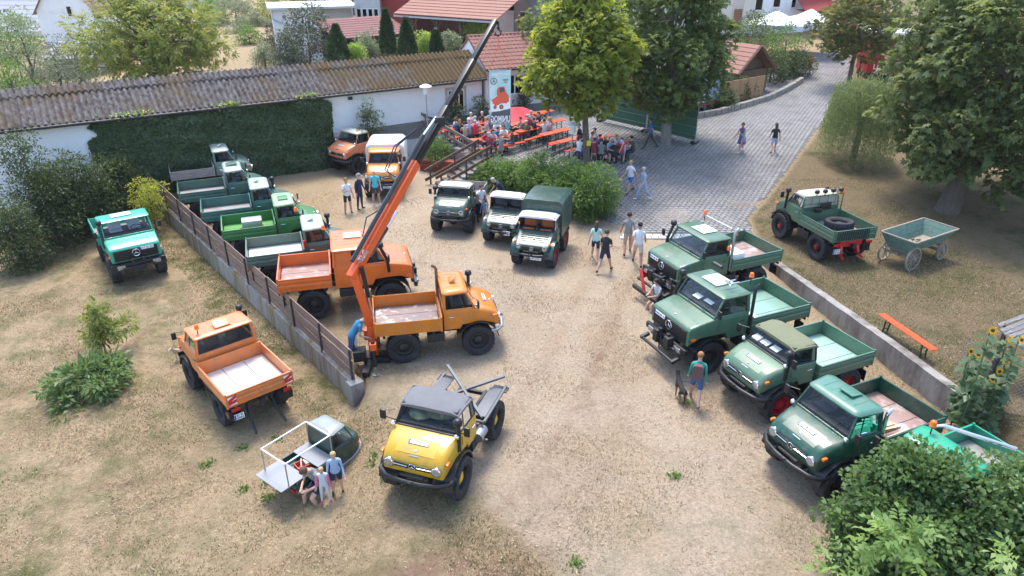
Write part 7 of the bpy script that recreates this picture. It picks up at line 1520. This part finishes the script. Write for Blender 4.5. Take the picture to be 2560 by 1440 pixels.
for (px, py, wpx) in ((325, 287, 45), (570, 262, 35), (770, 244, 30)):
    c = sh_local(G(px, py, 4.0)).x; n = 260; C = np.column_stack([c + rng.normal(0, wpx / 90, n), rng.uniform(-.12, .25, n), 3.95 + rng.uniform(-.1, .16, n)]); leaf_object('shoots', C, rng.normal(0, 1, (n, 3)), np.tile([0, -.3, 1.], (n, 1)), rng.uniform(.08, .16, n), .1, V_lime, iv)
# hazel bush in the near right corner, with a walnut twig in front of it
hz = np.array([(7.5, 10.6), (8.6, 11.0)])
p = AY(2350, 1340, 10.2); e = empty('hazel_bush', (p.x, 10.4, gz(p.x, 10.4)), 0, 'big hazel bush in the near corner hiding the sea green truck', 'shrub')
CL = []
for (px, py, Y, r) in ((2140, 1240, 10.6, .45), (2110, 1330, 10.2, .5), (2200, 1180, 10.8, .45), (2240, 1300, 10.3, .6), (2330, 1200, 10.7, .5), (2340, 1330, 10.0, .65), (2430, 1250, 10.4, .6), (2440, 1380, 9.8, .65), (2520, 1240, 10.4, .55), (2540, 1340, 9.9, .65), (2180, 1400, 9.8, .5), (2300, 1430, 9.6, .6), (2480, 1190, 10.9, .4), (2570, 1180, 10.9, .4), (2600, 1290, 10.2, .6), (2400, 1180, 10.9, .4), (2270, 1150, 11.0, .35), (2620, 1420, 9.5, .7), (2500, 1440, 9.4, .7), (2100, 1410, 9.8, .4), (2150, 1180, 10.9, .35), (2220, 1130, 11.2, .35), (2300, 1170, 10.9, .45), (2360, 1170, 10.9, .4), (2080, 1300, 10.2, .35), (2380, 1280, 10.3, .6), (2480, 1300, 10.1, .6), (2280, 1250, 10.5, .55), (2180, 1310, 10.2, .5), (2400, 1330, 10.0, .6), (2560, 1250, 10.3, .5)):
    c = AY(px + 25, py + 10, Y)
    for _ in range(13): CL.append((*(np.array(c) - np.array(e.location) + rng.normal(0, r * .55, 3)), r))
CL = np.array(CL); foliage('crown', CL[:, :3], CL[:, 3] * .62, 62, .105, .85, V_haz, e, 'leaf', .85, .15, shell=.3)
b = MB()
for i in range(0, len(CL), 5): c = Vector(CL[i, :3]); b.tube([(random.uniform(-.3, .3), random.uniform(-.3, .3), 0), tuple(c * .55 + Vector((0, 0, .3))), tuple(c)], [.035, .022, .006], 5)
b.build('stems', M_bark, e)
for i, (px, py, Y, n_, lab) in enumerate(((2240, 1400, 8.6, 26, 'light green walnut twig in front of the hazel bush'), (2090, 1425, 8.7, 12, 'small walnut twig at the lower picture edge'), (2540, 1400, 8.4, 10, 'pale walnut shoot in the near corner'))):
    p = AY(px, py, Y); g0 = gz(p.x, Y - .6); e = empty('walnut_branch', (p.x + .2, Y - .6, g0), 0, lab, 'tree', 'walnut shoots in the near corner'); c = np.array(p) - np.array(e.location)
    foliage('leaves', c[None] + rng.normal(0, .22, (4, 3)), .32, n_ // 2, .17, .42, leafmat('walnut_shoot_leaf', (.12, .22, .05), (.30, .42, .14), .45), e, 'pinnate', .6); b = MB(); b.tube([(0, 0, 0), tuple(c * .5), tuple(c)], [.03, .02, .008], 6); b.build('stem', M_bark, e)
# weeds: small green tufts in the dry yard
for i, (px, py) in enumerate(((940, 1138), (935, 1160), (966, 1195), (672, 1205), (670, 1245), (610, 1225), (605, 1122), (690, 1098), (518, 1160), (1440, 1410), (1690, 1190), (1715, 1010), (205, 1015), (150, 1030))):
    p = GG(px, py); n = 70; C = np.column_stack([rng.normal(0, .09, n), rng.normal(0, .09, n), np.zeros(n)]); a = rng.uniform(0, 6.3, n); o = leaf_object('weed_tuft', C, np.column_stack([np.cos(a), np.sin(a), rng.uniform(.3, 1.4, n)]), np.tile([0, 0, 1.], (n, 1)), rng.uniform(.05, .12, n), rng.uniform(.02, .05, n), V_hed); o.location = p
    tag(o, ['weed tuft left of the yellow truck cab', 'weed tuft beside the yellow truck bumper end', 'weed tuft below the yellow truck bumper', 'weed tuft below the sitting man', 'lowest weed tuft below the three-wheeler', 'weed tuft below the folding table', 'weed tuft left of the folding table', 'weed tuft under the white awning frame', 'lone weed tuft left of the three-wheeler', 'weed tuft at the lower picture edge', 'weed tuft in the open yard before the deep green truck', 'weed tuft at the feet of the dog walker', 'weed tuft in front of the glossy-leaved bush', 'leftmost weed tuft by the glossy-leaved bush'][i], 'weed', 'weed tufts in the yard')
# ------------------------------------------------------------------ people
SK = pm('skin', (.56, .33, .24), .6, var=.06); SK2 = pm('tanned_skin', (.46, .25, .17), .6, var=.06)
def cloth(name, c): return pm('cloth_' + name, c, .85, var=.12, vs=6, bump=.15, bs=60)
CW, CB, CN, CG, CR_, CM, CBL, CLB, CDK = [cloth(*a) for a in (('white', (.75, .76, .78)), ('black', (.02, .02, .022)), ('navy', (.02, .03, .07)), ('grey', (.22, .23, .23)), ('red', (.55, .03, .04)), ('maroon', (.25, .035, .07)), ('blue', (.02, .16, .42)), ('pale_blue', (.30, .42, .60)), ('dark_grey', (.06, .06, .065)))]
CJ = cloth('denim', (.05, .10, .22)); CKH = cloth('khaki', (.40, .31, .22)); CMI = cloth('mint', (.45, .72, .66)); CTQ = cloth('turquoise', (.10, .50, .58)); CTG = cloth('teal_green', (.02, .30, .24)); CLI = cloth('lilac', (.55, .50, .68)); CPK = cloth('pink_check', (.62, .42, .50)); COL = cloth('olive', (.09, .09, .06)); CPU = cloth('purple_print', (.16, .10, .26)); CPNK = cloth('pink', (.65, .12, .25)); CLG = cloth('pale_grey', (.50, .54, .58)); CPET = cloth('petrol', (.03, .17, .30)); CBG = cloth('beige', (.60, .54, .44))
HB, HD, HBL, HG, HR_ = [pm('hair_' + n_, c, .7, var=.3, vs=20) for n_, c in (('brown', (.07, .04, .025)), ('dark', (.02, .015, .012)), ('blond', (.42, .30, .15)), ('grey', (.42, .41, .40)), ('reddish', (.30, .13, .05)))]
SHB, SHW, SHG = cloth('shoe_black', (.02, .02, .025)), cloth('shoe_white', (.7, .7, .7)), cloth('shoe_grey', (.12, .12, .13))
PEOPLE = []
def rotY(a): return Matrix.Rotation(a, 3, 'Y')
def skeleton(pose, fingers):
    """facing +x; returns verts [(co, radius)], edges [(i, j, region)]"""
    g = pose.get; V = []; E = []
    def v(co, r): V.append((Vector(co), r)); return len(V) - 1
    def e(i, j, reg): E.append((i, j, reg))
    lean = R(g('lean', 3)); pz = g('pz', .93); T = rotY(lean); pel = Vector((0, 0, pz)); tw = Matrix.Rotation(R(g('twist', 0)), 3, 'Z')
    def tor(x, y, z): return pel + T @ (tw @ Vector((x, y, z)))
    p = v(pel, .135); sp = v(tor(0, 0, .17), .118 * g('fat', 1)); chs = v(tor(.01, 0, .36), .132); nb = v(tor(0, 0, .50), .075); e(p, sp, 'belly'); e(sp, chs, 'torso'); e(chs, nb, 'torso')
    hp = R(g('head', 5)); hy = R(g('hyaw', 0)); HT = T @ Matrix.Rotation(hy, 3, 'Z') @ rotY(hp); nk = V[nb][0]
    n1 = v(nk + HT @ Vector((.005, 0, .07)), .053); j = v(nk + HT @ Vector((.02, 0, .125)), .068); m = v(nk + HT @ Vector((.012, 0, .195)), .092); t = v(nk + HT @ Vector((0, 0, .255)), .070)
    e(nb, n1, 'neck'); e(n1, j, 'head'); e(j, m, 'head'); e(m, t, 'head')
    hc = nk + HT @ Vector((.005, 0, .185))
    ends = {}
    for s, L in ((1, 'l'), (-1, 'r')):
        hip = v(pel + Matrix.Rotation(0, 3, 'Z') @ Vector((0, .095 * s, -.05)), .098); e(p, hip, 'pelvis')
        hpz = R(g('hip' + L, 0)); ab = R(g('hab' + L, 4)) * s; kn = R(g('knee' + L, 4)); M1 = Matrix.Rotation(ab, 3, 'X') @ rotY(-hpz)
        k0 = V[hip][0]; mid = v(k0 + M1 @ Vector((0, 0, -.30)), .078); kn_ = v(k0 + M1 @ Vector((0, 0, -.42)), .060); M2 = M1 @ rotY(kn)
        cf = v(V[kn_][0] + M2 @ Vector((-.015, 0, -.14)), .060); an = v(V[kn_][0] + M2 @ Vector((0, 0, -.38)), .040); e(hip, mid, 'thigh'); e(mid, kn_, 'knee'); e(kn_, cf, 'calf'); e(cf, an, 'calf')
        fp = Matrix.Rotation(ab, 3, 'X') @ rotY(-hpz + kn + R(g('foot' + L, hpz * 57.3 - g('knee' + L, 4)))) if True else M2
        hl = v(V[an][0] + fp @ Vector((-.02, 0, -.055)), .042); to = v(V[an][0] + fp @ Vector((.16, .015 * s, -.065)), .034); e(an, hl, 'foot'); e(hl, to, 'foot')
        sh_ = v(tor(0, .175 * s, .44), .060); e(chs, sh_, 'torso')
        sp_ = R(g('arm' + L, 5)); sa = R(g('aab' + L, 10)) * s; el = R(g('elb' + L, 15)); A1 = T @ tw @ Matrix.Rotation(sa, 3, 'X') @ rotY(-sp_); s0 = V[sh_][0]
        um = v(s0 + A1 @ Vector((0, 0, -.17)), .050); eb = v(s0 + A1 @ Vector((0, 0, -.29)), .040); A2 = A1 @ Matrix.Rotation(R(g('ein' + L, 0)) * -s, 3, 'Z') @ rotY(-el)
        wr_ = v(V[eb][0] + A2 @ Vector((0, 0, -.25)), .028); pa = v(V[eb][0] + A2 @ Vector((0, 0, -.325)), .034 if fingers else .036); e(sh_, um, 'sleeve'); e(um, eb, 'elbow'); e(eb, wr_, 'forearm'); e(wr_, pa, 'hand')
        ends['hand' + L] = V[pa][0].copy()
        if fingers:
            for k in range(4):
                y0 = -.024 + .016 * k; l_ = (.075, .085, .08, .06)[k]; a = v(V[pa][0] + A2 @ Vector((.006, y0, -.02)), .0095); c = v(V[a][0] + A2 @ Vector((.012, y0 * .3, -l_ * .5)), .0085); d = v(V[c][0] + A2 @ Vector((.03, 0, -l_ * .38)), .007); e(pa, a, 'hand'); e(a, c, 'hand'); e(c, d, 'hand')
            a = v(V[wr_][0] + A2 @ Vector((.02, -.032 * s, -.03)), .011); c = v(V[a][0] + A2 @ Vector((.02, -.02 * s, -.045)), .009); e(wr_, a, 'hand'); e(a, c, 'hand')
        else:
            f = v(V[pa][0] + A2 @ Vector((.02, 0, -.075)), .022); e(pa, f, 'hand'); th = v(V[wr_][0] + A2 @ Vector((.03, -.03 * s, -.05)), .014); e(wr_, th, 'hand')
    return V, E, hc, HT, ends
STAND, WALK, WALK2 = dict(), dict(hipl=28, kneel=8, hipr=-20, kneer=22, arml=-22, armr=24, elbl=14, elbr=25, lean=6, pz=.90), dict(hipr=26, kneer=8, hipl=-18, kneel=25, armr=-20, arml=20, elbr=14, elbl=22, lean=5, pz=.90)
SIT = dict(pz=.58, hipl=84, hipr=84, kneel=85, kneer=85, habl=8, habr=8, lean=10, arml=42, armr=38, elbl=62, elbr=70, einl=25, einr=25, head=12)
def person(P, hd, h, pose, top, bottom, hair, label, group=None, shorts=False, sleeves='short', skin=SK, shoes=SHB, longhair=False, cap=None, fingers=False, dress=None, bald=False, barelegs=False, sleevemat=None):
    V, E, hc, HT, ends = skeleton(pose, fingers); s = h / 1.76
    o = empty('person', P, R(hd), label, 'person', group, s)
    bm = bmesh.new(); lay = bm.verts.layers.skin.verify(); vs = []
    for co, r in V: q = bm.verts.new(co); q[lay].radius = (r, r); vs.append(q)
    vs[0][lay].use_root = True
    for i, j, _ in E: bm.edges.new((vs[i], vs[j]))
    me = bpy.data.meshes.new('sk'); bm.to_mesh(me); bm.free(); t = bpy.data.objects.new('sk', me); col.objects.link(t)
    t.modifiers.new('s', 'SKIN').use_smooth_shade = True; sb = t.modifiers.new('u', 'SUBSURF'); sb.levels = 1; sb.render_levels = 1
    reg = {'belly': top, 'torso': top, 'neck': skin, 'head': skin, 'pelvis': bottom, 'thigh': bottom, 'knee': skin if (shorts or barelegs) else bottom, 'calf': skin if (shorts or barelegs) else bottom, 'foot': shoes, 'sleeve': top if sleeves != 'none' else skin, 'elbow': top if sleeves == 'long' else skin, 'forearm': top if sleeves == 'long' else skin, 'hand': skin}
    if barelegs: reg['thigh'] = skin
    if sleevemat: reg['sleeve'] = reg['elbow'] = reg['forearm'] = sleevemat
    PEOPLE.append((o, t, V, E, reg)); o['_ends'] = [0]; del o['_ends']
    # hair / cap
    b = MB(); M4 = HT
    def hp(x, y, z): return tuple(hc + M4 @ Vector((x, y, z)))
    if not bald:
        bb_ = MB(); bb_.ball((-.018, 0, .035), (.108, .098, .098), 12, 8); vv = []
        for x, y, z in bb_.v:
            if x > .035 and z < .075: x, z = .035 + (x - .035) * .2, max(z, .05)
            if z < -.03: z = -.03 + (z + .03) * .4
            vv.append(hp(x, y, z))
        b.add(vv, bb_.f)
        if longhair: b.tube([hp(-.07, 0, .06), hp(-.105, 0, -.08), hp(-.12, .01, -.20), hp(-.115, .015, -.32)], [.07, .085, .075, .03], 9)
        b.build('hair', hair, o, smooth=60)
    if cap:
        b = MB(); bb_ = MB(); bb_.ball((0, 0, .045), (.114, .104, .10), 12, 8); b.add([hp(x, y, max(z, .035)) for x, y, z in bb_.v], bb_.f); b.add([hp(*q) for q in ((.08, -.08, .05), (.19, -.05, .035), (.19, .05, .035), (.08, .08, .05), (.08, 0, .06))], [(0, 1, 2, 3, 4)]); b.build('cap', cap, o, smooth=50)
    if fingers:
        for s_ in (1, -1): b = MB(); b.ball(hp(.088, .033 * s_, .012), .011, 8, 6); b.build('eye', CB, o)
    if dress:
        b = MB(); pz = pose.get('pz', .93); b.lathe([(.125, pz + .22), (.15, pz + .05), (.2, pz - .2), (.24, pz - .40), (.235, pz - .40)], (0, 0, 0), 'z', 16, rad=lambda i, j: .012 * math.sin(j * 2.4) * (i > 1)); b.build('skirt', dress, o, smooth=60)
    return o, ends
def at_head(px, py, above):                          # ground point under a head seen at (px, py)
    z = 1.1
    for _ in range(8): p = G(px, py, z + above); z = gz(p.x, p.y)
    p = G(px, py, z + above); p.z = gz(p.x, p.y) + .03; return p
def face(p, q): return math.degrees(math.atan2(q[1] - p[1], q[0] - p[0]))
def up(p, d=.03): return Vector((p.x, p.y, p.z + d))
person(GG(872, 533), -55, 1.74, dict(armr=30, elbr=95, einr=40, elbl=20), CW, CB, HR_, 'man in white T-shirt and black shorts, leftmost of the three men', 'three men chatting in the yard', shorts=True, shoes=SHG)
person(GG(902, 522), -30, 1.76, dict(arml=10, elbl=15, armr=-5, elbr=25, hyaw=20), CN, CN, HG, 'man in navy jacket and grey cap between the other two men', 'three men chatting in the yard', sleeves='long', cap=CG)
person(GG(942, 512), -80, 1.78, dict(armr=8, elbr=20, arml=8, elbl=20), CTQ, CDK, HD, 'man in turquoise shirt with a strap in front of the orange truck', 'three men chatting in the yard', shorts=True, shoes=SHW, bald=True)
person(GG(885, 908), 25, 1.82, dict(lean=38, head=28, hipl=14, hipr=-12, kneel=8, kneer=16, arml=40, armr=25, elbl=50, elbr=75, pz=.92), CPET, CJ, HR_, 'man in blue T-shirt and jeans bending over the crane controls')
for (px, py, hd, h, kw, lab) in ((846, 1232, -75, 1.30, dict(top=CLB, bottom=CN, hair=HBL, shorts=True, sleeves='long', shoes=SHB), 'boy in pale blue hoodie and navy shorts beside the three-wheeler'), (816, 1256, -85, 1.12, dict(top=CLG, bottom=CLG, hair=HBL, sleeves='long', shoes=CPNK, sleevemat=CPNK), 'small girl in pale grey with pink sleeves and pink shoes')):
    person(GG(px, py), hd, h, dict(head=15, elbl=30 if h > 1.2 else 8, elbr=30 if h > 1.2 else 8, arml=10), label=lab, group='children by the three-wheeler', fingers=True, **kw)
q = GG(768, 1252); mo, en = person((q.x + .30, q.y + .20, q.z - .10), -122, 1.80, dict(SIT, pz=.55, hipl=70, hipr=78, kneel=88, kneer=82, lean=26, head=34, arml=42, armr=42, elbl=68, elbr=68, einl=32, einr=32), CG, CN, HB, 'man in grey T-shirt and navy shorts sitting on the three-wheeler looking at a phone', shorts=True, fingers=True)
bpy.context.view_layer.update()
ph = (en['handl'] + en['handr']) / 2; b = MB(); b.box((0, 0, 0), (.09, .17, .012)); o = b.build('phone', CB, None, bev=.005); o.matrix_world = mo.matrix_world @ Matrix.Translation(ph + Vector((.05, 0, .02))) @ Matrix.Rotation(R(-35), 4, 'Y'); tag(o, 'dark phone in the hands of the man sitting on the three-wheeler', 'phone')
person(GG(1487, 650), 78, 1.68, WALK, CMI, CN, HB, 'young woman in mint T-shirt and navy shorts with long brown hair', 'visitors walking to the paving', shorts=True, shoes=SHW, longhair=True)
person(GG(1510, 680), 62, 1.78, dict(WALK2, armr=10, elbr=80, einr=50), CB, CN, HB, 'young man in black T-shirt and navy shorts walking', 'visitors walking to the paving', shorts=True)
person(GG(1567, 636), 88, 1.84, WALK2, CG, CKH, HD, 'man in grey T-shirt and khaki shorts walking to the paving', 'visitors walking to the paving', shorts=True, skin=SK2)
person(GG(1592, 664), 80, 1.84, WALK, CW, CBG, HD, 'man in white T-shirt and beige shorts walking to the paving', 'visitors walking to the paving', shorts=True, skin=SK2)
person(up(GG(1574, 485)), 215, 1.72, WALK, CW, CBL, HBL, 'woman in white T-shirt and blue shorts coming down the paving', 'women on the paving', shorts=True)
person(up(GG(1606, 501)), 200, 1.66, WALK2, CLB, CLB, HG, 'woman in pale blue blouse and blue trousers on the paving', 'women on the paving', shoes=SHW)
person(up(GG(1624, 374)), 170, 1.78, WALK, CBL, CDK, HB, 'man in bright blue T-shirt walking past the green site fence', skin=SK2)
wm, _ = person(up(GG(1850, 382)), 215, 1.68, dict(WALK, arml=30, elbl=85, einl=50), CPU, CPU, HB, 'woman in a purple dress carrying a small child on the paving', 'women on the paving', barelegs=True, sleeves='none', dress=CPU, shoes=SHW, skin=SK2)
bpy.context.view_layer.update()
o, _ = person(wm.matrix_world @ Vector((.12, .20, .82)), 240, .72, dict(SIT, pz=.30, hipl=60, hipr=60, kneel=40, kneer=40), CTQ, CLB, HBL, 'toddler in light blue carried on the arm of the woman in purple')
person(up(GG(1931, 384)), 80, 1.66, WALK2, CB, CLB, HB, 'woman in black top and cap walking up the paving', 'women on the paving', shorts=True, longhair=True, cap=CB)
pw, _ = person(GG(1735, 1008), 70, 1.66, dict(WALK, arml=15, armr=-12), CTG, CJ, HR_, 'person in green hoodie with a backpack walking a dog', shorts=True, sleeves='long', shoes=SHG, fingers=True)
bpy.context.view_layer.update()
b = MB(); b.loft([rrect(.15, -.02, .42, .08, -.09), rrect(.16, -.03, .44, .1, 0), rrect(.14, 0, .40, .08, .1)]); o = b.build('backpack', cloth('backpack', (.12, .07, .07)), None, smooth=50); o.matrix_world = pw.matrix_world @ Matrix.Translation((-.2, 0, 1.02)); tag(o, 'dark red backpack on the person walking the dog', 'backpack')
person(GG(1203, 552), -60, 1.78, dict(elbr=60, armr=25, head=18), CW, CN, HB, 'man in white T-shirt standing beside the white-topped veteran truck')
person(GG(1212, 556), -100, 1.15, dict(head=10), CLB, CBG, HB, 'child in pale blue beside the man in the white T-shirt', sleeves='long')
q = GG(1258, 520); person(q, 195, 1.76, dict(lean=42, armr=60, elbr=10, aabr=25, arml=55, elbl=50, head=10), CN, CJ, HG, 'grey-haired man in navy leaning on the truck bed')
q = G(1662, 790, 0); person((q.x - .15, q.y + .55, 0), -150, 1.62, dict(SIT, pz=.50, hipl=70, kneel=55, hipr=62, kneer=50, lean=14), CLG, CLG, HD, 'woman with long dark hair sitting against the truck front linkage', longhair=True, shorts=True, shoes=SHW)
person(up(GG(1447, 393)), 150, 1.80, dict(hipl=12, hipr=-8, kneer=10, head=12, armr=30, elbr=50), CN, CJ, HD, 'man in navy shirt and jeans standing beside the near lamp')
q = at_head(1561, 336, 1.5); person(q, -140, 1.66, dict(lean=40, hipl=10, hipr=-12, arml=55, armr=55, elbl=20, elbr=20), CLI, CLB, HBL, 'woman in lilac T-shirt leaning over the table', shorts=True)
# seated guests: head position, facing, shirt, hair
SG = [(1134, 295, -20, CLG, HB, 'man in pale grey shirt at the far end of the table by the shed'), (1150, 303, 100, CB, HR_, 'woman in black top with long reddish hair, back turned'), (1176, 282, -80, CW, HG, 'man in white shirt with sunglasses facing the yard'), (1173, 302, 95, CLB, HG, 'person in pale blue shirt with a dark shoulder bag'), (1195, 293, 200, CLI, HG, 'man in lilac shirt turned to the left'), (1205, 280, -90, CDK, HG, 'man in dark T-shirt behind the table'), (1226, 279, -100, CLB, HG, 'man in pale blue shirt beside the banner'), (1219, 296, 190, CPK, HBL, 'person in pink checked shirt'), (1209, 327, -60, CR_, HB, 'man in bright red T-shirt at the table nearest the stair'), (1223, 335, 100, CM, HG, 'white-haired man in maroon shirt, back turned'), (1231, 325, -80, CPK, HB, 'woman in pink top opposite the maroon shirt'), (1259, 314, -85, CW, HB, 'man in white shirt below the banner'), (1253, 338, 105, CG, HBL, 'blond person in grey-green shirt, back turned'), (1284, 323, 175, COL, HD, 'man in dark olive T-shirt at the table end'),
      (1326, 279, -70, CLG, HG, 'grey-haired man under the red parasol'), (1324, 290, 120, CM, HG, 'man in maroon shirt beside the red parasol'), (1351, 283, 200, CB, HD, 'man in black T-shirt at the back tables'), (1365, 289, 210, CBG, HB, 'woman in beige top at the back tables'), (1362, 302, 95, CLG, HD, 'person in pale hoodie, back turned, at the back tables'), (1493, 323, 200, CLG, HD, 'man in pale grey hoodie beside the chestnut trunk'), (1476, 330, -60, CLG, HB, 'person half hidden by the chestnut trunk'), (1487, 350, 80, CM, HB, 'person in maroon sweater right of the trunk, back turned'), (1504, 352, 85, CG, HB, 'person in grey T-shirt right of the maroon sweater'), (1512, 340, -80, CB, HBL, 'woman in black cardigan facing the yard'), (1541, 338, -95, CDK, HR_, 'woman in dark waistcoat facing the yard'), (1538, 354, 85, CB, HG, 'grey-haired person in black, back turned'), (1585, 343, 190, CDK, HD, 'man in dark shirt at the end of the right-hand table'), (1448, 345, 60, CW, HB, 'person in white beside the chestnut trunk'), (1143, 300, 150, CPET, HB, 'man in petrol shirt at the table by the shed'), (1162, 309, 100, CKH, HD, 'person in khaki at the near bench by the shed'), (1187, 305, 90, CR_, HG, 'person in red behind the red T-shirt man'), (1242, 300, -80, CW, HG, 'person in white right of the banner'), (1240, 318, -60, CBL, HB, 'man in blue below the banner edge'), (1270, 300, 110, CTQ, HBL, 'woman in turquoise before the red parasol'), (1305, 296, 200, CG, HD, 'man in grey under the red parasol'), (1340, 298, 170, CN, HB, 'man in navy right of the red parasol'), (1378, 296, 200, CPK, HBL, 'woman in pink at the back tables'), (1318, 306, 100, COL, HG, 'person in olive on the bench below the parasol'), (1524, 345, -70, CLB, HG, 'person in pale blue between the dark cardigans'), (1556, 350, 95, CR_, HB, 'person in red at the right-hand table'), (1496, 338, -60, CPU, HD, 'person in purple just right of the trunk'), (1463, 338, 120, CDK, HD, 'person in dark grey left of the trunk')]
for (px, py, hd, top, hair, lab) in SG:
    q = at_head(px, py, 1.28); person(q, hd, 1.72, dict(SIT, lean=random.uniform(5, 18), head=random.uniform(0, 22), hyaw=random.uniform(-25, 25), armr=random.uniform(30, 60), elbr=random.uniform(50, 90), arml=random.uniform(30, 60), elbl=random.uniform(50, 90)), top, [CJ, CN, CKH, CDK][hash(lab) % 2 + (px % 2)], hair, lab + ', seated', 'guests seated at the beer tables', longhair='long' in lab or 'woman' in lab and px % 2 == 0, shorts=px % 3 == 0)
def finish_people():
    dg = bpy.context.evaluated_depsgraph_get(); dg.update()
    for (o, t, V, E, reg) in PEOPLE:
        me = bpy.data.meshes.new_from_object(t.evaluated_get(dg)); me.name = 'body'
        mats = []; mi = {}
        for r_, m in reg.items():
            if m not in mats: mats.append(m)
            mi[r_] = mats.index(m)
        me.materials.clear()
        for m in mats: me.materials.append(m)
        nf = len(me.polygons); c = np.empty(nf * 3, np.float32); me.polygons.foreach_get('center', c); c = c.reshape(-1, 3)
        best = np.full(nf, 1e9); idx = np.zeros(nf, np.int32)
        for i, j, rg in E:
            a, b_ = np.array(V[i][0]), np.array(V[j][0]); ab = b_ - a; tt = np.clip(((c - a) @ ab) / max(1e-9, ab @ ab), 0, 1); rr = V[i][1] + (V[j][1] - V[i][1]) * tt; dd = np.linalg.norm(c - (a + tt[:, None] * ab), axis=1) - rr; k = dd < best; best[k] = dd[k]; idx[k] = mi[rg]
        if 'belly' in reg:
            pv, ax_ = np.array(V[0][0]), np.array(V[1][0]) - np.array(V[0][0]); ax_ /= np.linalg.norm(ax_); hgt = (c - pv) @ ax_
            near = np.zeros(nf, bool); bst = np.full(nf, 1e9)
            for i, j, rg in E:
                a, b_ = np.array(V[i][0]), np.array(V[j][0]); ab = b_ - a; tt = np.clip(((c - a) @ ab) / max(1e-9, ab @ ab), 0, 1); dd = np.linalg.norm(c - (a + tt[:, None] * ab), axis=1) - (V[i][1] + (V[j][1] - V[i][1]) * tt); k = dd < bst; bst[k] = dd[k]; near[k] = rg in ('belly', 'pelvis')
            idx = np.where(near, np.where(hgt > -.02, mi['belly'], mi['pelvis']), idx).astype(np.int32)
        me.polygons.foreach_set('material_index', idx); me.polygons.foreach_set('use_smooth', [True] * nf)
        link('body', me, o)
    for (o, t, *_ ) in PEOPLE: m = t.data; bpy.data.objects.remove(t); bpy.data.meshes.remove(m)
finish_people()
# ------------------------------------------------------------------ dogs
def dog(P, hd, sc, mats, label, sit=False):
    """standing dog facing +x, one skinned body; mats = (back, belly/legs, muzzle)"""
    o = empty('dog', P, R(hd), label, 'dog', None, sc)
    V = [((-.30, 0, .52), .085), ((-.10, 0, .52), .095), ((.12, 0, .53), .115), ((.27, 0, .57), .10), ((.37, 0, .70), .07), ((.44, 0, .80), .075), ((.53, 0, .78), .05), ((.62, 0, .755), .033), ((-.38, 0, .53), .05), ((-.47, 0, .42), .035), ((-.52, 0, .26), .028), ((-.52, 0, .16), .015)]
    E = [(0, 1, 0), (1, 2, 0), (2, 3, 0), (3, 4, 0), (4, 5, 0), (5, 6, 2), (6, 7, 2), (0, 8, 0), (8, 9, 0), (9, 10, 0), (10, 11, 0)]
    for s_ in (1, -1):
        k = len(V); dx = .05 * s_; V += [((-.29 + dx, .09 * s_, .42), .075), ((-.22 + dx, .09 * s_, .32), .05), ((-.36 + dx, .09 * s_, .19), .03), ((-.34 + dx, .09 * s_, .05), .026), ((-.28 + dx, .09 * s_, .025), .026)]; E += [(0, k, 0), (k, k + 1, 1), (k + 1, k + 2, 1), (k + 2, k + 3, 1), (k + 3, k + 4, 1)]
        k = len(V); V += [((.22 - dx, .085 * s_, .45), .065), ((.20 - dx, .085 * s_, .30), .04), ((.21 - dx, .085 * s_, .16), .028), ((.20 - dx, .085 * s_, .05), .026), ((.25 - dx, .085 * s_, .025), .026)]; E += [(3, k, 0), (k, k + 1, 1), (k + 1, k + 2, 1), (k + 2, k + 3, 1), (k + 3, k + 4, 1)]
        k = len(V); V += [((.42, .045 * s_, .86), .028), ((.42, .055 * s_, .94), .012)]; E += [(5, k, 0), (k, k + 1, 0)]
    bm = bmesh.new(); lay = bm.verts.layers.skin.verify(); vs = []
    for co, r in V: q = bm.verts.new(co); q[lay].radius = (r, r); vs.append(q)
    vs[1][lay].use_root = True
    for i, j, _ in E: bm.edges.new((vs[i], vs[j]))
    me = bpy.data.meshes.new('dk'); bm.to_mesh(me); bm.free(); t = bpy.data.objects.new('dk', me); col.objects.link(t); t.modifiers.new('s', 'SKIN'); sb = t.modifiers.new('u', 'SUBSURF'); sb.levels = 1; sb.render_levels = 1
    PEOPLE.append((o, t, [(Vector(a), r) for a, r in V], [(i, j, k) for i, j, k in E], {0: mats[0], 1: mats[1], 2: mats[2]})); return o
PEOPLE.clear()
fur = lambda n_, c: pm('fur_' + n_, c, .9, var=.35, vs=14, bump=.3, bs=60)
q = GG(1698, 996); d1 = dog(q, 95, .80, (fur('black', (.025, .02, .018)), fur('tan', (.26, .15, .07)), fur('black', (.025, .02, .018))), 'black and tan shepherd dog beside the person with the backpack')
q = GG(456, 896); d2 = dog(q, -125, .62, (fur('cream', (.52, .38, .24)), fur('pale', (.62, .52, .40)), fur('pale', (.62, .52, .40))), 'cream and brown dog beside the faded orange truck')
finish_people()
b = MB(); b.tube([(.20, 0, .56), (.1, -.35, .62), (-.05, -.62, 1.05)], .008, 5); o = b.build('dog_leash', CB, None); o.matrix_world = d1.matrix_basis; tag(o, 'thin dark leash between the shepherd dog and its walker', 'leash')
# ------------------------------------------------------------------ thin summer haze
b = MB(); b.bb(-130, 130, -12, 135, -4.0, 17.5); o = b.build('haze', pm('haze_dummy', (1, 1, 1)), None, smooth=0)
m = bpy.data.materials.new('haze_air'); n_, N_, L_2 = nodes_of(m); ou = N_('ShaderNodeOutputMaterial'); pv = N_('ShaderNodeVolumePrincipled')
pv.inputs['Color'].default_value = (.93, .95, 1, 1); pv.inputs['Density'].default_value = .00022; pv.inputs['Anisotropy'].default_value = .2; L_2(pv.outputs[0], ou.inputs['Volume'])
o.data.materials.clear(); o.data.materials.append(m); tag(o, 'thin pale summer haze over the far houses', kind='stuff')
